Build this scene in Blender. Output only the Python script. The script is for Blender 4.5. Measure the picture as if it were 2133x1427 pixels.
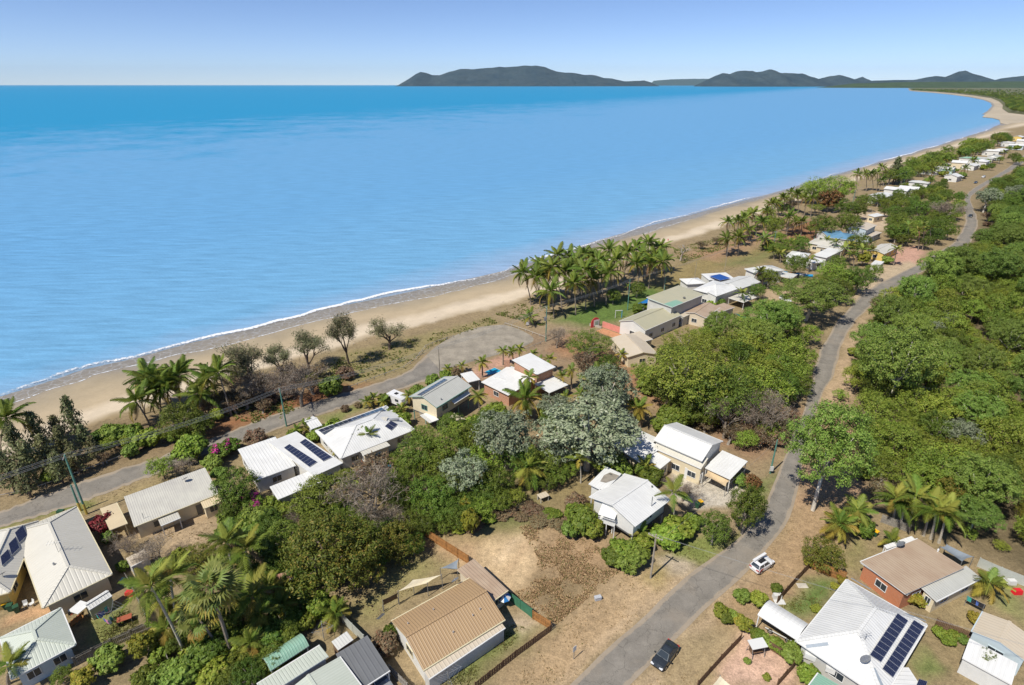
import bpy, math, random
import numpy as np
from mathutils import Vector, noise as mnoise

# ------------------------------------------------------------------ camera, sky, sun, exposure
for o in list(bpy.data.objects):
    bpy.data.objects.remove(o)
SC = bpy.context.scene
COL = SC.collection
FPX, HZ, PW, PH, CAMH = 1200.0, 176.0, 2133.0, 1427.0, 62.0
TH = math.atan((PH / 2 - HZ) / FPX)
cam = bpy.data.cameras.new("camera")
cam.sensor_width = 36.0
cam.lens = 36.0 * FPX / PW
cam.clip_start = 1.0
cam.clip_end = 200000.0
camo = bpy.data.objects.new("camera", cam)
camo.location = (0, 0, CAMH)
camo.rotation_euler = (math.pi / 2 - TH, 0, 0)
COL.objects.link(camo)
SC.camera = camo

SUN_EL, SUN_AZ = math.radians(54), math.radians(43)      # shadows run along SUN_AZ on the ground
world = bpy.data.worlds.new("World")
SC.world = world
world.use_nodes = True
wn = world.node_tree
sky = wn.nodes.new("ShaderNodeTexSky")
sky.sky_type = 'NISHITA'
sky.sun_disc = False
sky.sun_elevation = SUN_EL
sky.sun_rotation = math.radians(270) - SUN_AZ
sky.altitude = 0
sky.air_density = 0.55
sky.dust_density = 0.05
sky.ozone_density = 6.0
tint = wn.nodes.new("ShaderNodeMix")
tint.data_type = 'RGBA'
tint.blend_type = 'MULTIPLY'
tint.inputs[0].default_value = 1.0
tint.inputs[7].default_value = (1.05, .98, 1.0, 1)
wn.links.new(sky.outputs[0], tint.inputs[6])
wn.links.new(tint.outputs[2], wn.nodes["Background"].inputs[0])
wn.nodes["Background"].inputs[1].default_value = 0.115
sl = bpy.data.lights.new("sun", 'SUN')
sl.energy = 4.5
sl.angle = math.radians(0.5)
sl.color = (1.0, 0.945, 0.84)
so = bpy.data.objects.new("sun", sl)
dirv = Vector((math.cos(SUN_AZ) * math.cos(SUN_EL), math.sin(SUN_AZ) * math.cos(SUN_EL), -math.sin(SUN_EL)))
so.rotation_euler = dirv.to_track_quat('-Z', 'Y').to_euler()
so.location = (-60, -60, 120)
COL.objects.link(so)
SC.view_settings.view_transform = 'Standard'
SC.view_settings.look = 'None'
SC.view_settings.exposure = 0.28
SC.view_settings.gamma = 1.0
SC.render.engine = 'CYCLES'
SC.cycles.max_bounces = 6
SC.cycles.transparent_max_bounces = 8

# ------------------------------------------------------------------ helpers
R = random.Random(7)
NR = np.random.default_rng(11)

def ray(px, py):
    u = (px - PW / 2) / FPX
    v = (PH / 2 - py) / FPX
    return u, math.cos(TH) + v * math.sin(TH), -math.sin(TH) + v * math.cos(TH)

def G(px, py, z=0.0):
    """point of the place at height z that the photograph shows at px, py"""
    dx, dy, dz = ray(px, py)
    t = (CAMH - z) / -dz
    return Vector((dx * t, dy * t, z))

def depth(p):
    return p.y * math.cos(TH) + (CAMH - p.z) * math.sin(TH)

def hgt(base, py):
    """height of a vertical thing standing at base whose top shows at row py"""
    dx, dy, dz = ray(PW / 2, py)
    return CAMH + dz * base.y / dy

def P(poly, z=0.0):
    return [G(x, y, z) for x, y in poly]

MATS = {}

def nt(name):
    m = bpy.data.materials.new(name)
    m.use_nodes = True
    MATS[name] = m
    t = m.node_tree
    return m, t, t.nodes, t.links, t.nodes["Principled BSDF"]

def nod(n, typ, **kw):
    x = n.new(typ)
    for k, v in kw.items():
        if k.startswith("i_"):
            x.inputs[k[2:].replace("_", " ")].default_value = v
        else:
            setattr(x, k, v)
    return x

def mixc(n, l, fac, a, b, mode='MIX'):
    m = n.new("ShaderNodeMix")
    m.data_type = 'RGBA'
    m.blend_type = mode
    for s, v in ((m.inputs[0], fac), (m.inputs[6], a), (m.inputs[7], b)):
        if isinstance(v, (int, float)):
            s.default_value = v
        elif isinstance(v, (tuple, list)):
            s.default_value = (*v[:3], 1)
        else:
            l.new(v, s)
    return m.outputs[2]

def ramp(n, l, src, stops):
    r = n.new("ShaderNodeValToRGB")
    e = r.color_ramp.elements
    while len(e) < len(stops):
        e.new(0.5)
    for i, (p, c) in enumerate(stops):
        e[i].position = p
        e[i].color = (c, c, c, 1) if isinstance(c, (int, float)) else (*c, 1)
    l.new(src, r.inputs[0])
    return r.outputs[0]

def tex(n, l, scale, detail=4, rough=.6, vec=None, coord='Object'):
    t = nod(n, "ShaderNodeTexNoise", i_Scale=scale, i_Detail=detail, i_Roughness=rough)
    if vec is None:
        c = n.new("ShaderNodeTexCoord")
        vec = c.outputs[coord]
    l.new(vec, t.inputs["Vector"])
    return t.outputs["Fac"]

def bumpn(n, l, b, h, strength, dist):
    bp = nod(n, "ShaderNodeBump", i_Strength=strength, i_Distance=dist)
    l.new(h, bp.inputs["Height"])
    l.new(bp.outputs[0], b.inputs["Normal"])

def M(name, col, rough=.7, var=.12, scale=1.2, bump=0, metallic=0, spec=.3):
    """plain painted / earthy surface with mottling"""
    if name in MATS:
        return MATS[name]
    m, t, n, l, b = nt(name)
    f = tex(n, l, scale, 5)
    f2 = tex(n, l, scale * 7, 3)
    k = ramp(n, l, f, [(.3, 1 - var), (.7, 1 + var * .6)])
    k2 = ramp(n, l, f2, [(.3, 1 - var * .5), (.7, 1 + var * .4)])
    c = mixc(n, l, 1.0, col, k, 'MULTIPLY')
    c = mixc(n, l, 1.0, c, k2, 'MULTIPLY')
    l.new(c, b.inputs["Base Color"])
    b.inputs["Roughness"].default_value = rough
    b.inputs["Metallic"].default_value = metallic
    b.inputs["Specular IOR Level"].default_value = spec
    if bump:
        bumpn(n, l, b, f2, bump, .05)
    return m

def roofmat(name, col, pitch=.3, dirt=.25, dirtcol=None, rough=.45, rib=.5, line=.86):
    """ribbed metal sheet: ribs run up the slope, dirt streaks follow them"""
    m, t, n, l, b = nt(name)
    uv = n.new("ShaderNodeUVMap")
    sp = n.new("ShaderNodeSeparateXYZ")
    l.new(uv.outputs[0], sp.inputs[0])
    w = nod(n, "ShaderNodeMath", operation='MULTIPLY')
    w.inputs[1].default_value = 1 / pitch
    l.new(sp.outputs[0], w.inputs[0])
    fr = nod(n, "ShaderNodeMath", operation='PINGPONG')
    fr.inputs[1].default_value = .5
    l.new(w.outputs[0], fr.inputs[0])
    h = ramp(n, l, fr.outputs[0], [(.30, 0.0), (.46, 1.0)])
    ln = ramp(n, l, fr.outputs[0], [(.26, 1.0), (.36, line), (.42, 1.0)])
    mp = nod(n, "ShaderNodeMapping")
    mp.inputs["Scale"].default_value = (1.6, .22, 1)
    l.new(uv.outputs[0], mp.inputs[0])
    st = tex(n, l, 1.0, 5, .65, mp.outputs[0])
    bl = tex(n, l, .35, 4, .6)
    sf = ramp(n, l, st, [(.42, 0.0), (.75, 1.0)])
    bf = ramp(n, l, bl, [(.4, 0.0), (.7, 1.0)])
    dc = dirtcol or tuple(c * .55 for c in col)
    c = mixc(n, l, sf, col, tuple(a * (1 - dirt) + d * dirt for a, d in zip(col, dc)))
    c2 = mixc(n, l, bf, c, mixc(n, l, dirt, c, dc))
    c3 = mixc(n, l, 1.0, c2, ln, 'MULTIPLY')
    l.new(c3, b.inputs["Base Color"])
    b.inputs["Roughness"].default_value = rough
    b.inputs["Specular IOR Level"].default_value = .35
    bumpn(n, l, b, h, rib, .05)
    return m

def tag(o, label=None, cat=None, group=None, kind=None):
    for k, v in (("label", label), ("category", cat), ("group", group), ("kind", kind)):
        if v:
            o[k] = v
    return o

def empty(name, loc, rz=0, label=None, cat=None, group=None):
    o = bpy.data.objects.new(name, None)
    o.location = loc
    o.rotation_euler = (0, 0, rz)
    COL.objects.link(o)
    return tag(o, label, cat, group)

def link(name, me, parent=None, loc=None):
    o = bpy.data.objects.new(name, me)
    COL.objects.link(o)
    if parent is not None:
        o.parent = parent
    if loc is not None:
        o.location = loc
    return o

class MB:
    """collects faces for ONE mesh object"""
    def __init__(s, org=(0, 0, 0)):
        s.v, s.f, s.uv, s.mi, s.o = [], [], [], [], Vector(org)

    def poly(s, pts, uv=None, mi=0):
        k = len(s.v)
        s.v += [tuple(Vector(p) - s.o) for p in pts]
        s.f.append(tuple(range(k, k + len(pts))))
        s.uv.append(uv or [(0, 0)] * len(pts))
        s.mi.append(mi)

    def box(s, c, ux, uy, uz, mi=0):
        """centre and three half-axis vectors"""
        c, ux, uy, uz = Vector(c), Vector(ux), Vector(uy), Vector(uz)
        q = [c + ux * a + uy * b + uz * d for d in (-1, 1) for a, b in ((-1, -1), (1, -1), (1, 1), (-1, 1))]
        for idx in ((3, 2, 1, 0), (4, 5, 6, 7), (0, 1, 5, 4), (1, 2, 6, 5), (2, 3, 7, 6), (3, 0, 4, 7)):
            a, b2, d = q[idx[0]], q[idx[1]], q[idx[3]]
            L1, L2 = (b2 - a).length, (d - a).length
            s.poly([q[i] for i in idx], [(0, 0), (L1, 0), (L1, L2), (0, L2)], mi)

    def bx(s, x0, x1, y0, y1, z0, z1, mi=0):
        s.box(((x0 + x1) / 2, (y0 + y1) / 2, (z0 + z1) / 2), ((x1 - x0) / 2, 0, 0), (0, (y1 - y0) / 2, 0), (0, 0, (z1 - z0) / 2), mi)

    def prism(s, pts, z0, z1, mi=0):
        lo = [Vector((p[0], p[1], z0)) for p in pts]
        hi = [Vector((p[0], p[1], z1)) for p in pts]
        s.poly(lo[::-1], None, mi)
        s.poly(hi, [(p[0], p[1]) for p in pts], mi)
        for i in range(len(pts)):
            j = (i + 1) % len(pts)
            s.poly([lo[i], lo[j], hi[j], hi[i]], None, mi)

    def tube(s, pts, rad, n=6, mi=0, cap=True):
        pts = [Vector(p) for p in pts]
        if not isinstance(rad, (list, tuple)):
            rad = [rad] * len(pts)
        k0 = len(s.v)
        for i, p in enumerate(pts):
            d = (pts[min(i + 1, len(pts) - 1)] - pts[max(i - 1, 0)]).normalized()
            a = d.cross(Vector((0, 0, 1)) if abs(d.z) < .9 else Vector((1, 0, 0))).normalized()
            b = d.cross(a)
            for j in range(n):
                t = 2 * math.pi * j / n
                s.v.append(tuple(p + (a * math.cos(t) + b * math.sin(t)) * rad[i] - s.o))
        for i in range(len(pts) - 1):
            for j in range(n):
                a0, a1 = k0 + i * n + j, k0 + i * n + (j + 1) % n
                s.f.append((a0, a1, a1 + n, a0 + n))
                s.uv.append([(0, 0)] * 4)
                s.mi.append(mi)
        if cap:
            s.f.append(tuple(k0 + (len(pts) - 1) * n + j for j in range(n)))
            s.uv.append([(0, 0)] * n)
            s.mi.append(mi)

    def mesh(s, name, mats, smooth=False):
        me = bpy.data.meshes.new(name)
        me.from_pydata(s.v, [], s.f)
        ul = me.uv_layers.new(name="UVMap")
        flat = [c for u in s.uv for p in u for c in p]
        ul.data.foreach_set("uv", flat)
        for m in (mats if isinstance(mats, (list, tuple)) else [mats]):
            me.materials.append(m)
        me.polygons.foreach_set("material_index", s.mi)
        if smooth:
            me.polygons.foreach_set("use_smooth", [True] * len(me.polygons))
        me.update()
        return me

    def build(s, name, mats, parent=None, smooth=False):
        o = link(name, s.mesh(name, mats, smooth), parent)
        if parent is None:
            o.location = s.o
        return o

def catmull(pts, n=6):
    out = []
    p = [Vector(q) for q in pts]
    p = [p[0] * 2 - p[1]] + p + [p[-1] * 2 - p[-2]]
    for i in range(1, len(p) - 2):
        for k in range(n):
            t = k / n
            out.append(.5 * ((2 * p[i]) + (p[i + 1] - p[i - 1]) * t + (2 * p[i - 1] - 5 * p[i] + 4 * p[i + 1] - p[i + 2]) * t * t
                             + (3 * p[i] - p[i - 1] - 3 * p[i + 1] + p[i + 2]) * t ** 3))
    out.append(p[-2])
    return out

def inpoly(x, y, poly):
    """vectorised point in polygon"""
    ins = np.zeros(x.shape, bool)
    j = len(poly) - 1
    for i in range(len(poly)):
        xi, yi, xj, yj = poly[i][0], poly[i][1], poly[j][0], poly[j][1]
        c = ((yi > y) != (yj > y)) & (x < (xj - xi) * (y - yi) / ((yj - yi) or 1e-9) + xi)
        ins ^= c
        j = i
    return ins

def segdist(x, y, poly, closed=True):
    d = np.full(x.shape, 1e9)
    idx = np.zeros(x.shape)
    n = len(poly)
    for i in range(n if closed else n - 1):
        a, b = poly[i], poly[(i + 1) % n]
        vx, vy = b[0] - a[0], b[1] - a[1]
        L = vx * vx + vy * vy + 1e-9
        t = np.clip(((x - a[0]) * vx + (y - a[1]) * vy) / L, 0, 1)
        q = np.hypot(x - a[0] - vx * t, y - a[1] - vy * t)
        m = q < d
        d = np.where(m, q, d)
        idx = np.where(m, i + t, idx)
    return d, idx

def vnoise(x, y, s, seed=0):
    """cheap smooth value noise, vectorised"""
    def h(i, j):
        v = np.sin(i * 127.1 + j * 311.7 + seed * 74.7) * 43758.5453
        return v - np.floor(v)
    x, y = x / s, y / s
    i, j = np.floor(x), np.floor(y)
    fx, fy = x - i, y - j
    fx, fy = fx * fx * (3 - 2 * fx), fy * fy * (3 - 2 * fy)
    return (h(i, j) * (1 - fx) + h(i + 1, j) * fx) * (1 - fy) + (h(i, j + 1) * (1 - fx) + h(i + 1, j + 1) * fx) * fy
# ------------------------------------------------------------------ terrain: one sheet, land falling over the beach to the sea bed
SEA = -2.0
wl_px = [(-500, 1010), (-250, 915), (0, 826), (112, 791), (168, 771), (280, 746), (393, 715), (540, 681), (585, 668), (678, 643), (801, 619), (940, 589),
         (1054, 563), (1128, 540), (1237, 503), (1327, 477), (1413, 454), (1590, 407), (1703, 376), (1804, 345), (1866, 328), (1947, 305),
         (2018, 283), (2059, 270), (2084, 256)]
bw = [34, 34, 34, 34, 34, 34, 33, 33, 33, 33, 33, 34, 33, 30, 30, 32, 30, 27, 24, 22, 22, 22, 24, 28, 45]
WL = [(p.x, p.y) for p in P(wl_px, SEA)]
LAND = WL + [(2500, 900), (2500, -80), (-330, -80)]

STRAW, DIRT, SAND, PALE = (.40, .30, .17), (.31, .215, .125), (.47, .345, .205), (.56, .44, .30)
GREEN, OLIVE, REDD, LIT = (.115, .175, .04), (.20, .19, .075), (.33, .185, .10), (.27, .125, .06)
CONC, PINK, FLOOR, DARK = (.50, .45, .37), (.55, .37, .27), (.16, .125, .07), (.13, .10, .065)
ground_patches = [   # (outline as seen, colour, feather in metres)
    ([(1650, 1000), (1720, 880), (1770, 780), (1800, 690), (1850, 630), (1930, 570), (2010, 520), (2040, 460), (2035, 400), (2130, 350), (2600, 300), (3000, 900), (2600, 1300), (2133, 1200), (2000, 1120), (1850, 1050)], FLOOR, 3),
    ([(-50, 1020), (0, 905), (200, 890), (420, 850), (560, 790), (680, 790), (640, 850), (560, 890), (420, 930), (300, 960), (140, 1010)], (.22, .16, .09), 3),
    ([(560, 850), (700, 780), (760, 800), (640, 850), (540, 885), (430, 915), (420, 890)], LIT, 3),
    ([(620, 790), (700, 742), (800, 715), (940, 685), (1020, 660), (1040, 672), (940, 700), (880, 735), (840, 770), (740, 800)], (.26, .215, .10), 2),
    ([(1020, 655), (1130, 610), (1180, 640), (1250, 690), (1140, 720), (1090, 690)], (.31, .235, .14), 3),
    ([(1100, 690), (1250, 690), (1260, 740), (1170, 780), (1090, 730)], (.28, .20, .125), 3),
    ([(1150, 668), (1200, 640), (1290, 620), (1330, 600), (1400, 580), (1440, 590), (1380, 620), (1330, 650), (1290, 672), (1230, 680)], GREEN, 3),
    ([(1340, 585), (1450, 540), (1560, 520), (1640, 500), (1640, 530), (1540, 555), (1440, 585), (1390, 610)], (.27, .21, .09), 4),
    ([(1420, 530), (1520, 500), (1600, 470), (1640, 480), (1500, 545)], (.33, .21, .12), 4),
    ([(1490, 552), (1600, 520), (1650, 525), (1560, 555)], OLIVE, 3),
    ([(1640, 470), (1720, 450), (1720, 500), (1640, 510)], (.27, .14, .07), 3),
    ([(1780, 440), (1850, 440), (1860, 480), (1810, 480)], (.50, .39, .27), 2),
    ([(1860, 520), (1920, 510), (1925, 545), (1880, 560), (1855, 545)], (.50, .30, .22), 1.5),
    ([(1820, 560), (1900, 545), (1915, 555), (1790, 620), (1760, 630), (1790, 600)], (.46, .36, .24), 1.5),
    ([(1580, 605), (1660, 600), (1650, 640), (1590, 640)], (.43, .32, .20), 2),
    # dirt track between the cul-de-sac and the scrub
    ([(1185, 700), (1270, 730), (1330, 780), (1400, 840), (1500, 870), (1480, 890), (1390, 860), (1300, 810), (1240, 760), (1150, 730)], REDD, 2.5),
    ([(1480, 880), (1640, 840), (1690, 860), (1640, 920), (1560, 960), (1490, 930)], (.29, .18, .11), 3),
    # right-hand road shoulders
    ([(1650, 1060), (1715, 810), (1740, 770), (1770, 690), (1830, 630), (1800, 680), (1790, 760), (1780, 830), (1790, 920), (1800, 1000), (1700, 1080)], (.44, .32, .20), 2),
    ([(1690, 870), (1760, 830), (1800, 900), (1800, 1040), (1700, 1070), (1650, 1040)], (.36, .235, .14), 2),
    ([(1545, 1200), (1650, 1060), (1760, 1030), (1800, 1080), (1740, 1180), (1680, 1200), (1560, 1300), (1460, 1290)], (.37, .255, .145), 2.5),
    ([(1540, 1220), (1570, 1190), (1480, 1290), (1400, 1360), (1350, 1427), (1310, 1427), (1420, 1325)], (.47, .35, .22), 1),
    ([(1420, 1360), (1560, 1300), (1500, 1370), (1440, 1427), (1340, 1450)], STRAW, 1.5),
    # the vacant lot
    ([(880, 1090), (1035, 990), (1320, 1172), (1160, 1305), (1000, 1200)], (.36, .255, .145), 2),
    ([(930, 1110), (1010, 1100), (1060, 1120), (960, 1180), (900, 1140)], (.45, .31, .18), 1.5),
    ([(985, 1150), (1030, 1110), (1090, 1095), (1112, 1130), (1118, 1165), (1100, 1230), (1060, 1235), (1010, 1190)], (.55, .405, .24), .9),
    ([(1030, 1165), (1085, 1105), (1092, 1107), (1045, 1172)], (.60, .45, .28), .5),
    ([(1050, 1190), (1100, 1120), (1106, 1124), (1062, 1200)], (.48, .34, .20), .5),
    ([(960, 1165), (1060, 1228), (1052, 1234), (952, 1172)], (.50, .36, .21), .6),
    ([(900, 1110), (960, 1075), (1035, 1035), (1100, 1060), (1150, 1080), (1080, 1090), (1000, 1120)], (.22, .19, .08), 2.5),
    ([(930, 1060), (1040, 1000), (1130, 1065), (1010, 1095)], (.13, .155, .05), 3),
    ([(1090, 1260), (1150, 1190), (1250, 1180), (1240, 1230), (1160, 1290)], (.24, .175, .095), 2),
    ([(1120, 1130), (1230, 1120), (1310, 1170), (1250, 1190), (1150, 1170)], (.36, .245, .14), 2),
    # road verge in front of the lot
    ([(1140, 1427), (1060, 1427), (1160, 1310), (1330, 1180), (1410, 1200), (1330, 1290), (1200, 1410)], (.41, .29, .165), 1.5),
    ([(1250, 1230), (1330, 1180), (1400, 1210), (1330, 1270)], (.47, .34, .20), 2),
    ([(1330, 1300), (1230, 1370), (1180, 1420), (1160, 1427), (1250, 1330), (1380, 1230), (1440, 1190), (1450, 1195)], (.47, .345, .215), 1),
    ([(1340, 1190), (1380, 1160), (1420, 1190), (1380, 1215)], (.32, .25, .11), 1.5),
    ([(1385, 1150), (1420, 1130), (1500, 1120), (1540, 1110), (1545, 1125), (1480, 1180), (1430, 1170)], (.20, .225, .065), 1.2),
    ([(1370, 1165), (1395, 1150), (1450, 1180), (1420, 1205)], (.44, .36, .26), .8),
    ([(1560, 1050), (1590, 1010), (1615, 985), (1620, 990), (1580, 1050)], (.14, .19, .05), 1),
    ([(1395, 1030), (1400, 985), (1450, 960), (1560, 1010), (1510, 1055), (1440, 1060)], CONC, .6),
    # yards
    ([(1100, 1010), (1180, 980), (1230, 1010), (1240, 1060), (1150, 1060)], (.25, .195, .095), 2),
    ([(1100, 985), (1180, 970), (1160, 1010), (1110, 1020)], (.33, .20, .12), 2),
    ([(720, 1250), (780, 1200), (880, 1130), (930, 1170), (920, 1200), (780, 1290), (720, 1290)], (.30, .235, .12), 2),
    ([(730, 1270), (860, 1160), (900, 1180), (760, 1290)], (.25, .23, .09), 2),
    ([(900, 1427), (1060, 1290), (1110, 1300), (1140, 1310), (980, 1427)], (.17, .195, .06), 1.5),
    ([(1040, 1290), (1100, 1270), (1140, 1305), (1090, 1330)], (.45, .35, .24), 1.2),
    ([(270, 1110), (320, 1080), (460, 1050), (470, 1090), (440, 1140), (330, 1150)], (.39, .29, .18), 2),
    ([(180, 1290), (260, 1255), (310, 1320), (210, 1345)], (.20, .22, .065), 1),
    ([(0, 1290), (80, 1262), (160, 1262), (110, 1280), (0, 1310)], (.50, .31, .17), .6),
    ([(300, 1250), (330, 1340), (360, 1427), (300, 1427), (270, 1310)], (.22, .17, .10), 2),
    ([(0, 1090), (60, 1065), (180, 1030), (200, 1050), (170, 1070), (60, 1085), (0, 1110)], (.19, .20, .06), 1),
    ([(190, 1040), (330, 990), (380, 980), (360, 1000), (240, 1045), (200, 1060)], (.31, .24, .12), 1.5),
    ([(660, 872), (760, 840), (830, 835), (760, 850), (700, 880)], (.21, .22, .075), 1),
    ([(960, 790), (1010, 750), (1090, 735), (1060, 760), (1010, 790)], (.45, .27, .19), 1),
    ([(1550, 1300), (1530, 1330), (1480, 1427), (1660, 1427), (1660, 1390), (1600, 1330)], (.60, .40, .29), .8),
    ([(1620, 1270), (1700, 1200), (1745, 1210), (1690, 1290)], (.135, .19, .05), 1),
    ([(1750, 1190), (1760, 1130), (1800, 1110), (1810, 1150), (1780, 1180)], (.27, .24, .10), 1.5),
    ([(1980, 1290), (2060, 1200), (2133, 1210), (2133, 1300), (2050, 1270), (1990, 1320)], (.31, .24, .125), 1.5),
    ([(2075, 1265), (2090, 1235), (2133, 1225), (2133, 1295)], (.19, .225, .07), 2),
    ([(1890, 1400), (1935, 1310), (1960, 1330), (1990, 1360), (1960, 1427), (1900, 1427)], (.28, .215, .115), 1.5),
    ([(1900, 1380), (1925, 1355), (1965, 1400), (1930, 1420)], (.16, .20, .06), 1),
]
grow = lambda a, b, st, g, s: _grow(a, b, st, g, s)
def _axis(lo, f0, f1, hi, st, g):
    mid = list(np.arange(f0, f1, st))
    up, s = [f1], st
    while up[-1] < hi:
        s = min(s * (1 + g), 60)
        up.append(up[-1] + s)
    dn, s = [], st
    x = f0
    while x > lo:
        s = min(s * (1 + g), 60)
        x -= s
        dn.append(x)
    return np.array(dn[::-1] + mid + up)

ax = _axis(-330, -95, 150, 1500, .9, .03)
ay = _axis(-60, 42, 190, 1350, .9, .022)
gx, gy = np.meshgrid(ax, ay)
shp = gx.shape
X, Y = gx.ravel(), gy.ravel()
dW, iW = segdist(X, Y, WL, False)
dW = np.where(inpoly(X, Y, LAND), dW, -dW)
wid = np.interp(iW, range(len(bw)), bw)
jit = (vnoise(X, Y, 9, 3) - .5) * 5 + (vnoise(X, Y, 2.5, 4) - .5) * 2.0
T = dW / wid
sm = np.clip(T * 1.02, 0, 1)
Z = SEA + 2.0 * (sm * sm * (3 - 2 * sm) * .6 + sm * .4)
Z = np.where(dW < 0, SEA + dW * .06, Z)
inland = np.clip((T - 1) * 3, 0, 1)
Z = Z + inland * ((vnoise(X, Y, 14, 1) - .5) * .25 * np.clip((dW - wid) / 20, 0, 1)) * 0
colr = np.empty((X.size, 3))
base = np.array((.30, .225, .13))
colr[:] = base
nb = vnoise(X, Y, 11, 9)[:, None]
colr = colr * (1 - nb * .5) + np.array((.24, .195, .10)) * nb * .5
wx = (vnoise(X, Y, 3.1, 21) - .5) * 2.6 + (vnoise(X, Y, 1.2, 22) - .5) * 1.2
wy = (vnoise(X, Y, 3.3, 31) - .5) * 2.6 + (vnoise(X, Y, 1.3, 32) - .5) * 1.2
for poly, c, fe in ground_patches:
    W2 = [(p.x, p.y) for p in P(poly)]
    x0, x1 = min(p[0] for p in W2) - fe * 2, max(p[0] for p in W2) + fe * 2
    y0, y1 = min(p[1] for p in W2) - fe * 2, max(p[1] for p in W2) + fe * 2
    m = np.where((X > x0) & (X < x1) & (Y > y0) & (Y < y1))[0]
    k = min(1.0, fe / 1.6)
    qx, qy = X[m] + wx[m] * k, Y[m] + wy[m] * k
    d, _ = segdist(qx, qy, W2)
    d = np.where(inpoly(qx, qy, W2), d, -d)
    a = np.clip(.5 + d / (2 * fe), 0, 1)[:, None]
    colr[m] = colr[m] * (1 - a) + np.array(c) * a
# beach colours by place on the shore
Tn = (dW + jit) / wid
def lay(a, b, c):
    global colr
    k = np.clip((Tn - b) / (a - b), 0, 1)[:, None]
    colr = colr * (1 - k) + np.array(c) * k
lay(.92, 1.02, (.57, .475, .35))
lay(.66, .80, (.415, .33, .215))
lay(.38, .56, (.35, .285, .19))
lay(.16, .36, (.275, .235, .175))
lay(-.02, .12, (.23, .205, .165))
wet = np.clip((.42 - Tn) / .25, 0, 1)

keep = (dW > -40).reshape(shp)
idx = -np.ones(X.size, int)
fq = []
ny, nx = shp
i0 = np.arange(ny * nx).reshape(shp)
kc = keep[:-1, :-1] & keep[1:, :-1] & keep[:-1, 1:] & keep[1:, 1:]
Q = np.stack([i0[:-1, :-1], i0[:-1, 1:], i0[1:, 1:], i0[1:, :-1]], -1)[kc]
tq = T[Q].mean(1)

def groundmat():
    m, t, n, l, b = nt("ground_soil")
    at = nod(n, "ShaderNodeVertexColor", layer_name="gcol")
    wt = nod(n, "ShaderNodeAttribute", attribute_name="wet")
    f1 = tex(n, l, .25, 5, .7)
    f2 = tex(n, l, 1.3, 6, .75)
    f3 = tex(n, l, 5.0, 3, .7)
    c = mixc(n, l, 1, at.outputs[0], ramp(n, l, f1, [(.3, .82), (.7, 1.16)]), 'MULTIPLY')
    c = mixc(n, l, 1, c, ramp(n, l, f2, [(.28, .60), (.5, .98), (.74, 1.28)]), 'MULTIPLY')
    c = mixc(n, l, 1, c, ramp(n, l, f3, [(.3, .68), (.7, 1.22)]), 'MULTIPLY')
    l.new(c, b.inputs["Base Color"])
    b.inputs["Specular IOR Level"].default_value = .2
    b.inputs["Roughness"].default_value = .95
    bumpn(n, l, b, f2, .55, .25)
    return m

def beachmat():
    m, t, n, l, b = nt("beach_sand")
    at = nod(n, "ShaderNodeVertexColor", layer_name="gcol")
    wt = nod(n, "ShaderNodeAttribute", attribute_name="wet")
    f1 = tex(n, l, .12, 5, .65)
    f2 = tex(n, l, 1.6, 5, .7)
    c = mixc(n, l, 1, at.outputs[0], ramp(n, l, f1, [(.3, .90), (.7, 1.10)]), 'MULTIPLY')
    c = mixc(n, l, 1, c, ramp(n, l, f2, [(.3, .93), (.7, 1.06)]), 'MULTIPLY')
    l.new(c, b.inputs["Base Color"])
    l.new(ramp(n, l, wt.outputs["Fac"], [(0, .95), (1, .35)]), b.inputs["Roughness"])
    b.inputs["Specular IOR Level"].default_value = .3
    bumpn(n, l, b, f2, .2, .12)
    return m

def sheet(name, faces, mat):
    used = np.unique(faces)
    mp = np.zeros(X.size, int)
    mp[used] = np.arange(used.size)
    me = bpy.data.meshes.new(name)
    me.from_pydata(np.stack([X[used], Y[used], Z[used]], 1).tolist(), [], mp[faces].tolist())
    ca = me.color_attributes.new("gcol", 'FLOAT_COLOR', 'POINT')
    ca.data.foreach_set("color", np.concatenate([colr[used], np.ones((used.size, 1))], 1).ravel())
    wa = me.attributes.new("wet", 'FLOAT', 'POINT')
    wa.data.foreach_set("value", wet[used])
    me.materials.append(mat)
    me.polygons.foreach_set("use_smooth", [True] * len(me.polygons))
    o = link(name, me)
    o["kind"] = "structure"
    return o

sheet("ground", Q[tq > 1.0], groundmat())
sheet("beach", Q[tq <= 1.0], beachmat())

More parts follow.
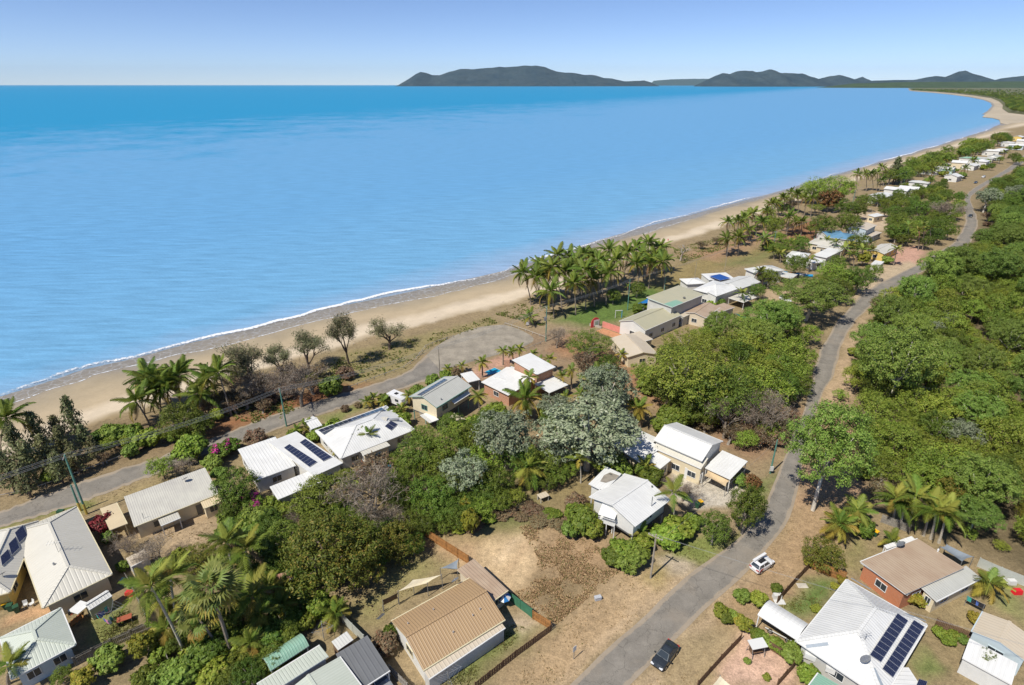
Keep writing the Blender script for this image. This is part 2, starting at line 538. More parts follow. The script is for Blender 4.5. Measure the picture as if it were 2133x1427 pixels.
# ------------------------------------------------------------------ sea
def seamat():
    m, t, n, l, b = nt("sea_water")
    g = n.new("ShaderNodeNewGeometry")
    sp = n.new("ShaderNodeSeparateXYZ")
    l.new(g.outputs["Position"], sp.inputs[0])
    def math_(op, a, c):
        x = nod(n, "ShaderNodeMath", operation=op)
        for s, v in ((x.inputs[0], a), (x.inputs[1], c)):
            if isinstance(v, (int, float)):
                s.default_value = v
            else:
                l.new(v, s)
        return x.outputs[0]
    off = math_('SUBTRACT', math_('ADD', math_('MULTIPLY', sp.outputs[0], -.709), math_('MULTIPLY', sp.outputs[1], .705)), 146.0)
    deepx = math_('SUBTRACT', off, math_('MULTIPLY', sp.outputs[0], .55))
    big = tex(n, l, .004, 6, .7, g.outputs["Position"])
    fine = tex(n, l, .05, 5, .75, g.outputs["Position"])
    patch = tex(n, l, .014, 6, .8, g.outputs["Position"])
    dd = math_('ADD', deepx, math_('ADD', math_('MULTIPLY', math_('SUBTRACT', big, .5), 900), math_('MULTIPLY', math_('SUBTRACT', patch, .5), 2600)))
    k = ramp(n, l, math_('DIVIDE', dd, 3000.0), [(.24, 0.0), (.50, 1.0)])
    near = ramp(n, l, math_('DIVIDE', math_('ADD', off, math_('MULTIPLY', math_('SUBTRACT', fine, .5), 22)), 100.0), [(.02, 1.0), (.30, 0.0)])
    c = mixc(n, l, k, (.125, .320, .540), (.010, .245, .455))
    mid = ramp(n, l, math_('DIVIDE', off, 160.0), [(.1, 1.0), (1.0, 0.0)])
    c = mixc(n, l, mid, c, (.150, .345, .535))
    c = mixc(n, l, near, c, (.27, .36, .50))
    # swell lines and chop along the shore, as bump and as painted light and dark
    mp = nod(n, "ShaderNodeMapping")
    mp.inputs["Rotation"].default_value = (0, 0, math.radians(-33))
    mp.inputs["Scale"].default_value = (.07, .42, 1)
    l.new(g.outputs["Position"], mp.inputs[0])
    sw = tex(n, l, 1.0, 4, .6, mp.outputs[0])
    ch = tex(n, l, .55, 4, .65, g.outputs["Position"])
    c = mixc(n, l, 1, c, ramp(n, l, sw, [(.28, .82), (.72, 1.16)]), 'MULTIPLY')  # swell's light and shade put into the water colour
    l.new(c, b.inputs["Base Color"])
    b.inputs["Roughness"].default_value = .4
    b.inputs["IOR"].default_value = 1.33
    b.inputs["Specular IOR Level"].default_value = .16
    h = math_('ADD', math_('MULTIPLY', sw, 1.0), math_('MULTIPLY', ch, .5))
    bumpn(n, l, b, h, .55, .55)
    return m

wm = MB()
S_ = 60000
wm.poly([(-S_, -3000, SEA), (S_, -3000, SEA), (S_, S_, SEA), (-S_, S_, SEA)])
o = wm.build("sea", seamat())
o["kind"] = "structure"

# foam and swash: a thin film that follows the beach face
def surf():
    line = [Vector((x, y, 0)) for x, y in WL]
    pts = []
    for a, b in zip(line[1:-2], line[2:-1]):
        L = (b - a).length
        st = .9 if a.y < 260 else (2.0 if a.y < 600 else 5.0)
        k = max(1, int(L / st))
        pts += [a.lerp(b, i / k) for i in range(k)]
    pa = np.array([(p.x, p.y) for p in pts])
    for _ in range(6):
        pa[1:-1] = (pa[:-2] + 2 * pa[1:-1] + pa[2:]) / 4
    tg = np.gradient(pa, axis=0)
    tg /= np.linalg.norm(tg, axis=1)[:, None]
    nrm = np.stack([tg[:, 1], -tg[:, 0]], 1)
    s = np.cumsum(np.r_[0, np.linalg.norm(np.diff(pa, axis=0), axis=1)])
    zero = np.zeros_like(s)
    lob = (vnoise(s, zero, 17, 5) - .5) * 5.5 + (vnoise(s, zero, 5.5, 6) - .5) * 1.8
    brk = (vnoise(s, zero, 31, 8) - .5) * 4.5 + (vnoise(s, zero, 4, 9) - .5) * 1.2
    cols = np.arange(-12, 14.1, .5)
    nC, nS = len(cols), len(s)
    DD = np.repeat(cols[None, :], nS, 0)
    PX = pa[:, 0:1] + nrm[:, 0:1] * DD
    PY = pa[:, 1:2] + nrm[:, 1:2] * DD
    wv = np.interp(s, np.linspace(0, s[-1], len(bw)), bw)[:, None]
    smm = np.clip(DD / wv * 1.02, 0, 1)
    ZZ = np.where(DD > 0, SEA + 2.0 * (smm * smm * (3 - 2 * smm) * .6 + smm * .4), SEA) + .05
    dbr = DD - brk[:, None]                   # distance from the breaking crest
    edge = 8.5 + lob[:, None]                 # run-up limit
    ZZ = ZZ + .35 * np.exp(-((dbr + .6) / .9) ** 2)
    stren = (.40 + .75 * vnoise(s, zero, 40, 12))[:, None]
    foam = np.exp(-(np.where(dbr < 0, dbr / 1.5, dbr / .7)) ** 2) * .92 * stren
    foam = foam + .85 * np.exp(-((DD - edge) / .38) ** 2)
    mid = (lob * .5)[:, None] + 5
    foam = foam + .6 * np.exp(-((DD - mid - (vnoise(s, zero, 7, 15)[:, None] - .5) * 5) / .35) ** 2) * (vnoise(s, zero, 12, 16)[:, None] > .45)
    film = ((DD > brk[:, None]) & (DD < edge)).astype(float)
    wash = np.clip(1 - np.abs(dbr + 4) / 7, 0, 1) * (DD < brk[:, None])
    me = bpy.data.meshes.new("surf_foam")
    ii = np.arange(nS * nC).reshape(nS, nC)
    q = np.stack([ii[:-1, :-1], ii[:-1, 1:], ii[1:, 1:], ii[1:, :-1]], -1).reshape(-1, 4)
    me.from_pydata(np.stack([PX, PY, ZZ], -1).reshape(-1, 3).tolist(), [], q.tolist())
    for nm, arr in (("foam", foam), ("film", film), ("wash", wash)):
        a = me.attributes.new(nm, 'FLOAT', 'POINT')
        a.data.foreach_set("value", arr.ravel())
    m, t, n, l, b = nt("surf_foam")
    g = n.new("ShaderNodeNewGeometry")
    fo = nod(n, "ShaderNodeAttribute", attribute_name="foam").outputs["Fac"]
    fi = nod(n, "ShaderNodeAttribute", attribute_name="film").outputs["Fac"]
    wa = nod(n, "ShaderNodeAttribute", attribute_name="wash").outputs["Fac"]
    n1 = tex(n, l, 1.1, 6, .75, g.outputs["Position"])
    vo = nod(n, "ShaderNodeTexVoronoi", feature='DISTANCE_TO_EDGE', i_Scale=.42)
    wv2 = nod(n, "ShaderNodeVectorMath", operation='ADD')
    nc = nod(n, "ShaderNodeTexNoise", i_Scale=.8, i_Detail=3)
    l.new(g.outputs["Position"], nc.inputs["Vector"])
    l.new(g.outputs["Position"], wv2.inputs[0])
    l.new(nc.outputs["Color"], wv2.inputs[1])
    l.new(wv2.outputs[0], vo.inputs["Vector"])
    lace = ramp(n, l, vo.outputs["Distance"], [(.02, 1.0), (.09, 0.0)])
    def math_(op, a, c):
        x = nod(n, "ShaderNodeMath", operation=op)
        for s2, v in ((x.inputs[0], a), (x.inputs[1], c)):
            if isinstance(v, (int, float)):
                s2.default_value = v
            else:
                l.new(v, s2)
        return x.outputs[0]
    k1 = ramp(n, l, math_('ADD', fo, math_('MULTIPLY', math_('SUBTRACT', n1, .5), 1.5)), [(.42, 0.0), (.75, 1.0)])
    k2 = math_('MULTIPLY', math_('MULTIPLY', lace, fi), .45)
    k = math_('MAXIMUM', k1, k2)
    cl = mixc(n, l, k, (.33, .32, .30), (.76, .78, .81))
    l.new(cl, b.inputs["Base Color"])
    b.inputs["Roughness"].default_value = .45
    al = math_('MAXIMUM', k, math_('MAXIMUM', math_('MULTIPLY', fi, .26), math_('MULTIPLY', wa, .0)))
    l.new(al, b.inputs["Alpha"])
    me.materials.append(m)
    o = link("surf_foam", me)
    tag(o, "white foam and thin swash washing up the beach", "foam", kind="stuff")
surf()

# far land beyond the creek mouth, the bay beach and the sand spit
def strip(name, pa, pb, z, m, kind="structure"):
    mb = MB()
    for i in range(len(pa) - 1):
        q = [G(*pa[i], z), G(*pa[i + 1], z), G(*pb[i + 1], z), G(*pb[i], z)]
        mb.poly(q[::-1])
    o = mb.build(name, m)
    o["kind"] = kind
    return o
farsand = M("far_sand", (.42, .355, .26), .9, .2, .004)
farwet = M("far_wet_sand", (.30, .27, .22), .6, .2, .004)
farland = M("far_soil", (.13, .13, .06), .95, .3, .004)
bay_out = [(1893, 184), (1895, 186.5), (1897, 189), (1912, 190.5), (1945, 193), (1984, 197), (2022, 202), (2053, 208), (2068, 214), (2072, 220), (2063, 231), (2052, 238), (2046, 244), (2068, 246), (2082, 250), (2084, 257), (2120, 262)]
bay_in = [(1893.5, 183.8), (1896, 186.2), (1899, 188.3), (1914, 189.2), (1948, 191.2), (1990, 194.5), (2030, 199), (2064, 204), (2080, 210), (2089, 218), (2088, 226), (2100, 234), (2133, 238), (2180, 242), (2220, 246), (2260, 250), (2300, 256)]
strip("bay_beach", bay_out, bay_in, -1.4, farsand)
sw = [(x - 3, y + .3) for x, y in bay_out]
strip("bay_wet_sand", [(x - 2 - (y - 186) * .1, y + .4) for x, y in bay_out[:12]], [(x + 2, y) for x, y in bay_out[:12]], -1.7, farwet)
ob = MB()
inn = [Vector((9000, 13600, -.6))] + [G(x, y, -.6) for x, y in bay_in]
for i in range(len(inn) - 1):
    ob.poly([inn[i], inn[i + 1], Vector((30000, inn[i + 1].y * 1.0, -.6)), Vector((30000, inn[i].y, -.6))][::-1])
o = ob.build("far_ground", farland)
o["kind"] = "structure"

# ------------------------------------------------------------------ roads
def asphalt(name, col):
    m, t, n, l, b = nt(name)
    f1, f2, f3 = tex(n, l, .35, 5, .7), tex(n, l, 9, 3, .7), tex(n, l, .12, 4, .6)
    vo = nod(n, "ShaderNodeTexVoronoi", feature='DISTANCE_TO_EDGE', i_Scale=.35)
    c0 = n.new("ShaderNodeTexCoord")
    nz = nod(n, "ShaderNodeTexNoise", i_Scale=1.5, i_Detail=4)
    va = nod(n, "ShaderNodeVectorMath", operation='ADD')
    l.new(c0.outputs["Object"], nz.inputs["Vector"])
    l.new(c0.outputs["Object"], va.inputs[0])
    l.new(nz.outputs["Color"], va.inputs[1])
    l.new(va.outputs[0], vo.inputs["Vector"])
    cr = ramp(n, l, vo.outputs["Distance"], [(.004, .72), (.018, 1.0)])
    at = nod(n, "ShaderNodeUVMap")
    sp = n.new("ShaderNodeSeparateXYZ")
    l.new(at.outputs[0], sp.inputs[0])
    track = ramp(n, l, sp.outputs[0], [(0, 1.10), (.22, .95), (.38, 1.03), (.5, 1.06), (.62, 1.03), (.78, .95), (1, 1.10)])
    c = mixc(n, l, 1, col, ramp(n, l, f1, [(.3, .80), (.7, 1.20)]), 'MULTIPLY')
    c = mixc(n, l, 1, c, ramp(n, l, f2, [(.3, .85), (.7, 1.15)]), 'MULTIPLY')
    c = mixc(n, l, 1, c, track, 'MULTIPLY')
    c = mixc(n, l, 1, c, cr, 'MULTIPLY')
    k = ramp(n, l, f3, [(.52, 0.0), (.72, .45)])
    ed = nod(n, "ShaderNodeMath", operation='PINGPONG')
    ed.inputs[1].default_value = .5
    l.new(sp.outputs[0], ed.inputs[0])
    ad = nod(n, "ShaderNodeMath", operation='ADD')
    l.new(ed.outputs[0], ad.inputs[0])
    mm = nod(n, "ShaderNodeMath", operation='MULTIPLY')
    l.new(f1, mm.inputs[0])
    mm.inputs[1].default_value = -.20
    l.new(mm.outputs[0], ad.inputs[1])
    dust = ramp(n, l, ad.outputs[0], [(0.0, .4), (.03, 0.0)])
    c = mixc(n, l, dust, c, (.42, .32, .21))
    c = mixc(n, l, k, c, (.33, .27, .20))
    l.new(c, b.inputs["Base Color"])
    b.inputs["Roughness"].default_value = .9
    bumpn(n, l, b, f2, .25, .03)
    return m
ASP = asphalt("road_asphalt", (.205, .186, .158))

def road(name, le, re, z, m, kerb=None, jag=.35):
    lw = catmull([G(*p) for p in le], 7)
    rw = catmull([G(*p) for p in re], 7)
    def resample(c, n):
        d = np.r_[0, np.cumsum([(b - a).length for a, b in zip(c, c[1:])])]
        t = np.linspace(0, d[-1], n)
        return np.stack([np.interp(t, d, [q.x for q in c]), np.interp(t, d, [q.y for q in c])], 1)
    n = 260
    A, B = resample(lw, n), resample(rw, n)
    s = np.arange(n) * 1.0
    for arr, sd in ((A, 3), (B, 4)):
        off = (vnoise(s, s * 0, 2.2, sd) - .5) * jag * 2
        d = (A - B) if sd == 3 else (B - A)
        d = d / np.linalg.norm(d, axis=1)[:, None]
        arr += d * off[:, None]
    mb = MB()
    K = 6
    for i in range(n - 1):
        for k in range(K):
            t0, t1 = k / K, (k + 1) / K
            cam_ = lambda t: z + .06 * (1 - (2 * t - 1) ** 2)
            p = [(*(A[i] * (1 - t0) + B[i] * t0), cam_(t0)), (*(A[i] * (1 - t1) + B[i] * t1), cam_(t1)),
                 (*(A[i + 1] * (1 - t1) + B[i + 1] * t1), cam_(t1)), (*(A[i + 1] * (1 - t0) + B[i + 1] * t0), cam_(t0))]
            mb.poly(p, [(t0, i), (t1, i), (t1, i + 1), (t0, i + 1)])
    o = mb.build(name, m)
    o["kind"] = "structure"
    return A, B

esp_u = [(-260, 1165), (0, 1066), (140, 1013), (306, 960), (422, 921), (520, 882), (616, 849), (708, 821), (801, 793), (850, 773), (872, 755), (888, 740)]
esp_l = [(-260, 1210), (0, 1100), (133, 1060), (314, 992), (425, 948), (500, 922), (585, 891), (662, 866), (810, 818), (870, 799), (925, 780)]
road("esplanade_road", esp_u, esp_l, .02, ASP)
# paler sealed turning circle at its end
tc = MB()
tcp = catmull([G(*p) for p in [(868, 762), (893, 735), (930, 708), (977, 687), (1023, 678), (1055, 678), (1090, 690), (1112, 707), (1090, 722), (1039, 738), (962, 760), (905, 786)]] , 4)
tc.poly([(p.x, p.y, .015) for p in tcp][::-1])
o = tc.build("turning_circle", M("pale_seal", (.30, .265, .21), .9, .28, .35, .2))
o["kind"] = "structure"
mn_l = [(1100, 1500), (1184, 1424), (1259, 1357), (1388, 1239), (1451, 1187), (1540, 1121), (1580, 1070), (1612, 1010), (1632, 960), (1652, 905), (1675, 850), (1691, 785), (1705, 738), (1721, 707), (1768, 641), (1817, 598),
        (1915, 549), (1945, 530), (1972, 514), (1990, 500), (2007, 475), (2011, 450), (2008, 425), (2013, 406), (2035, 388), (2068, 369), (2104, 346), (2140, 318)]
mn_r = [(1240, 1500), (1316, 1424), (1414, 1324), (1462, 1273), (1543, 1203), (1610, 1128), (1645, 1070), (1664, 1000), (1676, 940), (1697, 870), (1716, 812), (1737, 780), (1751, 724), (1768, 689), (1796, 654), (1856, 609),
        (1912, 572), (1955, 548), (1995, 528), (2020, 508), (2035, 475), (2034, 450), (2024, 425), (2024, 409), (2046, 391), (2082, 369), (2122, 347), (2158, 319)]
road("main_road", mn_l, mn_r, .02, ASP)

# ------------------------------------------------------------------ far islands and hills, built as height fields
def hillmat():
    m, t, n, l, b = nt("hill_scrub_haze_tint")
    f1, f2 = tex(n, l, .0016, 6, .65), tex(n, l, .008, 4, .7)
    c = mixc(n, l, ramp(n, l, f1, [(.35, 0.0), (.65, 1.0)]), (.022, .043, .056), (.044, .066, .074))  # scrub shifted to slate blue: the blue of distant air painted into the colour
    c = mixc(n, l, 1, c, ramp(n, l, f2, [(.3, .75), (.7, 1.3)]), 'MULTIPLY')
    l.new(c, b.inputs["Base Color"])
    b.inputs["Roughness"].default_value = 1.0
    b.inputs["Specular IOR Level"].default_value = 0.0
    return m
HM = hillmat()

def hill(name, sky, dist, deepm, rough=.14, seed=0, label=None, mat=None):
    """sky: (px, py) skyline as seen; the ridge stands at dist, flanks fall on both sides"""
    sx = [G(x, HZ + 300).x / G(x, HZ + 300).y * 0 + (x - PW / 2) / FPX for x, _ in sky]
    cy = math.cos(TH)
    def wp(px, py):
        dx, dy, dz = ray(px, py)
        t = dist / dy
        return dx * t, CAMH + dz * t
    xs, zs = zip(*[wp(*p) for p in sky])
    zs = (SEA,) + zs[1:-1] + (SEA,)
    nx_, ny_ = 320, 31
    ux = np.linspace(xs[0], xs[-1], nx_)
    prof = np.maximum(np.interp(ux, xs, zs) - SEA, 0)
    if len(ux) > 10:
        kx = (vnoise(ux, ux * 0, (xs[-1] - xs[0]) / 40, seed) - .5) * rough * .25 + 1
        prof = prof * kx
    v = np.linspace(-1, 1, ny_)
    VX = np.repeat(ux[None, :], ny_, 0)
    env = np.clip(1 - np.abs(v), 0, 1)[:, None] ** .8
    nz = vnoise(VX, v[:, None] * deepm + VX * 0, 700, seed + 1) * .6 + vnoise(VX, v[:, None] * deepm + VX * 0, 260, seed + 2) * .4
    ridge = 1 - np.abs(2 * nz - 1)
    HH = prof[None, :] * env * (1 - rough * 3.0 * ridge * (1 - env)) * 1.0
    VY = dist + v[:, None] * deepm * (.35 + .65 * (prof / max(prof.max(), 1))[None, :])
    VZ = HH + SEA - 6
    me = bpy.data.meshes.new(name)
    ii = np.arange(nx_ * ny_).reshape(ny_, nx_)
    q = np.stack([ii[:-1, :-1], ii[:-1, 1:], ii[1:, 1:], ii[1:, :-1]], -1).reshape(-1, 4)
    me.from_pydata(np.stack([VX, VY, VZ], -1).reshape(-1, 3).tolist(), [], q.tolist())
    me.polygons.foreach_set("use_smooth", [True] * len(me.polygons))
    me.materials.append(mat or HM)
    o = link(name, me)
    o["kind"] = "structure"
    if label:
        o["label"] = label
hill("island_hill", [(828, 178), (836, 173), (852, 164), (866, 154), (876, 150), (888, 152), (900, 156), (916, 156), (935, 149), (960, 144), (1000, 143), (1050, 139), (1085, 136.5), (1115, 136), (1135, 140),
                     (1160, 149), (1195, 152), (1220, 156), (1240, 156), (1258, 162), (1275, 163), (1300, 169), (1330, 168), (1342, 167), (1358, 172), (1366, 178)], 26000, 3000, .2, 3, "long dark island with a broad flat summit on the horizon")
hill("far_coast_hill", [(1350, 177), (1362, 168), (1400, 165), (1440, 164), (1475, 164), (1520, 168), (1540, 177)], 40000, 1500, .1, 8, "low pale coastline between the two islands", M("far_scrub", (.05, .085, .085), 1, .1, .001, spec=0))
hill("headland_hill", [(1455, 177), (1464, 170), (1485, 160), (1505, 152), (1520, 153), (1535, 149), (1558, 146), (1575, 150), (1590, 148), (1602, 145), (1615, 146), (1630, 152), (1655, 152), (1672, 152), (1685, 158),
                       (1705, 164), (1730, 158), (1748, 156), (1765, 160), (1780, 165), (1797, 160), (1808, 166), (1820, 174), (1830, 178)], 22000, 2200, .28, 5, "rugged dark green headland with several peaks")
hill("mainland_ridge", [(1780, 178), (1810, 168), (1860, 166.5), (1905, 166), (1930, 161), (1950, 158), (1975, 161), (1990, 155), (1996, 148), (2005, 147), (2012, 146), (2025, 153), (2045, 158), (2060, 163), (2068, 167), (2085, 163), (2110, 160), (2133, 158), (2300, 162), (2600, 168)],
     19500, 2000, .22, 7, "mainland ridge with a knobbly rock peak at the right")
hill("coastal_plain", [(1700, 178), (1780, 173), (1890, 170.5), (1960, 170), (2133, 169), (2700, 169)], 13500, 1200, .1, 9, "flat wooded coastal plain behind the bay", M("plain_scrub", (.055, .085, .04), 1, .25, .004, spec=0))
# ------------------------------------------------------------------ vegetation: materials and prototypes
def leafmat(name, a, b, c=None, cf=.0, trans=.2, hue=.06):
    m, t, n, l, bs = nt(name)
    at = nod(n, "ShaderNodeVertexColor", layer_name="lv")
    sp = n.new("ShaderNodeSeparateColor")
    l.new(at.outputs[0], sp.inputs[0])
    oi = n.new("ShaderNodeObjectInfo")
    f = tex(n, l, .35, 2, .5)
    f = ramp(n, l, f, [(.36, 0.0), (.64, 1.0)])
    x = mixc(n, l, sp.outputs[0], a, b)
    mid = tuple(p * .45 + q * .55 for p, q in zip(a, b))
    x = mixc(n, l, mixc(n, l, .35, sp.outputs[1], f), x, mixc(n, l, .5, x, b))
    if c:
        k = ramp(n, l, sp.outputs[2], [(max(0, 1 - cf - .04), 0.0), (min(1, 1 - cf + .04), 1.0)])
        x = mixc(n, l, k, x, c)
    hs = nod(n, "ShaderNodeHueSaturation")
    mr = nod(n, "ShaderNodeMapRange")
    mr.inputs[3].default_value = .5 - hue * .5
    mr.inputs[4].default_value = .5 + hue * .32
    l.new(oi.outputs["Random"], mr.inputs[0])
    l.new(mr.outputs[0], hs.inputs["Hue"])
    mv = nod(n, "ShaderNodeMath", operation='MULTIPLY')
    mv.inputs[1].default_value = 7.31
    fr = nod(n, "ShaderNodeMath", operation='FRACT')
    l.new(oi.outputs["Random"], mv.inputs[0])
    l.new(mv.outputs[0], fr.inputs[0])
    mr2 = nod(n, "ShaderNodeMapRange")
    mr2.inputs[3].default_value = .78
    mr2.inputs[4].default_value = 1.25
    l.new(fr.outputs[0], mr2.inputs[0])
    l.new(mr2.outputs[0], hs.inputs["Value"])
    l.new(x, hs.inputs["Color"])
    l.new(hs.outputs[0], bs.inputs["Base Color"])
    bs.inputs["Roughness"].default_value = .55
    bs.inputs["Specular IOR Level"].default_value = .25
    tr = n.new("ShaderNodeBsdfTranslucent")
    l.new(hs.outputs[0], tr.inputs[0])
    mx = n.new("ShaderNodeMixShader")
    mx.inputs[0].default_value = trans
    l.new(bs.outputs[0], mx.inputs[1])
    l.new(tr.outputs[0], mx.inputs[2])
    l.new(mx.outputs[0], n["Material Output"].inputs[0])
    return m

L_BUSH = leafmat("bush_leaf", (.100, .162, .019), (.250, .320, .043), (.32, .31, .07), .06, .2, .05)
L_EUC = leafmat("gum_leaf", (.088, .162, .024), (.222, .310, .055), (.30, .31, .10), .06, .2, .04)
L_MANGO = leafmat("mango_leaf", (.070, .110, .014), (.200, .205, .030), (.30, .22, .045), .14)
L_FIG = leafmat("dark_leaf", (.050, .100, .014), (.145, .205, .028), (.21, .25, .045), .07)
L_SILV = leafmat("silver_leaf", (.118, .158, .080), (.280, .318, .198), (.36, .38, .27), .10, .2, .02)
L_CAS = leafmat("casuarina_needle", (.095, .120, .046), (.205, .220, .095), (.22, .18, .10), .10)
L_YEL = leafmat("yellow_leaf", (.15, .18, .02), (.33, .30, .04), (.40, .30, .05), .1)
L_PALM = leafmat("palm_leaf", (.062, .118, .016), (.190, .250, .040), (.25, .27, .05), .10)
L_PALMY = leafmat("palm_leaf_yellow", (.20, .19, .03), (.36, .29, .05), (.36, .24, .07), .2)
L_PALMB = leafmat("palm_leaf_dry", (.20, .13, .06), (.30, .20, .10), (.15, .09, .045), .2)
L_DRY = leafmat("dry_leaf", (.16, .13, .07), (.26, .21, .12), (.22, .12, .06), .2)
L_MAG = leafmat("bougainvillea_flower", (.45, .02, .22), (.62, .05, .32), (.10, .16, .03), .35, .3, .01)
L_RED = leafmat("red_leaf", (.13, .02, .03), (.28, .04, .05), (.10, .05, .03), .2, .3, .01)
L_ORG = leafmat("rusty_leaf", (.20, .095, .04), (.31, .155, .06), (.13, .13, .03), .3)
BARK = M("bark_brown", (.17, .125, .09), .9, .3, 2, .4)
BARKW = M("bark_white", (.58, .54, .47), .8, .25, 1.5, .3)
BARKG = M("bark_grey", (.30, .265, .22), .9, .25, 2, .3)
PTRUNK = M("palm_trunk", (.26, .215, .17), .9, .25, 3, .3)
PTRUNKW = M("palm_trunk_pale", (.44, .40, .33), .85, .25, 3, .3)

def leafmesh(name, C, N, sl, sw, mat, down=None):
    """C leaf centres, N leaf normals; one kite-shaped face each"""
    n = len(C)
    N = N / (np.linalg.norm(N, axis=1)[:, None] + 1e-9)
    rnd = NR.normal(size=(n, 3))
    if down is not None:
        rnd = rnd * .35 + np.array((0, 0, -1.0)) * down
    t = rnd - N * (rnd * N).sum(1)[:, None]
    t /= np.linalg.norm(t, axis=1)[:, None] + 1e-9
    b = np.cross(N, t)
    l = (sl * NR.uniform(.65, 1.3, n))[:, None]
    w = (sw * NR.uniform(.65, 1.3, n))[:, None]
    V = np.stack([C - t * l * .5, C + b * w * .5 + t * l * .06 - N * l * .06, C + t * l * .5, C - b * w * .5 + t * l * .06 - N * l * .06], 1).reshape(-1, 3)
    me = bpy.data.meshes.new(name)
    me.vertices.add(4 * n)
    me.vertices.foreach_set("co", V.ravel().astype(np.float32))
    me.loops.add(4 * n)
    me.loops.foreach_set("vertex_index", np.arange(4 * n, dtype=np.int32))
    me.polygons.add(n)
    me.polygons.foreach_set("loop_start", np.arange(0, 4 * n, 4, dtype=np.int32))
    me.polygons.foreach_set("loop_total", np.full(n, 4, dtype=np.int32))
    me.update()
    ca = me.color_attributes.new("lv", 'FLOAT_COLOR', 'POINT')
    r = np.concatenate([NR.uniform(0, 1, (n, 3)), np.ones((n, 1))], 1)
    ca.data.foreach_set("color", np.repeat(r, 4, 0).ravel().astype(np.float32))
    me.materials.append(mat)
    return me

def sphere_dirs(n):
    d = NR.normal(size=(n, 3))
    return d / np.linalg.norm(d, axis=1)[:, None]

def lobed(lobes, dens, sl, sw, mat, name, up=.45, rnd=.38, flat=.8, bottom=-.45, shell=.62, dirw=.5):
    """every lobe is a shell of small leaf sprays, so light catches the sprays and gaps stay dark"""
    Cs, Ns = [], []
    lob = np.array([(*c, r) for c, r in lobes])
    big = max(r for _, r in lobes)
    rs0 = min(.44, max(.19, big * .32))
    for i, (c, r) in enumerate(lobes):
        nsub = max(5, int(4 * r * r / (rs0 * rs0) * .72))
        d = sphere_dirs(nsub)
        d = d[d[:, 2] > bottom]
        rr = r * (1.10 - NR.uniform(0, 1, len(d)) ** 1.6 * .42)
        p = np.array(c) + d * rr[:, None] * np.array((1, 1, flat))
        ok = np.ones(len(p), bool)
        for j in range(len(lob)):
            if j != i:
                q = (p - lob[j, :3]) / np.array((1, 1, flat))
                ok &= np.linalg.norm(q, axis=1) > lob[j, 3] * .70
        p, d = p[ok], d[ok]
        k = max(10, int(dens * .098))
        rs = rs0 * NR.uniform(.6, 1.25, len(p))
        e = NR.normal(size=(len(p), k, 3)) * np.array((.55, .55, .42))
        L = p[:, None, :] + e * rs[:, None, None]
        nn = d[:, None, :] * dirw + e * .75 + np.array((0, 0, up)) + NR.normal(size=e.shape) * rnd
        Cs.append(L.reshape(-1, 3))
        Ns.append(nn.reshape(-1, 3))
    return leafmesh(name, np.concatenate(Cs), np.concatenate(Ns), sl, sw, mat)

PROTO = {}

def mktree(kind, Rr, Ht, K, dens, sl, sw, mat, bark, flat=.62, lr=(.30, .46), trunk_r=.2, seed=0, open_=0.0, bottom=-.45, fork=.35, up=.45):
    """lobed crown of radius Rr whose top is at Ht, with a trunk forking into the lobes"""
    rg = random.Random(seed)
    hz_ = Rr * flat
    zc = Ht - hz_
    lobes = []
    tries = 0
    while len(lobes) < K and tries < 900:
        tries += 1
        d = Vector((rg.gauss(0, 1), rg.gauss(0, 1), rg.gauss(.25, .8))).normalized()
        q = rg.uniform(.35, .80) ** .7
        r = Rr * rg.uniform(*lr)
        c = Vector((d.x * (Rr - r * .75) * q, d.y * (Rr - r * .75) * q, zc + d.z * (hz_ - r * .6) * q))
        if all((c - Vector(o[0])).length > (r + o[1]) * (.52 + open_) for o in lobes):
            lobes.append((tuple(c), r))
    crown = lobed(lobes, dens, sl, sw, mat, kind + "_crown", up=up, bottom=bottom)
    tb = MB()
    fz = max(.5, Ht * fork)
    wob = [(rg.uniform(-.1, .1) * Rr * .5, rg.uniform(-.1, .1) * Rr * .5) for _ in range(2)]
    tb.tube([(0, 0, -.2), (wob[0][0] * .5, wob[0][1] * .5, fz * .5), (wob[0][0], wob[0][1], fz)], [trunk_r * 1.25, trunk_r, trunk_r * .85], 7)
    for c, r in lobes[:12]:
        c = Vector(c)
        s = Vector((wob[0][0], wob[0][1], fz - .2))
        mid = s.lerp(c, .55) + Vector((rg.uniform(-.3, .3), rg.uniform(-.3, .3), rg.uniform(-.1, .4))) * (Rr * .12)
        tb.tube([s, mid, c], [trunk_r * .6, trunk_r * .38, trunk_r * .12], 5)
    co = np.empty(len(crown.vertices) * 3, np.float32)
    crown.vertices.foreach_get("co", co)
    co = co.reshape(-1, 3)
    PROTO.setdefault(kind, []).append(dict(crown=crown, trunk=tb.mesh(kind + "_trunk", bark, True), w=2 * float(np.percentile(np.abs(co[:, :2]), 98.5)), zc=float(np.percentile(co[:, 2], 55)), h=Ht))

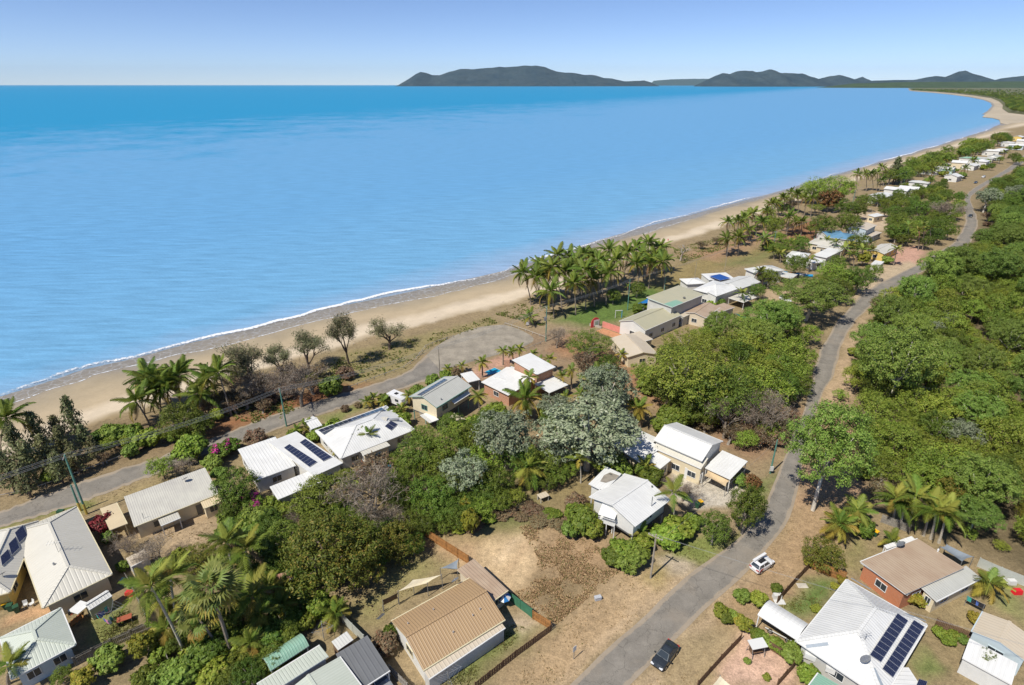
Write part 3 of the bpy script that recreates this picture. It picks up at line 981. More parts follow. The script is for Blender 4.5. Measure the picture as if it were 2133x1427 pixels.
for s in range(5):
    mktree("bush", 3.6, 5.6 + .4 * (s % 3), 15, 330, .21, .135, L_BUSH, BARK, .62, (.24, .42), .13, 20 + s, up=.6)
for s in range(3):
    mktree("gum", 5.6, 11.0, 36, 430, .23, .13, L_EUC, BARKW, .70, (.22, .34), .21, 40 + s, -.10, up=.5)
for s in range(2):
    mktree("mango", 4.6, 7.0, 20, 300, .24, .14, L_MANGO, BARK, .72, (.28, .40), .25, 50 + s, bottom=-.7)
for s in range(4):
    mktree("fig", 4.2, 7.2, 17, 300, .23, .15, L_FIG, BARKG, .72, (.26, .42), .22, 60 + s, bottom=-.65)
for s in range(3):
    mktree("silver", 4.4, 8.5, 26, 230, .32, .17, L_SILV, BARKW, .72, (.20, .34), .24, 70 + s, .05)
for s in range(2):
    mktree("yellow", 1.6, 3.4, 9, 480, .34, .2, L_YEL, BARK, .9, (.3, .45), .07, 80 + s)
for s in range(4):
    mktree("shrub", 1.5, 2.3, 14, 520, .30, .2, (L_FIG, L_BUSH, L_BUSH, L_EUC)[s], BARK, .75, (.20, .44), .06, 90 + s, -.06, bottom=-.8, fork=.2)
for s in range(2):
    mktree("redshrub", 1.5, 2.6, 9, 480, .3, .2, L_RED, BARK, .8, (.3, .45), .06, 100 + s)
for s in range(2):
    mktree("dryshrub", 1.5, 2.0, 9, 330, .30, .10, L_DRY, BARKG, .7, (.3, .5), .06, 104 + s, bottom=-.8, fork=.15)
for s in range(2):
    mktree("rusty", 3.4, 5.6, 15, 260, .42, .26, L_ORG, BARKG, .7, (.26, .42), .16, 108 + s)
for s in range(2):
    mktree("raintree", 5.2, 6.2, 30, 300, .20, .115, L_FIG if s else L_BUSH, BARKG, .42, (.16, .28), .26, 112 + s, .08, up=.9)

def bougain(s):
    mktree("bougain", 1.6, 2.6, 10, 500, .30, .2, L_FIG, BARK, .7, (.3, .45), .06, 120 + s, bottom=-.8)
    fl = [(Vector((math.cos(a), math.sin(a), 0)) * .85 + Vector((0, 0, 1.5 + .45 * math.sin(a * 3 + s))), .5) for a in (0.3, 1.6, 2.9, 4.0, 5.2)]
    PROTO["bougain"][-1]["extra"] = ("flowers", lobed([(tuple(c), r) for c, r in fl], 900, .22, .2, L_MAG, "bougainvillea_flowers"))
for s in range(2):
    bougain(s)

BARKT = M("bark_twig", (.24, .20, .16), .9, .25, 2)
L_TWIG = leafmat("dead_twig", (.20, .165, .125), (.33, .28, .22), (.24, .16, .10), .2, .1, .02)
L_THIN = leafmat("coast_leaf", (.135, .150, .065), (.275, .280, .150), (.27, .23, .14), .2)

def twigs(kind, Rr, Ht, seed, lean=.3, leaf=0, bark=BARKG, lm=L_CAS, levels=4, tr=.16, start=.28, ll=(.5, .07)):
    """branching tree, bare or thinly leaved"""
    rg = random.Random(seed)
    tb = MB()
    tips = []
    def grow_(p, d, L, r, lev):
        m = p + d * L * .5 + Vector((rg.uniform(-1, 1), rg.uniform(-1, 1), rg.uniform(-.5, .5))) * L * .06
        e = p + d * L
        tb.tube([p, m, e], [r, r * .8, r * .55], 5 if lev < 2 else 3, cap=False)
        if lev >= levels:
            tips.append((m, d))
            tips.append((e, d))
            return
        for k in range(3 if lev else 4):
            a = rg.uniform(0, 2 * math.pi)
            nd = (d * .75 + Vector((math.cos(a), math.sin(a), 0)) * rg.uniform(.45, .95) + Vector((0, 0, .15))).normalized()
            grow_(p + d * L * rg.uniform(.5, 1.0), nd, L * rg.uniform(.6, .84), r * .56, lev + 1)
        if lev > 1:
            tips.append((e, d))
    L0 = Ht * start
    grow_(Vector((0, 0, -.1)), Vector((rg.uniform(-lean, lean), rg.uniform(-lean, lean), 1)).normalized(), L0, tr, 0)
    vs = np.array(tb.v)
    zmax = vs[:, 2].max()
    sx = Ht / zmax
    rad = np.percentile(np.hypot(vs[:, 0], vs[:, 1]), 97)
    sr = Rr / rad
    tb.v = [(v[0] * sr, v[1] * sr, v[2] * sx) for v in tb.v]
    d = dict(trunk=tb.mesh(kind + "_branches", bark, True), w=2 * Rr, zc=Ht * .62, h=Ht, crown=None)
    if leaf:
        C, N = [], []
        for p, dd in tips:
            p = np.array((p.x * sr, p.y * sr, p.z * sx))
            C.append(p + NR.normal(size=(leaf, 3)) * np.array((.30, .30, .28)))
            N.append(NR.normal(size=(leaf, 3)) + np.array((0, 0, .3)))
        d["crown"] = leafmesh(kind + "_crown", np.concatenate(C), np.concatenate(N), ll[0], ll[1], lm)
    PROTO.setdefault(kind, []).append(d)
for s in range(3):
    twigs("bare", 3.2, 5.2, 130 + s, leaf=3, levels=5, tr=.13, lm=L_TWIG, ll=(.55, .035), bark=BARKT)
for s in range(3):
    twigs("thin", 3.0, 6.5, 140 + s, leaf=15, bark=BARK, ll=(.42, .07), lm=L_THIN)
for s in range(2):
    twigs("scrub", 2.6, 4.2, 150 + s, leaf=7, bark=BARKG, lm=L_DRY, ll=(.32, .16), start=.2)
for s in range(2):
    twigs("bleached", 3.6, 6.8, 155 + s, leaf=0, bark=M("driftwood_grey", (.42, .37, .31), .9, .2, 2), levels=3, tr=.28)

def casuarina(s):
    rg = random.Random(160 + s)
    Ht, Rr = 7.0, 1.7
    tb = MB()
    tb.tube([(0, 0, -.2), (.1, .05, Ht * .5), (0, 0, Ht * .96)], [.16, .10, .02], 6)
    C, N = [], []
    for k in range(46):
        z = Ht * (.16 + .82 * (k / 46))
        rr = Rr * (1 - ((z / Ht - .16) / .9) ** 1.4) * rg.uniform(.6, 1.15)
        a = k * 2.4 + rg.uniform(-.4, .4)
        e = Vector((math.cos(a) * rr, math.sin(a) * rr, z + rr * .45))
        tb.tube([(0, 0, z), e], [.035, .012], 3, cap=False)
        for q in range(26):
            t = rg.uniform(.25, 1.08)
            C.append((e.x * t + rg.gauss(0, .16), e.y * t + rg.gauss(0, .16), z + (e.z - z) * t + rg.gauss(-.05, .18)))
            N.append((math.cos(a) * .6 + rg.gauss(0, .6), math.sin(a) * .6 + rg.gauss(0, .6), .5 + rg.gauss(0, .4)))
    cr = leafmesh("casuarina_crown", np.array(C), np.array(N), .55, .16, L_CAS, down=.6)
    PROTO.setdefault("casuarina", []).append(dict(crown=cr, trunk=tb.mesh("casuarina_trunk", BARK, True), w=2 * Rr, zc=Ht * .5, h=Ht))
for s in range(3):
    casuarina(s)

# palm fronds: a drooping midrib with a comb of leaflets
def frond(L, droop, mat, st=20, ll=.85, name="frond", fold=.35, seed=0):
    rg = random.Random(seed)
    V, F = [], []
    def pt(t):
        return np.array((L * t * (1 - .16 * droop * t * t), 0, L * (.10 * t - droop * .62 * t ** 2.2)))
    n = 8
    for i in range(n):
        a, b = pt(i / n), pt((i + 1) / n)
        w0, w1 = .06 * (1 - i / n) + .02, .06 * (1 - (i + 1) / n) + .02
        k = len(V)
        V += [a + (0, -w0, 0), a + (0, w0, 0), b + (0, w1, 0), b + (0, -w1, 0)]
        F.append((k, k + 1, k + 2, k + 3))
    for i in range(st):
        t = .14 + .86 * (i + .5) / st
        p = pt(t)
        l = ll * (math.sin(math.pi * min(1, t * .80 + .18)) ** .7) * rg.uniform(.85, 1.12)
        for sd in (-1, 1):
            d = np.array((.55 + .35 * t, sd * (1 - .25 * t), -fold - .35 * droop * t + rg.uniform(-.12, .12)))
            d /= np.linalg.norm(d)
            w = L / st * .50
            k = len(V)
            e = p + d * l
            mdl = p + d * l * .5 + np.array((0, 0, .05))
            V += [p + (-w, 0, 0), mdl + (-w * .9, 0, .0), e + np.array((0, 0, -.12 * l)), mdl + (w * .9, 0, 0), p + (w, 0, 0)]
            F.append((k, k + 1, k + 2, k + 3, k + 4) if sd > 0 else (k + 4, k + 3, k + 2, k + 1, k))
    me = bpy.data.meshes.new(name)
    me.from_pydata([tuple(map(float, v)) for v in V], [], F)
    ca = me.color_attributes.new("lv", 'FLOAT_COLOR', 'POINT')
    r = np.concatenate([NR.uniform(0, 1, (len(V), 1)), NR.uniform(0, 1, (len(V), 1)), np.full((len(V), 1), NR.uniform(0, 1)), np.ones((len(V), 1))], 1)
    ca.data.foreach_set("color", r.ravel().astype(np.float32))
    me.materials.append(mat)
    return me
FR = {"coco": [frond(4.2, d, L_PALM, 20, 1.25, seed=i) for i, d in enumerate((.35, .6, .85, 1.1, 1.4))],
      "cocoy": [frond(3.9, d, L_PALMY, 18, 1.05, seed=9 + i) for i, d in enumerate((1.2, 1.6))],
      "cocob": [frond(3.3, d, L_PALMB, 16, .8, seed=14 + i) for i, d in enumerate((1.6, 2.0))],
      "royal": [frond(3.1, d, L_PALM, 18, 1.0, fold=.1, seed=20 + i) for i, d in enumerate((.5, .9, 1.3))],
      "cane": [frond(2.4, d, L_PALM, 14, .85, fold=.2, seed=30 + i) for i, d in enumerate((.5, .8, 1.1))],
      "caney": [frond(2.4, d, L_PALMY, 14, .85, fold=.2, seed=40 + i) for i, d in enumerate((.6, 1.0))]}

def fanleaf(mat, seed):
    rg = random.Random(seed)
    V = [(0, 0, 0), (1.5, -.03, .15), (1.5, .03, .15)]
    F = [(0, 1, 2)]
    for k in range(15):
        a = math.radians(-128 + k * 256 / 14)
        d = Vector((math.cos(a), math.sin(a), 0))
        s = Vector((-math.sin(a), math.cos(a), 0))
        L = 1.35 * (1 - .25 * abs(k - 7) / 7) * rg.uniform(.9, 1.1)
        c = Vector((1.5, 0, .15))
        q = len(V)
        V += [tuple(c), tuple(c + d * L * .5 - s * .11 + Vector((0, 0, .05))), tuple(c + d * L + Vector((0, 0, -.35 - rg.uniform(0, .2)))), tuple(c + d * L * .5 + s * .11 + Vector((0, 0, .05)))]
        F.append((q, q + 1, q + 2, q + 3))
    me = bpy.data.meshes.new("fan_frond")
    me.from_pydata(V, [], F)
    ca = me.color_attributes.new("lv", 'FLOAT_COLOR', 'POINT')
    r = np.concatenate([NR.uniform(0, 1, (len(V), 3)), np.ones((len(V), 1))], 1)
    ca.data.foreach_set("color", r.ravel().astype(np.float32))
    me.materials.append(mat)
    return me
L_FAN = leafmat("fan_palm_leaf", (.085, .13, .025), (.20, .24, .06), (.34, .32, .10), .15)
FR["fan"] = [fanleaf(L_FAN, i) for i in range(3)]
FR["fany"] = [fanleaf(L_PALMY, i) for i in range(2)]

def palm(base, h, size=1.0, lean=(0, 0), kind="coco", n=24, seed=None, label="", group=None, name="coconut_palm", yellow=.18, dead=.12, trunk=PTRUNK, tr=.15, parts=True):
    rg = random.Random(seed if seed is not None else R.random())
    root = empty(name, (base.x, base.y, base.z), 0, label, "palm tree", group)
    top = Vector((lean[0], lean[1], h))
    mid = Vector((lean[0] * .35, lean[1] * .35, h * .5))
    tb = MB()
    pts = [Vector((0, 0, -.15)), Vector((lean[0] * .08, lean[1] * .08, h * .2)), mid, Vector((lean[0] * .68, lean[1] * .68, h * .78)), top]
    if h > .6:
        tb.tube(pts, [tr * 1.7, tr * 1.15, tr, tr * .85, tr * .7], 7)
    else:
        tb.tube([(0, 0, -.1), (0, 0, max(h, .1))], [tr, tr], 6)
    if kind in ("royal", "cane"):
        tb.tube([top - Vector((0, 0, .9 * size)), top - Vector((0, 0, .1))], [tr * .9, tr * .6], 6)
    tb.build("trunk", trunk, root)
    sets = {"coco": ("coco", "cocoy", "cocob"), "royal": ("royal", "caney", "cocob"), "cane": ("cane", "caney", "caney"), "fan": ("fan", "fany", "fany")}[kind]
    if kind == "royal":
        yellow, dead = min(yellow, .08), min(dead, .05)
    items = []
    wind = rg.uniform(4, 20)
    tall = rg.uniform(-6, 8)
    n = int(n * rg.uniform(.8, 1.15))
    for i in range(n):
        az = i * 2.39996 + rg.uniform(-.35, .35)
        el = 72 + tall - 92 * ((i + .5) / n) ** .85 + rg.uniform(-7, 7)
        if kind == "royal":
            el = 66 - 68 * ((i + .5) / n) + rg.uniform(-5, 5)
        el += wind * math.cos(az - .9)
        u = (i + .5) / n
        k = sets[0]
        if u > 1 - dead:
            k = sets[2]
            el -= 12
        elif u > 1 - dead - yellow:
            k = sets[1]
        ms = FR[k]
        items.append((ms[min(len(ms) - 1, int(u * len(ms) * .999)) if k == sets[0] else rg.randrange(len(ms))], az, el, size * rg.uniform(.88, 1.12) * (.8 if u < .15 else 1)))
    if parts:
        for me, az, el, sc in items:
            f = link("frond", me, root, top)
            f.rotation_euler = (rg.uniform(-.3, .3), -math.radians(el), az)
            f.scale = (sc, sc, sc)
    else:
        key = (kind, n, int(rg.random() * 3))
        if key not in CROWNS:
            CROWNS[key] = joincrown(items, size)
        f = link("crown", CROWNS[key], root, top)
        f.rotation_euler = (0, 0, rg.uniform(0, 6.28))
        f.scale = (size,) * 3
    return root

CROWNS = {}
def joincrown(items, size):
    from mathutils import Matrix, Euler
    V, F, C, MI, mats = [], [], [], [], []
    for me, az, el, sc in items:
        m = Euler((0, -math.radians(el), az)).to_matrix() * (sc / size)
        k = len(V)
        V += [tuple(m @ v.co) for v in me.vertices]
        mt = me.materials[0]
        if mt not in mats:
            mats.append(mt)
        F += [tuple(k + i for i in p.vertices) for p in me.polygons]
        MI += [mats.index(mt)] * len(me.polygons)
        C += [c for d in me.color_attributes["lv"].data for c in d.color]
    out = bpy.data.meshes.new("palm_crown")
    out.from_pydata(V, [], F)
    ca = out.color_attributes.new("lv", 'FLOAT_COLOR', 'POINT')
    ca.data.foreach_set("color", C)
    for m in mats:
        out.materials.append(m)
    out.polygons.foreach_set("material_index", MI)
    return out

NAMES = {"bush": "bushland_tree", "gum": "gum_tree", "mango": "mango_tree", "fig": "fig_tree", "silver": "silver_tree", "yellow": "yellow_shrub", "shrub": "garden_shrub",
         "redshrub": "red_shrub", "dryshrub": "dry_shrub", "rusty": "rusty_tree", "raintree": "rain_tree", "bougain": "bougainvillea", "bare": "bare_tree", "thin": "sparse_tree",
         "scrub": "scrub_bush", "bleached": "dead_tree", "casuarina": "casuarina_tree"}
CATS = {"yellow": "shrub", "shrub": "shrub", "redshrub": "shrub", "dryshrub": "shrub", "bougain": "shrub", "scrub": "shrub"}

def plant(kind, loc, sc, label, group=None, rz=None, zs=1.0, var=None):
    pr = PROTO[kind][R.randrange(len(PROTO[kind])) if var is None else var % len(PROTO[kind])]
    root = empty(NAMES[kind], loc, R.uniform(0, 6.28) if rz is None else rz, label, CATS.get(kind, "tree"), group)
    root.scale = (sc, sc, sc * zs)
    link("trunk", pr["trunk"], root)
    if pr["crown"]:
        link("crown", pr["crown"], root)
    if "extra" in pr:
        link(pr["extra"][0], pr["extra"][1], root)
    return root

def tr(kind, cx, cy, wpx, label, group=None, zs=1.0, var=None):
    """a plant whose crown centre shows at cx, cy and whose crown is wpx wide in the photograph"""
    k = R.randrange(len(PROTO[kind])) if var is None else var % len(PROTO[kind])
    pr = PROTO[kind][k]
    z = 3.0
    for _ in range(5):
        p = G(cx, cy, z)
        sc = wpx * depth(p) / FPX / pr["w"]
        z = pr["zc"] * sc * zs
    return plant(kind, (p.x, p.y, 0), sc, label, group, None, zs, k)

def pm(bx, by, cx, cy, label, group=None, size=1.0, **kw):
    """palm standing at bx, by whose crown shows at cx, cy"""
    b = G(bx, by)
    h = max(.4, hgt(b, cy))
    dx, dy, dz = ray(cx, cy)
    t = b.y / dy
    return palm(b, h, size, (dx * t - b.x, 0), label=label, group=group, **kw)

def trb(kind, bx, by, cy, wpx, label, group=None, var=0):
    """a tree standing at bx, by whose crown centre shows at row cy and is wpx wide"""
    pr = PROTO[kind][var % len(PROTO[kind])]
    b = G(bx, by)
    z = hgt(b, cy)
    sc = wpx * depth(Vector((b.x, b.y, z))) / FPX / pr["w"]
    return plant(kind, (b.x, b.y, 0), sc, label, group, None, z / (pr["zc"] * sc), var)
# ------------------------------------------------------------------ buildings
RW = roofmat("roof_white", (.68, .68, .66), .4, .3, (.42, .42, .41), line=.9)
RW2 = roofmat("roof_white_flat", (.70, .70, .68), .5, .28, (.44, .43, .40), line=.94)
RCREAM = roofmat("roof_cream", (.57, .545, .475), .5, .2, (.4, .38, .32), line=.94)
RGREY = roofmat("roof_grey", (.47, .47, .43), .4, .2, line=.9)
RPG = roofmat("roof_pale_grey", (.60, .60, .57), .35, .2, line=.9)
RTAN = roofmat("roof_tan", (.40, .27, .145), .36, .35, (.33, .22, .13), line=.76, rib=.6)
RTAN2 = roofmat("roof_brown_faded", (.44, .34, .245), .42, .35, (.28, .17, .11), line=.82)
ROLD = roofmat("roof_weathered", (.55, .53, .46), .3, .45, (.38, .36, .33), line=.84)
RBEIGE = roofmat("roof_beige", (.66, .54, .35), .3, .2, line=.85)
ROLIVE = roofmat("roof_olive", (.44, .41, .285), .4, .25, (.32, .33, .24), line=.93)
RGREEN = roofmat("roof_green", (.22, .40, .30), .3, .25, (.4, .42, .33), line=.85)
RGG = roofmat("roof_grey_green", (.50, .535, .465), .35, .25, (.36, .40, .33), line=.92)
RBLUE = roofmat("roof_blue", (.13, .27, .40), .4, .15, line=.9)
RRUST = roofmat("roof_rust", (.33, .15, .10), .3, .4, (.45, .38, .33), line=.8)
RDARK = roofmat("roof_smoky", (.165, .17, .175), .6, .2, line=.92, rough=.3)
RSAND = roofmat("roof_sandy", (.53, .45, .34), .5, .25, (.6, .55, .46), line=.9)
WW = M("wall_white", (.66, .65, .61), .7, .08, .6)
WC = M("wall_cream", (.66, .57, .40), .7, .08, .6)
WY = M("wall_yellow", (.68, .50, .16), .7, .08, .6)
WB = M("wall_pale_blue", (.48, .56, .60), .7, .08, .6)
WG = M("wall_grey", (.50, .49, .46), .7, .1, .6)
WBG = M("wall_beige", (.60, .52, .40), .7, .1, .6)
WMINT = M("wall_mint", (.50, .66, .66), .7, .1, .6)
WPINK = M("wall_pink", (.62, .24, .19), .8, .15, .8)
TRIMW = M("trim_white", (.68, .68, .66), .5, .06)
TRIMC = M("trim_cream", (.62, .55, .36), .5, .06)
TRIMG = M("trim_green", (.18, .34, .28), .5, .06)
TRIMD = M("trim_dark", (.10, .10, .10), .5, .06)
STEEL = M("steel_grey", (.35, .36, .37), .4, .1, 2, 0, .6)
CONCM = M("concrete_slab", (.50, .46, .39), .9, .2, .5, .2)
BLUET = M("tarp_blue", (.02, .16, .42), .6, .15)
BLUEP = M("plastic_blue", (.03, .28, .55), .4, .1)

def glassmat():
    m, t, n, l, b = nt("window_glass")
    b.inputs["Base Color"].default_value = (.035, .045, .055, 1)
    b.inputs["Roughness"].default_value = .08
    return m
GLASS = glassmat()

def brickmat(name, a, b_, mortar=(.45, .40, .34)):
    m, t, n, l, b = nt(name)
    uv = n.new("ShaderNodeUVMap")
    br = nod(n, "ShaderNodeTexBrick", i_Scale=1.0)
    br.inputs["Color1"].default_value = (*a, 1)
    br.inputs["Color2"].default_value = (*b_, 1)
    br.inputs["Mortar"].default_value = (*mortar, 1)
    br.inputs["Brick Width"].default_value = .24
    br.inputs["Row Height"].default_value = .086
    br.inputs["Mortar Size"].default_value = .012
    l.new(uv.outputs[0], br.inputs["Vector"])
    l.new(br.outputs["Color"], b.inputs["Base Color"])
    b.inputs["Roughness"].default_value = .9
    return m
BRICK = brickmat("brick_orange", (.48, .19, .075), (.38, .13, .05))
BRICKR = brickmat("brick_red", (.50, .165, .065), (.43, .135, .055), (.45, .25, .16))

def solarmat():
    m, t, n, l, b = nt("solar_cells")
    uv = n.new("ShaderNodeUVMap")
    br = nod(n, "ShaderNodeTexBrick", i_Scale=1.0, offset=0.0)
    br.inputs["Color1"].default_value = (.012, .016, .045, 1)
    br.inputs["Color2"].default_value = (.016, .022, .060, 1)
    br.inputs["Mortar"].default_value = (.10, .11, .14, 1)
    br.inputs["Brick Width"].default_value = .16
    br.inputs["Row Height"].default_value = .16
    br.inputs["Mortar Size"].default_value = .006
    l.new(uv.outputs[0], br.inputs["Vector"])
    l.new(br.outputs["Color"], b.inputs["Base Color"])
    b.inputs["Roughness"].default_value = .12
    return m
SOLAR = solarmat()
ALU = M("aluminium_frame", (.55, .56, .58), .35, .05, 2, 0, .5)

class House:
    def __init__(s, name, label, px, cat="house", group=None, z=0):
        p = G(*px)
        s.o = Vector((p.x, p.y, z))
        s.root = empty(name, s.o, 0, label, cat, group)
        s.planes = []
    def mb(s):
        return MB(s.o)

def frame3(A, B, C):
    A, B, C = Vector(A), Vector(B), Vector(C)
    u = (B - A); u.z = 0
    L = u.length
    u.normalize()
    n = Vector((-u.y, u.x, 0))
    w = (C - B).dot(n)
    if w < 0:
        n, w = -n, -w
    return A, u, n, L, w

def window(h, c, u, nrm, w, hh, frame=TRIMW, name="window", pane=GLASS, split=2):
    """window standing proud of a wall: c centre on the wall, u along it, nrm outwards"""
    z = Vector((0, 0, 1))
    m = h.mb()
    fw = .07
    for s in (-1, 1):
        m.box(c + u * s * (w / 2) + nrm * .04, u * fw / 2, nrm * .05, z * (hh / 2 + fw / 2))
        m.box(c + z * s * (hh / 2) + nrm * .04, u * (w / 2 - fw / 2), nrm * .045, z * fw / 2)
    for k in range(1, split):
        m.box(c + u * (k / split - .5) * w + nrm * .035, u * .025, nrm * .035, z * (hh / 2 - fw / 2))
    f = m.build(name, frame, h.root)
    p = h.mb()
    p.box(c + nrm * .012, u * (w / 2 - .02), nrm * .012, z * (hh / 2 - .02))
    p.build("pane", pane, f)
    return f

def block(h, A, B, C, ze, rise=1.0, kind="gable", wall=WW, roof=RW, z0=0.0, oh=.5, win=True, trim=TRIMW, posts=False, gut=True, cap=True, wgl=None, doors=0, thick=.12, awn=False, side_oh=None, ridge_frac=.5):
    """one rectangular volume: eave corners A-B (along the ridge) and C as seen, eave height ze"""
    A, B, C = (G(*p, ze) if len(p) == 2 else Vector(p) for p in (A, B, C))
    A, u, n, L, W = frame3(A, B, C)
    A.z = 0
    z = Vector((0, 0, 1))
    pt = lambda a, b, c: A + u * a + n * b + z * c
    rf = h.mb()
    T = thick
    def slope(pts, uvs):
        rf.poly(pts, uvs)
        nn = (pts[1] - pts[0]).cross(pts[2] - pts[0]).normalized()
        if nn.z < 0:
            nn = -nn
        h.planes.append((pts[0], nn, pts))
        lo = [p - z * T for p in pts]
        rf.poly(lo[::-1], uvs[::-1])
        for i in range(len(pts)):
            j = (i + 1) % len(pts)
            if abs(pts[i].z - pts[j].z) < 1e-4 and pts[i].z > ze + .01 and kind in ("gable", "hip"):
                continue
            rf.poly([lo[i], lo[j], pts[j], pts[i]], None, 1)
    wm_ = W * ridge_frac
    if kind == "gable":
        s1 = math.hypot(wm_, rise)
        s2 = math.hypot(W - wm_, rise)
        slope([pt(0, 0, ze), pt(L, 0, ze), pt(L, wm_, ze + rise), pt(0, wm_, ze + rise)], [(0, 0), (L, 0), (L, s1), (0, s1)])
        slope([pt(L, W, ze), pt(0, W, ze), pt(0, wm_, ze + rise), pt(L, wm_, ze + rise)], [(0, 0), (L, 0), (L, s2), (0, s2)])
        rid = [(pt(0, wm_, ze + rise), pt(L, wm_, ze + rise))]
    elif kind == "hip":
        i = min(W / 2, L / 2 - .05)
        s1 = math.hypot(W / 2, rise)
        r0, r1 = pt(i, W / 2, ze + rise), pt(L - i, W / 2, ze + rise)
        slope([pt(0, 0, ze), pt(L, 0, ze), r1, r0], [(0, 0), (L, 0), (L - i, s1), (i, s1)])
        slope([pt(L, W, ze), pt(0, W, ze), r0, r1], [(0, 0), (L, 0), (L - i, s1), (i, s1)])
        slope([pt(0, W, ze), pt(0, 0, ze), r0], [(0, 0), (W, 0), (W / 2, s1)])
        slope([pt(L, 0, ze), pt(L, W, ze), r1], [(0, 0), (W, 0), (W / 2, s1)])
        rid = [(r0, r1), (r0, pt(0, 0, ze)), (r0, pt(0, W, ze)), (r1, pt(L, 0, ze)), (r1, pt(L, W, ze))]
    elif kind == "curve":
        N = 8
        arc = [(W * k / N, ze + rise * math.sin(math.pi * k / N)) for k in range(N + 1)]
        d = 0
        for (y0, z0_), (y1, z1_) in zip(arc, arc[1:]):
            s = math.hypot(y1 - y0, z1_ - z0_)
            slope([pt(0, y0, z0_), pt(L, y0, z0_), pt(L, y1, z1_), pt(0, y1, z1_)], [(0, d), (L, d), (L, d + s), (0, d + s)])
            d += s
        rid = []
    else:
        s1 = math.hypot(W, rise)
        slope([pt(0, 0, ze), pt(L, 0, ze), pt(L, W, ze + rise), pt(0, W, ze + rise)], [(0, 0), (L, 0), (L, s1), (0, s1)])
        rid = []
    rob = rf.build("roof", [roof, trim], h.root)
    if cap and rid:
        m = h.mb()
        for a, b in rid:
            d = (b - a).normalized()
            sd = d.cross(z).normalized()
            m.box((a + b) / 2 + z * .03, (b - a) / 2, sd * .16, sd.cross(d) * .035)
        m.build("ridge_cap", roof if not cap == 2 else trim, rob)
    if gut:
        m = h.mb()
        zz = ze - .07
        edges = [((0, 0), (L, 0), -n)]
        if kind in ("gable", "hip", "curve"):
            edges.append(((0, W), (L, W), n))
        if kind == "hip":
            edges += [((0, 0), (0, W), -u), ((L, 0), (L, W), u)]
        for a, b, nn in edges:
            p, q = pt(*a, zz), pt(*b, zz)
            m.box((p + q) / 2 + nn * .065, (q - p) / 2, nn * .06, z * .065)
        m.build("gutter", trim, h.root)
    o1 = oh if side_oh is None else side_oh
    x0, x1, y0, y1 = o1, L - o1, oh, W - oh
    if posts:
        for a in ((x0, y0), (x1, y0), (x0, y1), (x1, y1)) if L < 7 else ((x0, y0), ((x0 + x1) / 2, y0), (x1, y0), (x0, y1), ((x0 + x1) / 2, y1), (x1, y1)):
            m = h.mb()
            zt = ze - .12 + (rise * a[1] / W if kind == "skil" else 0)
            m.box(pt(a[0], a[1], zt / 2), u * .06, n * .06, z * zt / 2)
            m.build("post", trim, h.root)
    if wall is not None:
        m = h.mb()
        cs = [(x0, y0), (x1, y0), (x1, y1), (x0, y1)]
        def topz(a, b):
            if kind == "skil":
                return ze + rise * b / W - T - .02
            if kind == "gable":
                return ze + rise * (b / wm_ if b < wm_ else (W - b) / (W - wm_)) - T - .02
            return ze - .02
        def wallq(pts2):
            lo = [pt(a, b, z0) for a, b in pts2]
            hi = [pt(a, b, topz(a, b)) for a, b in pts2]
            lg = [0]
            for k in range(len(pts2) - 1):
                lg.append(lg[-1] + (lo[k + 1] - lo[k]).length)
            m.poly(lo + hi[::-1], [(g, 0) for g in lg] + [(g, q.z - z0) for g, q in zip(lg[::-1], hi[::-1])])
        wallq([cs[0], cs[1]])
        wallq([cs[1], (x1, wm_), cs[2]] if kind == "gable" else [cs[1], cs[2]])
        wallq([cs[2], cs[3]])
        wallq([cs[3], (x0, wm_), cs[0]] if kind == "gable" else [cs[3], cs[0]])
        m.poly([pt(a, b, z0) for a, b in cs[::-1]])
        m.build("wall", wall, h.root)
        if win:
            sides = [((x0, y0), (x1, y0), -n), ((x1, y0), (x1, y1), u), ((x1, y1), (x0, y1), n), ((x0, y1), (x0, y0), -u)]
            for a, b, nn in sides:
                p, q = pt(*a, 0), pt(*b, 0)
                mid = (p + q) / 2
                if nn.dot(-mid.normalized()) < .15:
                    continue
                ln = (q - p).length
                k = max(1, int(ln / 4.2)) if win is True else win
                d = (q - p).normalized()
                dn = R.randrange(k) if k > 1 else -1
                for i in range(k):
                    c = p + d * ln * (i + .5) / k
                    hw = min(1.5, ln / k * .5)
                    if i == dn and doors:
                        c.z = z0 + 1.02
                        window(h, c, d, nn, .9, 2.0, trim, "door", TRIMD, 1)
                    else:
                        c.z = z0 + 1.5 if ze - z0 > 2.2 else z0 + (ze - z0) * .55
                        window(h, c, d, nn, hw, 1.1, trim)
    if z0 > .3:
        for a in np.linspace(x0 + .1, x1 - .1, 4):
            for b in (y0 + .1, (y0 + y1) / 2, y1 - .1):
                m = h.mb()
                m.box(pt(a, b, z0 / 2), u * .08, n * .08, z * (z0 / 2))
                m.build("stump", trim, h.root)
        m = h.mb()
        m.box(pt(L / 2, W / 2, z0 - .1), u * (x1 - x0 + .2) / 2, n * (y1 - y0 + .2) / 2, z * .095)
        m.build("floor", TRIMD, h.root)
    return pt, u, n, L, W

def onroof(h, px, py, lift=0.0):
    dx, dy, dz = ray(px, py)
    o, d = Vector((0, 0, CAMH)), Vector((dx, dy, dz))
    best = None
    for p0, nn, pts in h.planes:
        t = (p0 - o).dot(nn) / d.dot(nn)
        q = o + d * t
        if bool(inpoly(np.array([q.x]), np.array([q.y]), pts)[0]):
            if best is None or t < best[0]:
                best = (t, q, nn)
    if best is None:
        p0, nn, pts = min(h.planes, key=lambda k: (sum(k[2], Vector()) / len(k[2]) - G(px, py, 3)).length)
        t = (p0 - o).dot(nn) / d.dot(nn)
        best = (t, o + d * t, nn)
    return best[1] + best[2] * lift, best[2]

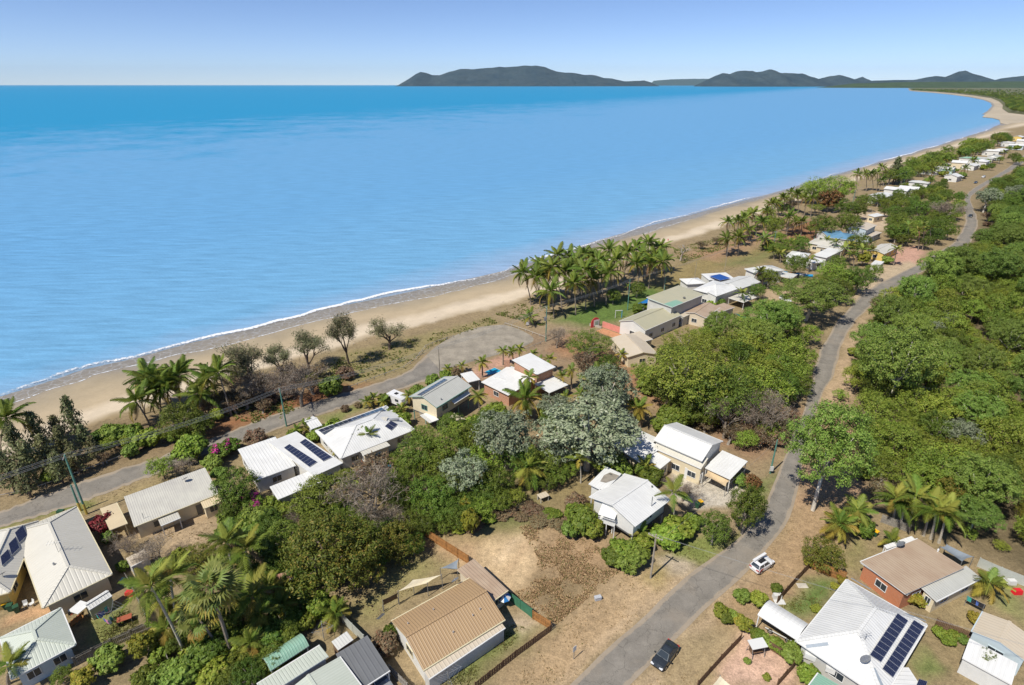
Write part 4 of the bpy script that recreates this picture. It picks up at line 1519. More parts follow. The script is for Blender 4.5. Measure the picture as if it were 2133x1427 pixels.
def panels(h, quad, nu, nv, lift=.12, gap=.03):
    """solar panels laid on the roof between four corners as seen"""
    mid, nn = onroof(h, sum(q[0] for q in quad) / 4, sum(q[1] for q in quad) / 4, lift)
    cam_ = Vector((0, 0, CAMH))
    q = []
    for x, y in quad:
        dr = Vector(ray(x, y))
        q.append(cam_ + dr * ((mid - cam_).dot(nn) / dr.dot(nn)))
    for i in range(nu):
        for j in range(nv):
            def bl(a, b):
                return q[0].lerp(q[1], a).lerp(q[3].lerp(q[2], a), b)
            k = [bl((i + a) / nu, (j + b) / nv) for a, b in ((0, 0), (1, 0), (1, 1), (0, 1))]
            m0 = sum(k, Vector()) / 4
            k = [m0 + (v - m0) * (1 - gap) for v in k]
            m = h.mb()
            l1, l2 = (k[1] - k[0]).length, (k[3] - k[0]).length
            ins = [m0 + (v - m0) * .955 for v in k]
            up = nn * .04 if nn.z > 0 else -nn * .04
            m.poly([v + up * 1.03 for v in ins], [(0, 0), (l1, 0), (l1, l2), (0, l2)], 0)
            m.poly([v + up for v in k], None, 1)
            m.poly([v - up for v in k][::-1], None, 1)
            for a in range(4):
                b = (a + 1) % 4
                m.poly([k[a] - up, k[b] - up, k[b] + up, k[a] + up], None, 1)
            m.build("solar_panel", [SOLAR, ALU], h.root)

def dish(h, px, py, s=.45):
    p, nn = onroof(h, px, py)
    m = h.mb()
    m.tube([p, p + Vector((0, 0, .55))], .03, 5)
    ax_ = Vector((-.5, .35, .75)).normalized()
    a = ax_.cross(Vector((0, 0, 1))).normalized()
    b = ax_.cross(a)
    c = p + Vector((0, 0, .6))
    rings = []
    for r_, dz_ in ((0, 0), (.55, .06), (1, .2)):
        rings.append([c + (a * math.cos(t) + b * math.sin(t)) * r_ * s + ax_ * dz_ * s for t in np.linspace(0, 2 * math.pi, 13)[:-1]])
    for r0, r1 in zip(rings, rings[1:]):
        for i in range(12):
            j = (i + 1) % 12
            m.poly([r0[i], r0[j], r1[j], r1[i]])
    m.tube([c, c + ax_ * s * .9], .015, 4)
    m.build("satellite_dish", STEEL, h.root)

def antenna(h, px, py, hh=2.2):
    p, nn = onroof(h, px, py)
    m = h.mb()
    m.tube([p, p + Vector((0, 0, hh))], .03, 5)
    for k in range(5):
        z = Vector((0, 0, hh - .1))
        x = Vector((-.8 + k * .35, -.2 + k * .1, 0))
        m.tube([p + z + x + Vector((-.15, .45, 0)), p + z + x + Vector((.15, -.45, 0))], .015, 4)
    m.tube([p + Vector((-.9, -.25, hh - .1)), p + Vector((.7, .2, hh - .1))], .02, 4)
    m.build("antenna", STEEL, h.root)

def vent(h, px, py, r=.15, hh=.4, m_=STEEL):
    p, nn = onroof(h, px, py)
    m = h.mb()
    m.tube([p - Vector((0, 0, .1)), p + Vector((0, 0, hh * .6)), p + Vector((0, 0, hh * .62)), p + Vector((0, 0, hh))], [r * .7, r * .7, r, r * .6], 8)
    m.build("roof_vent", m_, h.root)

# 1 cream hip-roofed house, bottom left
h = House("cream_hip_house", "large cream hip-roofed house with three rooftop solar panels at the left edge", (130, 1230))
block(h, (159, 1055), (233, 1196), (86, 1258), 2.9, 1.5, "hip", WC, RCREAM, trim=TRIMC)
block(h, (80, 1085), (20, 1233), (-90, 1270), 2.9, 1.4, "hip", WY, RCREAM, trim=TRIMC)
panels(h, [(30, 1110), (47, 1093), (58, 1115), (40, 1132)], 1, 1)
panels(h, [(17, 1133), (33, 1117), (41, 1142), (24, 1158)], 1, 1)
panels(h, [(0, 1160), (17, 1143), (24, 1162), (4, 1180)], 1, 1)
antenna(h, 122, 1150, 1.8)
vent(h, 113, 1177)
dish(h, 8, 1203)
# 2 grey gable garage in the corner
h = House("grey_garage", "pale grey roofed garage below the cream hip house in the bottom left corner", (90, 1380), "garage")
block(h, (126, 1266), (157, 1342), (20, 1398), 2.8, 1.0, "hip", WB, RGG, win=2)
# 3 long bungalow
h = House("corrugated_bungalow", "long low bungalow with weathered corrugated roof and beige side carport", (350, 1080))
block(h, (279, 1097), (456, 1028), (421, 982), 2.7, .55, "skil", WC, ROLD, trim=TRIMC, oh=.35, doors=1)
block(h, (264, 1091), (242, 1047), (209, 1062), 2.4, .1, "skil", None, RBEIGE, posts=True, trim=TRIMC, oh=.2)
block(h, (424, 1059), (464, 1043), (455, 1027), 2.3, .35, "skil", WC, RBEIGE, trim=TRIMC, oh=.2, win=1)
block(h, (335, 1095), (376, 1078), (366, 1062), 2.15, .35, "skil", None, ROLD, posts=True, oh=.15)
dish(h, 387, 1004, .5)
vent(h, 300, 1080, .05, 1.0)
# 4 white low-roofed house with two solar rows
h = House("white_solar_house", "white low-roofed house with two long rows of solar panels near the esplanade", (590, 985))
block(h, (533, 1000), (616, 969), (556, 918), 2.9, .25, "skil", WW, RW2, oh=.3)
block(h, (616, 899), (713, 965), (654, 994), 3.1, .35, "skil", WW, RW2, oh=.3)
block(h, (578, 1040), (668, 1003), (640, 985), 2.5, .2, "skil", WG, RW2, oh=.2)
panels(h, [(591, 933), (603, 925), (661, 962), (644, 973)], 1, 9)
panels(h, [(624, 922), (636, 914), (692, 952), (673, 961)], 1, 9)
# 5 white hip house with a solar strip
h = House("white_hip_house", "white hip-roofed house with one strip of solar panels along its seaward eave", (770, 920))
block(h, (657, 897), (804, 845), (875, 890), 2.9, 1.7, "hip", WW, RW)
block(h, (745, 935), (800, 915), (815, 928), 2.7, .1, "skil", WBG, RCREAM, oh=.3)
panels(h, [(662, 896), (795, 849), (801, 853), (669, 901)], 14, 1)
panels(h, [(801, 888), (814, 876), (829, 884), (815, 897)], 2, 1)
m = h.mb()
p, nn = onroof(h, 821, 877, .3)
m.tube([p + Vector((-.9, -.2, 0)), p + Vector((.9, .2, 0))], .26, 10)
m.build("hot_water_tank", STEEL, h.root)
m = h.mb()
p, nn = onroof(h, 800, 873, .06)
m.box(p, (.6, 0, 0), (0, .6, 0), nn * .05)
m.build("skylight", RCREAM, h.root)
h = House("white_gable_garage", "small white gabled garage between the hip house and the esplanade", (655, 890), "garage")
block(h, (630, 875), (653, 867), (680, 882), 2.5, .5, "gable", WW, RW2, oh=.2, win=False, ridge_frac=.45)
# 6 cream elevated house
h = House("elevated_cream_house", "two-storey cream house on posts with green-edged grey roof and solar strip", (915, 865))
block(h, (909, 849), (982, 804), (920, 788), 5.3, 1.25, "gable", WC, RGREY, z0=2.4, trim=TRIMG, oh=.45)
panels(h, [(868, 823), (925, 789), (932, 791), (877, 824)], 9, 1)
vent(h, 919, 833)
m = h.mb()
a, b = G(884, 862, 2.6), G(905, 878, 2.6)
d = (b - a).normalized(); nn = Vector((d.y, -d.x, 0))
m.box((a + b) / 2, d * (b - a).length / 2, nn * 1.0, (0, 0, .08))
for k in range(12):
    p = a.lerp(b, k / 11) + nn * 1.0
    m.box(p + Vector((0, 0, .5)), (.02, 0, 0), (0, .02, 0), (0, 0, .5))
m.build("balcony", TRIMW, h.root)
m = h.mb()
a, b = G(938, 836, 4.2), G(972, 815, 4.2)
d = (b - a).normalized(); nn = Vector((d.y, -d.x, 0))
m.box((a + b) / 2 + nn * .5, d * (b - a).length / 2, (nn * .6 + Vector((0, 0, -.25))), (0, 0, .04))
m.build("window_awning", TRIMW, h.root)
# shade sail beside it
# 7 brick house with white roofs
h = House("brick_pool_house", "orange brick house with several white roofs beside the blue pool", (1090, 815))
block(h, (1060, 823), (1003, 795), (1045, 764), 3.0, .7, "skil", BRICK, RW2, oh=.4)
block(h, (1091, 806), (1122, 782), (1070, 757), 3.1, .4, "skil", BRICK, RW2, oh=.3)
block(h, (1118, 780), (1157, 764), (1097, 742), 5.4, .5, "skil", BRICK, RW2, oh=.4)
block(h, (1144, 818), (1183, 801), (1150, 785), 2.8, .25, "skil", None, RW2, posts=True, oh=.3)
m = h.mb()
p, nn = onroof(h, 1056, 762, .6)
m.box(p, (.6, 0, 0), (0, .5, 0), (0, 0, 1.1))
m.build("chimney", BRICK, h.root)
h = House("pool_cabana", "small white flat-roofed shelter between the elevated cream and brick houses", (985, 812), "shelter")
block(h, (975, 796), (1000, 790), (990, 772), 2.7, .1, "skil", None, RW2, posts=True, oh=.2)
# 8 white elevated house right of the vacant lot
h = House("white_elevated_house", "white gabled house on stumps with balcony right beside the bare lot", (1300, 1120))
block(h, (1322, 1096), (1396, 1040), (1300, 988), 4.6, 1.15, "gable", WW, RW, z0=2.1, oh=.55)
block(h, (1259, 1023), (1227, 1007), (1271, 981), 4.6, .5, "skil", WW, RW, z0=2.1, oh=.3, win=False)
vent(h, 1357, 1054, .09, 1.7, STEEL)
vent(h, 1358, 1015, .15, .3, TRIMD)
m = h.mb()
p0, nn = onroof(h, 1263, 997, .02)
pp = [onroof(h, x, y, .02)[0] for x, y in ((1250, 1003), (1258, 990), (1271, 984), (1290, 991), (1284, 998), (1262, 1006))]
m.poly(pp)
m.build("bare_roof_patch", M("rusted_patch", (.27, .24, .20), .9, .3, 1.5), h.root)
def balcony(h, pa, pb, out, z, roofz):
    a, b = G(*pa, z), G(*pb, z)
    d = (b - a).normalized()
    nn = Vector((d.y, -d.x, 0))
    L = (b - a).length
    m = h.mb()
    m.box((a + b) / 2 - nn * out / 2, d * L / 2, nn * out / 2, (0, 0, .08))
    m.build("balcony_floor", TRIMW, h.root)
    m = h.mb()
    m.tube([a + Vector((0, 0, 1)), b + Vector((0, 0, 1))], .04, 5)
    k = int(L / .16)
    for i in range(k + 1):
        m.box(a.lerp(b, i / k) + Vector((0, 0, .5)), d * .015, nn * .015, (0, 0, .5))
    m.build("balustrade", TRIMW, h.root)
    for t in (0.02, .5, .98):
        m = h.mb()
        p = a.lerp(b, t) - nn * .1
        m.box((p.x, p.y, z / 2 - .05), (.06, 0, 0), (0, .06, 0), (0, 0, z / 2 - .05))
        m.build("balcony_post", TRIMW, h.root)
    m = h.mb()
    c = (a + b) / 2 - nn * out / 2
    m.box((c.x, c.y, roofz), d * (L / 2), nn * (out / 2 + .3) + Vector((0, 0, -.35)), (0, 0, .04))
    m.build("balcony_awning", TRIMW, h.root)
balcony(h, (1246, 1086), (1280, 1097), 1.4, 2.3, 4.2)
# 9 big white garage house
h = House("white_garage_house", "large white gabled house with driveway, carport and shade sail in front of the silver tree", (1430, 985))
block(h, (1463, 960), (1362, 916), (1421, 885), 4.6, 1.5, "gable", WW, RW, oh=.3, ridge_frac=.42)
block(h, (1461, 976), (1361, 932), (1363, 916), 3.5, .9, "skil", WC, RCREAM, oh=.1, win=3)
block(h, (1522, 998), (1468, 973), (1508, 943), 2.9, .35, "skil", None, RW2, posts=True, oh=.2)
block(h, (1333, 962), (1273, 925), (1308, 897), 3.0, .5, "skil", WC, RW2, oh=.3)
block(h, (1376, 976), (1343, 958), (1362, 942), 2.8, .35, "skil", WC, RW2, oh=.3)
block(h, (1362, 921), (1310, 897), (1316, 890), 3.1, .2, "skil", WC, RPG, oh=.1, win=False)
a, b = G(1432, 998, .1), G(1453, 1004, .1)
m = h.mb()
c = (a + b) / 2
d = (b - a).normalized()
m.box((c.x, c.y, 1.2), d * 1.5, Vector((d.y, -d.x, 0)) * .05, (0, 0, 1.1))
m.build("roller_door", TRIMW, h.root)
# 10 tan house
h = House("tan_roof_house", "house with ribbed tan metal roof and cream skirt roof left of the bare lot", (900, 1380))
block(h, (881, 1396), (1052, 1290), (982, 1202), 2.75, 1.25, "gable", WW, RTAN, oh=.35, trim=TRIMC)
block(h, (893, 1414), (1052, 1307), (1046, 1288), 2.35, .3, "skil", WG, RSAND, oh=.1, trim=TRIMW, win=False)
block(h, (1022, 1255), (1058, 1229), (978, 1172), 2.6, .2, "skil", WBG, RTAN2, oh=.3, trim=TRIMC)
for x, y in ((903, 1271), (850, 1300), (944, 1318), (985, 1283), (1000, 1270)):
    vent(h, x, y, .09, .3, ALU)
dish(h, 949, 1216, .55)
m = h.mb()
pp = [onroof(h, x, y, .03)[0] for x, y in ((783, 1290), (797, 1277), (803, 1279), (789, 1291))]
m.poly(pp)
m.build("rooftop_heater", TRIMD, h.root)
# 11 grey-green house at the bottom edge
h = House("grey_green_house", "pale grey gabled house with curved green carport at the bottom edge", (640, 1420))
block(h, (707, 1368), (790, 1480), (620, 1540), 3.0, .5, "gable", WW, RGG, oh=.3)
block(h, (535, 1425), (666, 1344), (700, 1366), 3.0, .6, "skil", WW, RGG, oh=.3)
block(h, (563, 1398), (644, 1345), (628, 1318), 2.5, .55, "curve", None, RGREEN, posts=True, oh=.2, gut=False)
h = House("smoky_carport", "dark translucent flat carport over a ute at the bottom edge", (760, 1400), "carport")
block(h, (744, 1440), (812, 1396), (752, 1333), 2.6, .15, "skil", None, RDARK, posts=True, oh=.15, thick=.05)
h = House("timber_shed", "small white-topped timber shed beside the dark carport", (712, 1350), "shed")
block(h, (703, 1353), (735, 1331), (718, 1319), 1.9, .1, "skil", M("shed_timber", (.20, .13, .08), .9, .25, 2), RPG, oh=.08, win=False)
# 12 large white hip house bottom right
h = House("white_pyramid_house", "big white hip-roofed house with two solar rows in the bottom right corner", (1800, 1380))
block(h, (1764, 1207), (1660, 1335), (1848, 1440), 3.0, 2.2, "hip", WG, RW, oh=.5)
block(h, (1950, 1480), (1890, 1390), (1850, 1425), 2.7, .2, "skil", WG, RW2, oh=.3)
panels(h, [(1869, 1277), (1892, 1293), (1835, 1380), (1811, 1364)], 1, 9)
panels(h, [(1903, 1291), (1926, 1306), (1860, 1412), (1837, 1393)], 1, 11)
panels(h, [(1914, 1414), (1932, 1420), (1928, 1432), (1908, 1428)], 1, 1)
dish(h, 1801, 1382, .6)
antenna(h, 1801, 1333, 1.0)
for x, y, d in ((1702, 1344, (1, 0)), (1832, 1417, (.2, -1)), (1793, 1216, (.6, -.8)), (1907, 1286, (1, -.1))):
    p, nn = onroof(h, x, y, .03)
    m = h.mb()
    d = Vector((d[0], d[1], 0)); d = (d - nn * d.dot(nn)).normalized()
    m.box(p, d * 1.2, nn.cross(d) * .18, nn * .02)
    m.build("translucent_strip", M("strip_grey", (.30, .34, .38), .4, .1), h.root)
for x, y, s in ((1688, 1360, 1), (1732, 1388, 1)):
    p = G(x, y, 1.6)
    m = h.mb()
    m.box(p + Vector((-.2, -.4, 0)), (.5, -.3, 0), (.15, .25, 0), (0, 0, .35))
    m.build("air_conditioner", TRIMW, h.root)
# 13 red house
h = House("red_wall_house", "house with orange-red walls and tan roof edged grey behind the big white hip house", (1890, 1230))
block(h, (1793, 1170), (1912, 1122), (2018, 1182), 2.9, .35, "skil", BRICKR, RTAN2, oh=.35, trim=TRIMW)
block(h, (1950, 1252), (2044, 1204), (2015, 1180), 2.5, .35, "skil", WC, RGREY, oh=.3, trim=TRIMW)
block(h, (1890, 1240), (1793, 1172), (1799, 1167), 2.75, .1, "skil", None, RPG, posts=False, oh=.1, gut=False, trim=TRIMW)
dish(h, 1875, 1141, .6)
vent(h, 1953, 1149, .14, .5, TRIMW)
block(h, (1847, 1142), (1905, 1122), (1900, 1117), 2.4, .1, "skil", None, RW2, posts=True, oh=.1)
# 14 sheds
h = House("beige_shed", "large beige gable-roofed metal shed at the right edge", (2080, 1360), "shed")
block(h, (2025, 1315), (2048, 1274), (2160, 1320), 2.7, .6, "gable", WB, RSAND, oh=.1, trim=WB)
h = House("white_shed", "white flat-roofed metal shed in the bottom right corner with tree over it", (2060, 1410), "shed")
block(h, (2108, 1425), (2005, 1369), (2021, 1335), 2.5, .3, "skil", M("shed_white_sheet", (.62, .62, .60), .6, .08), RW2, oh=.1, win=False, doors=0)
# 15 boat carport
h = House("boat_carport", "curved white carport sheltering a boat trailer beside the small lawn", (1635, 1320), "carport")
block(h, (1660, 1333), (1578, 1280), (1607, 1252), 2.6, .5, "curve", None, RW2, posts=True, oh=.15, gut=False)
m = h.mb()
a, b = G(1590, 1312, 0), G(1650, 1348, 0)
SL = M("brown_slats", (.26, .15, .08), .8, .2, 2)
d = (b - a).normalized(); nn = Vector((-d.y, d.x, 0))
for k in range(9):
    m = h.mb()
    m.box((a + b) / 2 + nn * 1.6 + Vector((0, 0, .35 + k * .22)), d * ((b - a).length / 2), nn * .02, (0, 0, .09))
    m.build("slat", SL, h.root)
# 16 green shed roof
h = House("green_roof_shed", "corner of a green roofed shed below the air conditioners", (1700, 1424), "shed")
block(h, (1684, 1430), (1705, 1402), (1745, 1432), 2.2, .3, "skil", WG, RGREEN, oh=.1, win=False)
# small shed in bungalow back yard and cream hip house garden shed
h = House("garden_shed", "small metal garden shed beside the clothesline lawn", (205, 1275), "shed")
block(h, (185, 1270), (233, 1240), (226, 1228), 2.0, .35, "gable", M("shed_olive", (.45, .45, .30), .6, .1), RPG, oh=.06, win=False)
h = House("lean_to_shed", "low grey lean-to behind the bare frangipani near the long bungalow", (290, 1190), "shed")
block(h, (273, 1180), (312, 1160), (303, 1145), 1.9, .2, "skil", WG, RSAND, oh=.08, win=False)
h = House("rusty_shed", "small rusty-roofed shed under the palms left of the mango trees", (595, 1218), "shed")
block(h, (572, 1216), (612, 1203), (603, 1192), 2.0, .3, "skil", M("shed_dark", (.08, .07, .06), .9, .2), RRUST, oh=.08, win=False)
# 17 the long olive-roofed house with 44 on its wall
h = House("olive_roof_house", "long olive-roofed two-level house with number 44 on its white end wall", (1370, 690))
block(h, (1345, 688), (1419, 656), (1377, 634), 3.7, 1.5, "gable", WW, ROLIVE, oh=.25, ridge_frac=.5)
block(h, (1400, 640), (1467, 613), (1408, 600), 6.4, .6, "skil", WG, ROLIVE, oh=.4)
block(h, (1400, 640), (1424, 630), (1376, 615), 6.43, .45, "skil", None, RGREEN, oh=.4, gut=False)
block(h, (1470, 662), (1500, 640), (1440, 640), 3.2, .7, "gable", WBG, RTAN2, oh=.3)
block(h, (1424, 660), (1450, 648), (1440, 640), 3.0, .2, "skil", WG, RSAND, oh=.2)
block(h, (1500, 650), (1530, 640), (1510, 632), 3.0, .3, "skil", WG, RTAN2, oh=.2)
vent(h, 1340, 645, .3, .5, TRIMD)
vent(h, 1425, 622, .4, .5, TRIMD)
# 18 low grey house
h = House("grey_low_house", "low grey-brown roofed house between the rain tree and the scrub", (1310, 735))
block(h, (1308, 744), (1272, 704), (1322, 690), 2.9, .9, "gable", WC, RSAND, oh=.3, trim=TRIMC)
block(h, (1322, 742), (1356, 724), (1338, 707), 2.7, .3, "skil", None, RPG, posts=True, oh=.2)
block(h, (1338, 712), (1360, 706), (1325, 694), 2.9, .3, "skil", WC, RSAND, oh=.2)
# 19 white complex
h = House("white_cluster_house", "cluster of white hip roofs with a dark blue shade panel behind the olive-roofed house", (1495, 635))
block(h, (1445, 603), (1493, 615), (1538, 596), 4.3, 1.0, "hip", WW, RW2, oh=.3)
block(h, (1492, 617), (1540, 600), (1528, 592), 4.2, .5, "skil", WW, RW2, oh=.2)
block(h, (1540, 602), (1584, 587), (1562, 568), 4.0, 1.0, "gable", WW, RPG, oh=.3)
block(h, (1431, 592), (1470, 590), (1472, 578), 4.0, .8, "hip", WW, RW2, oh=.3)
block(h, (1477, 583), (1530, 580), (1535, 568), 3.9, .3, "skil", WW, RW2, oh=.2)
block(h, (1477, 575), (1500, 584), (1514, 577), 4.6, .1, "skil", None, M("shade_navy", (.02, .08, .30), .7, .1), oh=.2, gut=False, thick=.04)
h = House("flat_carport", "flat cream carport beside the white ute", (1545, 640), "carport")
block(h, (1550, 630), (1517, 620), (1546, 611), 2.6, .1, "skil", None, RCREAM, posts=True, oh=.2)
# 20 grey hip roof
h = House("grey_hip_house", "house with pale grey pyramid roof beyond the white cluster", (1590, 590))
block(h, (1551, 560), (1576, 570), (1622, 558), 4.4, 1.3, "hip", WW, RPG, oh=.4)
block(h, (1610, 572), (1650, 580), (1655, 571), 2.7, .1, "skil", None, RPG, posts=True, oh=.2)
# 21 mid-far houses
def far(name, label, A, B, C, ze=3.0, rise=.9, kind="gable", wall=WW, roof=RW2, win=True, z0=0, extra=()):
    h = House(name, label, ((A[0] + C[0]) / 2, max(A[1], B[1], C[1]) + 4))
    block(h, A, B, C, ze, rise, kind, wall, roof, oh=.3, win=win, z0=z0)
    for e in extra:
        block(h, *e[:3], *e[3:5], e[5], wall, e[6] if len(e) > 6 else roof, oh=.3)
    return h
far("white_palm_house", "white roof half hidden by palms left of the cream roofs", (1637, 534), (1676, 540), (1693, 529), 3, 1.1, "hip", extra=[((1693, 531), (1722, 537), (1747, 523), 3.2, .6, "skil"), ((1695, 548), (1720, 545), (1712, 538), 2.8, .3, "skil")])
far("cream_roof_house", "house with long cream roofs beneath the blue roof", (1683, 506), (1740, 515), (1765, 507), 3.2, 1.0, "hip", WC, RCREAM, extra=[((1700, 513), (1755, 522), (1768, 512), 2.9, .4, "skil")])
far("blue_roof_house", "house with bright steel-blue hip roof", (1720, 494), (1779, 501), (1822, 494), 3.8, 1.5, "hip", WW, RBLUE, extra=[((1722, 490), (1760, 488), (1770, 479), 3.9, .9, "gable")])
far("blue_wall_house", "two-storey pale blue house with tan roof behind the blue roof", (1806, 479), (1826, 469), (1786, 463), 5.6, .7, "gable", WB, RSAND, z0=0, extra=[((1812, 494), (1837, 484), (1826, 480), 2.8, .2, "skil")])
far("yellow_wall_house", "cream gabled house with yellow walls by the pink driveway", (1842, 529), (1872, 514), (1843, 505), 3.0, .8, "gable", WY, RCREAM)
far("amenities_block", "tiny cream toilet block with white roof on the sandy clearing", (1822, 452), (1842, 448), (1834, 444), 3.0, .4, "skil", WC, RW2, win=1)
h = House("white_trailer", "white box trailer parked under palms by the road", (1832, 556), "trailer")
block(h, (1833, 553), (1842, 545), (1829, 537), 2.6, .02, "skil", WW, RW2, oh=.05, win=False, gut=False)
# 22 the far row of small white houses
row = [(1835, 411, "long low white roof nearest the yellow-green trees"), (1868, 401, "second white roof in the far row beside the hedge"), (1893, 397, "third white roof in the far row"),
       (1915, 386, "pale grey roof in the far row left of the palm"), (1936, 354, "white gabled house at the seaward side of the far row"), (1966, 353, "mint-walled white house behind the palm"),
       (1985, 368, "small white house right of the mint-walled house"), (1998, 343, "cream-walled house with dark windows in the far row"), (2022, 345, "white gable in the middle of the far row"),
       (2020, 332, "pale green roof at the seaward side of the far row"), (2044, 340, "white roof beside the road in the far row"), (2052, 330, "grey-blue roof in the far row"), (2072, 326, "pale purple-grey roof in the far row"),
       (2064, 317, "small white cottage above the grey-blue roof"), (2086, 313, "white gable with two dark windows in the far row"), (2100, 299, "white two-window house near the yellow house"),
       (2117, 305, "pale blue-trimmed white house near the yellow house"), (2121, 287, "bright yellow house at the far right edge"), (2130, 297, "white house below the yellow house at the right edge")]
for i, (x, y, lab) in enumerate(row):
    p = G(x, y, 3)
    L, W = R.uniform(10, 15), R.uniform(8, 10)
    a = math.radians(R.choice((0, 90)) + 44 + R.uniform(-6, 6))
    u, n = Vector((math.cos(a), math.sin(a), 0)), Vector((-math.sin(a), math.cos(a), 0))
    h = House("beach_house", lab, (x, y + 3), group=None)
    c = [p - u * L / 2 - n * W / 2, p + u * L / 2 - n * W / 2, p + u * L / 2 + n * W / 2]
    rm = {3: RPG, 9: RGREEN, 11: RGREY, 12: RGREY, 17: RW2}.get(i, RW2)
    wl = {5: WMINT, 7: WC, 17: WY, 16: WB}.get(i, WW)
    block(h, c[0], c[1], c[2], R.uniform(3.2, 5.2), R.uniform(.8, 1.5), R.choice(("gable", "gable", "hip")), wl, rm, oh=.35, cap=False)
    q = p + u * R.choice((-1, 1)) * (L / 2 + 2) - n * 1.5
    block(h, q - u * 2.4 - n * 3, q + u * 2.4 - n * 3, q + u * 2.4 + n * 3, 2.8, .2, "skil", None, RW2, posts=True, oh=.2, gut=False)
# ------------------------------------------------------------------ poles and wires
PGREEN = M("pole_green", (.11, .26, .20), .8, .2, 2)
PTIMB = M("pole_timber", (.33, .29, .23), .9, .25, 2)
PYEL = M("pole_yellow", (.55, .42, .10), .7, .1)
WIRE = M("wire_grey", (.22, .23, .24), .5, 0)
INS = M("insulator_white", (.6, .6, .58), .4, 0)
TOPS = {}

def pole(key, b, top_y, label, mat=PGREEN, arm=1.6, armdir=(1, -.9), r=.14, trafo=False, light=False, low=None, cat="power pole", yellow=0):
    p = G(*b)
    h = hgt(p, top_y)
    root = empty("utility_pole", p, 0, label, cat)
    m = MB(p)
    m.tube([p - Vector((0, 0, .3)), p + Vector((0, 0, h * .5)), p + Vector((0, 0, h))], [r * 1.15, r, r * .75], 8)
    m.build("post", mat, root)
    if yellow:
        m = MB(p)
        m.tube([p, p + Vector((0, 0, yellow))], r * 1.3, 8)
        m.build("guard", PYEL, root)
    d = Vector((armdir[0], armdir[1], 0)).normalized()
    pts = []
    if arm:
        c = p + Vector((0, 0, h - .35))
        m = MB(p)
        m.box(c + d.cross(Vector((0, 0, 1))) * .16, d * arm / 2, d.cross(Vector((0, 0, 1))) * .05, (0, 0, .06))
        m.build("crossarm", PTIMB, root)
        for t in (-.47, -.2, .2, .47):
            m = MB(p)
            q = c + d * arm * t + d.cross(Vector((0, 0, 1))) * .16
            m.tube([q + Vector((0, 0, .06)), q + Vector((0, 0, .22))], [.05, .035], 6)
            m.build("insulator", INS, root)
            pts.append(q + Vector((0, 0, .24)))
    else:
        pts = [p + Vector((0, 0, h - .1 - .3 * k)) for k in range(3)]
    if trafo:
        m = MB(p)
        m.box(p + Vector((-.3, -.35, h * .66)), (.35, 0, 0), (0, .3, 0), (0, 0, .5))
        m.build("transformer", STEEL, root)
    if light:
        m = MB(p)
        e = p + Vector((-1.4, -.4, h + .3))
        m.tube([p + Vector((0, 0, h - .3)), p + Vector((-.6, -.2, h + .25)), e], .05, 6)
        m.build("lamp_arm", STEEL, root)
        m = MB(p)
        m.box(e, (.35, .1, 0), (-.03, .12, 0), (0, 0, .06))
        m.build("lamp_head", INS, root)
    TOPS[key] = pts
    return root

def wires(a, b, label, sag=.5, n=None, r=.022):
    A = TOPS[a] if isinstance(a, str) else a
    B = TOPS[b] if isinstance(b, str) else b
    k = min(len(A), len(B)) if n is None else n
    root = empty("power_line", (A[0] + B[0]) / 2, 0, label, "power line")
    for p, q in list(zip(A, B))[:k]:
        m = MB(root.location)
        pts = [p.lerp(q, t) - Vector((0, 0, sag * 4 * t * (1 - t))) for t in np.linspace(0, 1, 13)]
        m.tube(pts, r, 4)
        m.build("wire", WIRE, root)

pole("a", (181, 1071), 948, "green power pole with yellow base beside the cream hip house", armdir=(.5, -1), yellow=2.0)
pole("a2", (168, 1064), 1010, "shorter green stub pole left of the yellow-based power pole", arm=0, yellow=1.6)
pole("b", (597, 888), 810, "green power pole on the esplanade beside the white gabled garage", armdir=(.5, -1), light=False)
pole("c", (916, 777), 722, "dark power pole at the throat of the turning circle", mat=PTIMB, armdir=(.4, -1), r=.11)
pole("d", (1137, 711), 638, "green power pole with transformer box at the log barrier", armdir=(.4, -1), trafo=True)
pole("e", (1307, 646), 581, "green power pole on the bright lawn before the palm grove", arm=0)
pole("f", (1383, 610), 570, "green pole at the right foot of the big palm grove", arm=0, r=.1)
pole("g", (1610, 518), 482, "green pole left of the middle house palms", arm=1.2)
pole("h", (1696, 498), 453, "green pole left of the cream roofs", arm=1.2)
pole("i", (1764, 445), 428, "green pole below the rusty tree", arm=1.2)
pole("i2", (1776, 422), 396, "pole in front of the far gap palms", arm=1.2)
pole("j", (1812, 455), 436, "street lamp on the sandy clearing beside the toilet block", arm=0, light=True, r=.08, mat=STEEL, cat="street lamp")
pole("k", (1881, 388), 357, "green pole left of the far white houses", arm=1.2)
pole("l", (1937, 355), 338, "green pole behind the far white houses", arm=1.2)
pole("m", (1355, 1204), 1113, "grey timber pole with crossarm at the lot's front right corner", mat=PTIMB, armdir=(1, -.75), arm=2.0, r=.13)
pole("n", (1604, 986), 916, "green pole with white box at the roadside by the carport", arm=0)
pole("o", (1687, 1155), 1121, "thin grey pole at the corner of the right-hand timber fence", mat=STEEL, arm=0, r=.06)
pole("p", (1446, 584), 545, "bare pole behind the white cluster house", mat=PTIMB, arm=0, r=.08)
pole("q", (1509, 565), 508, "thin pole left of the grey pyramid roof", mat=PTIMB, arm=0, r=.08)
off = [q + (TOPS["a"][0] - TOPS["b"][0]).normalized() * 60 + Vector((0, 0, 0)) for q in TOPS["a"]]
wires(off, "a", "power lines running off the left edge of the picture", .8)
wires("a", "b", "power lines over the esplanade between the first two poles", 1.0)
wires("b", "c", "power lines from the esplanade pole to the turning circle", .9)
wires("c", "d", "power lines crossing the turning circle", .8)
wires("d", "e", "power lines passing before the palm grove", .6)
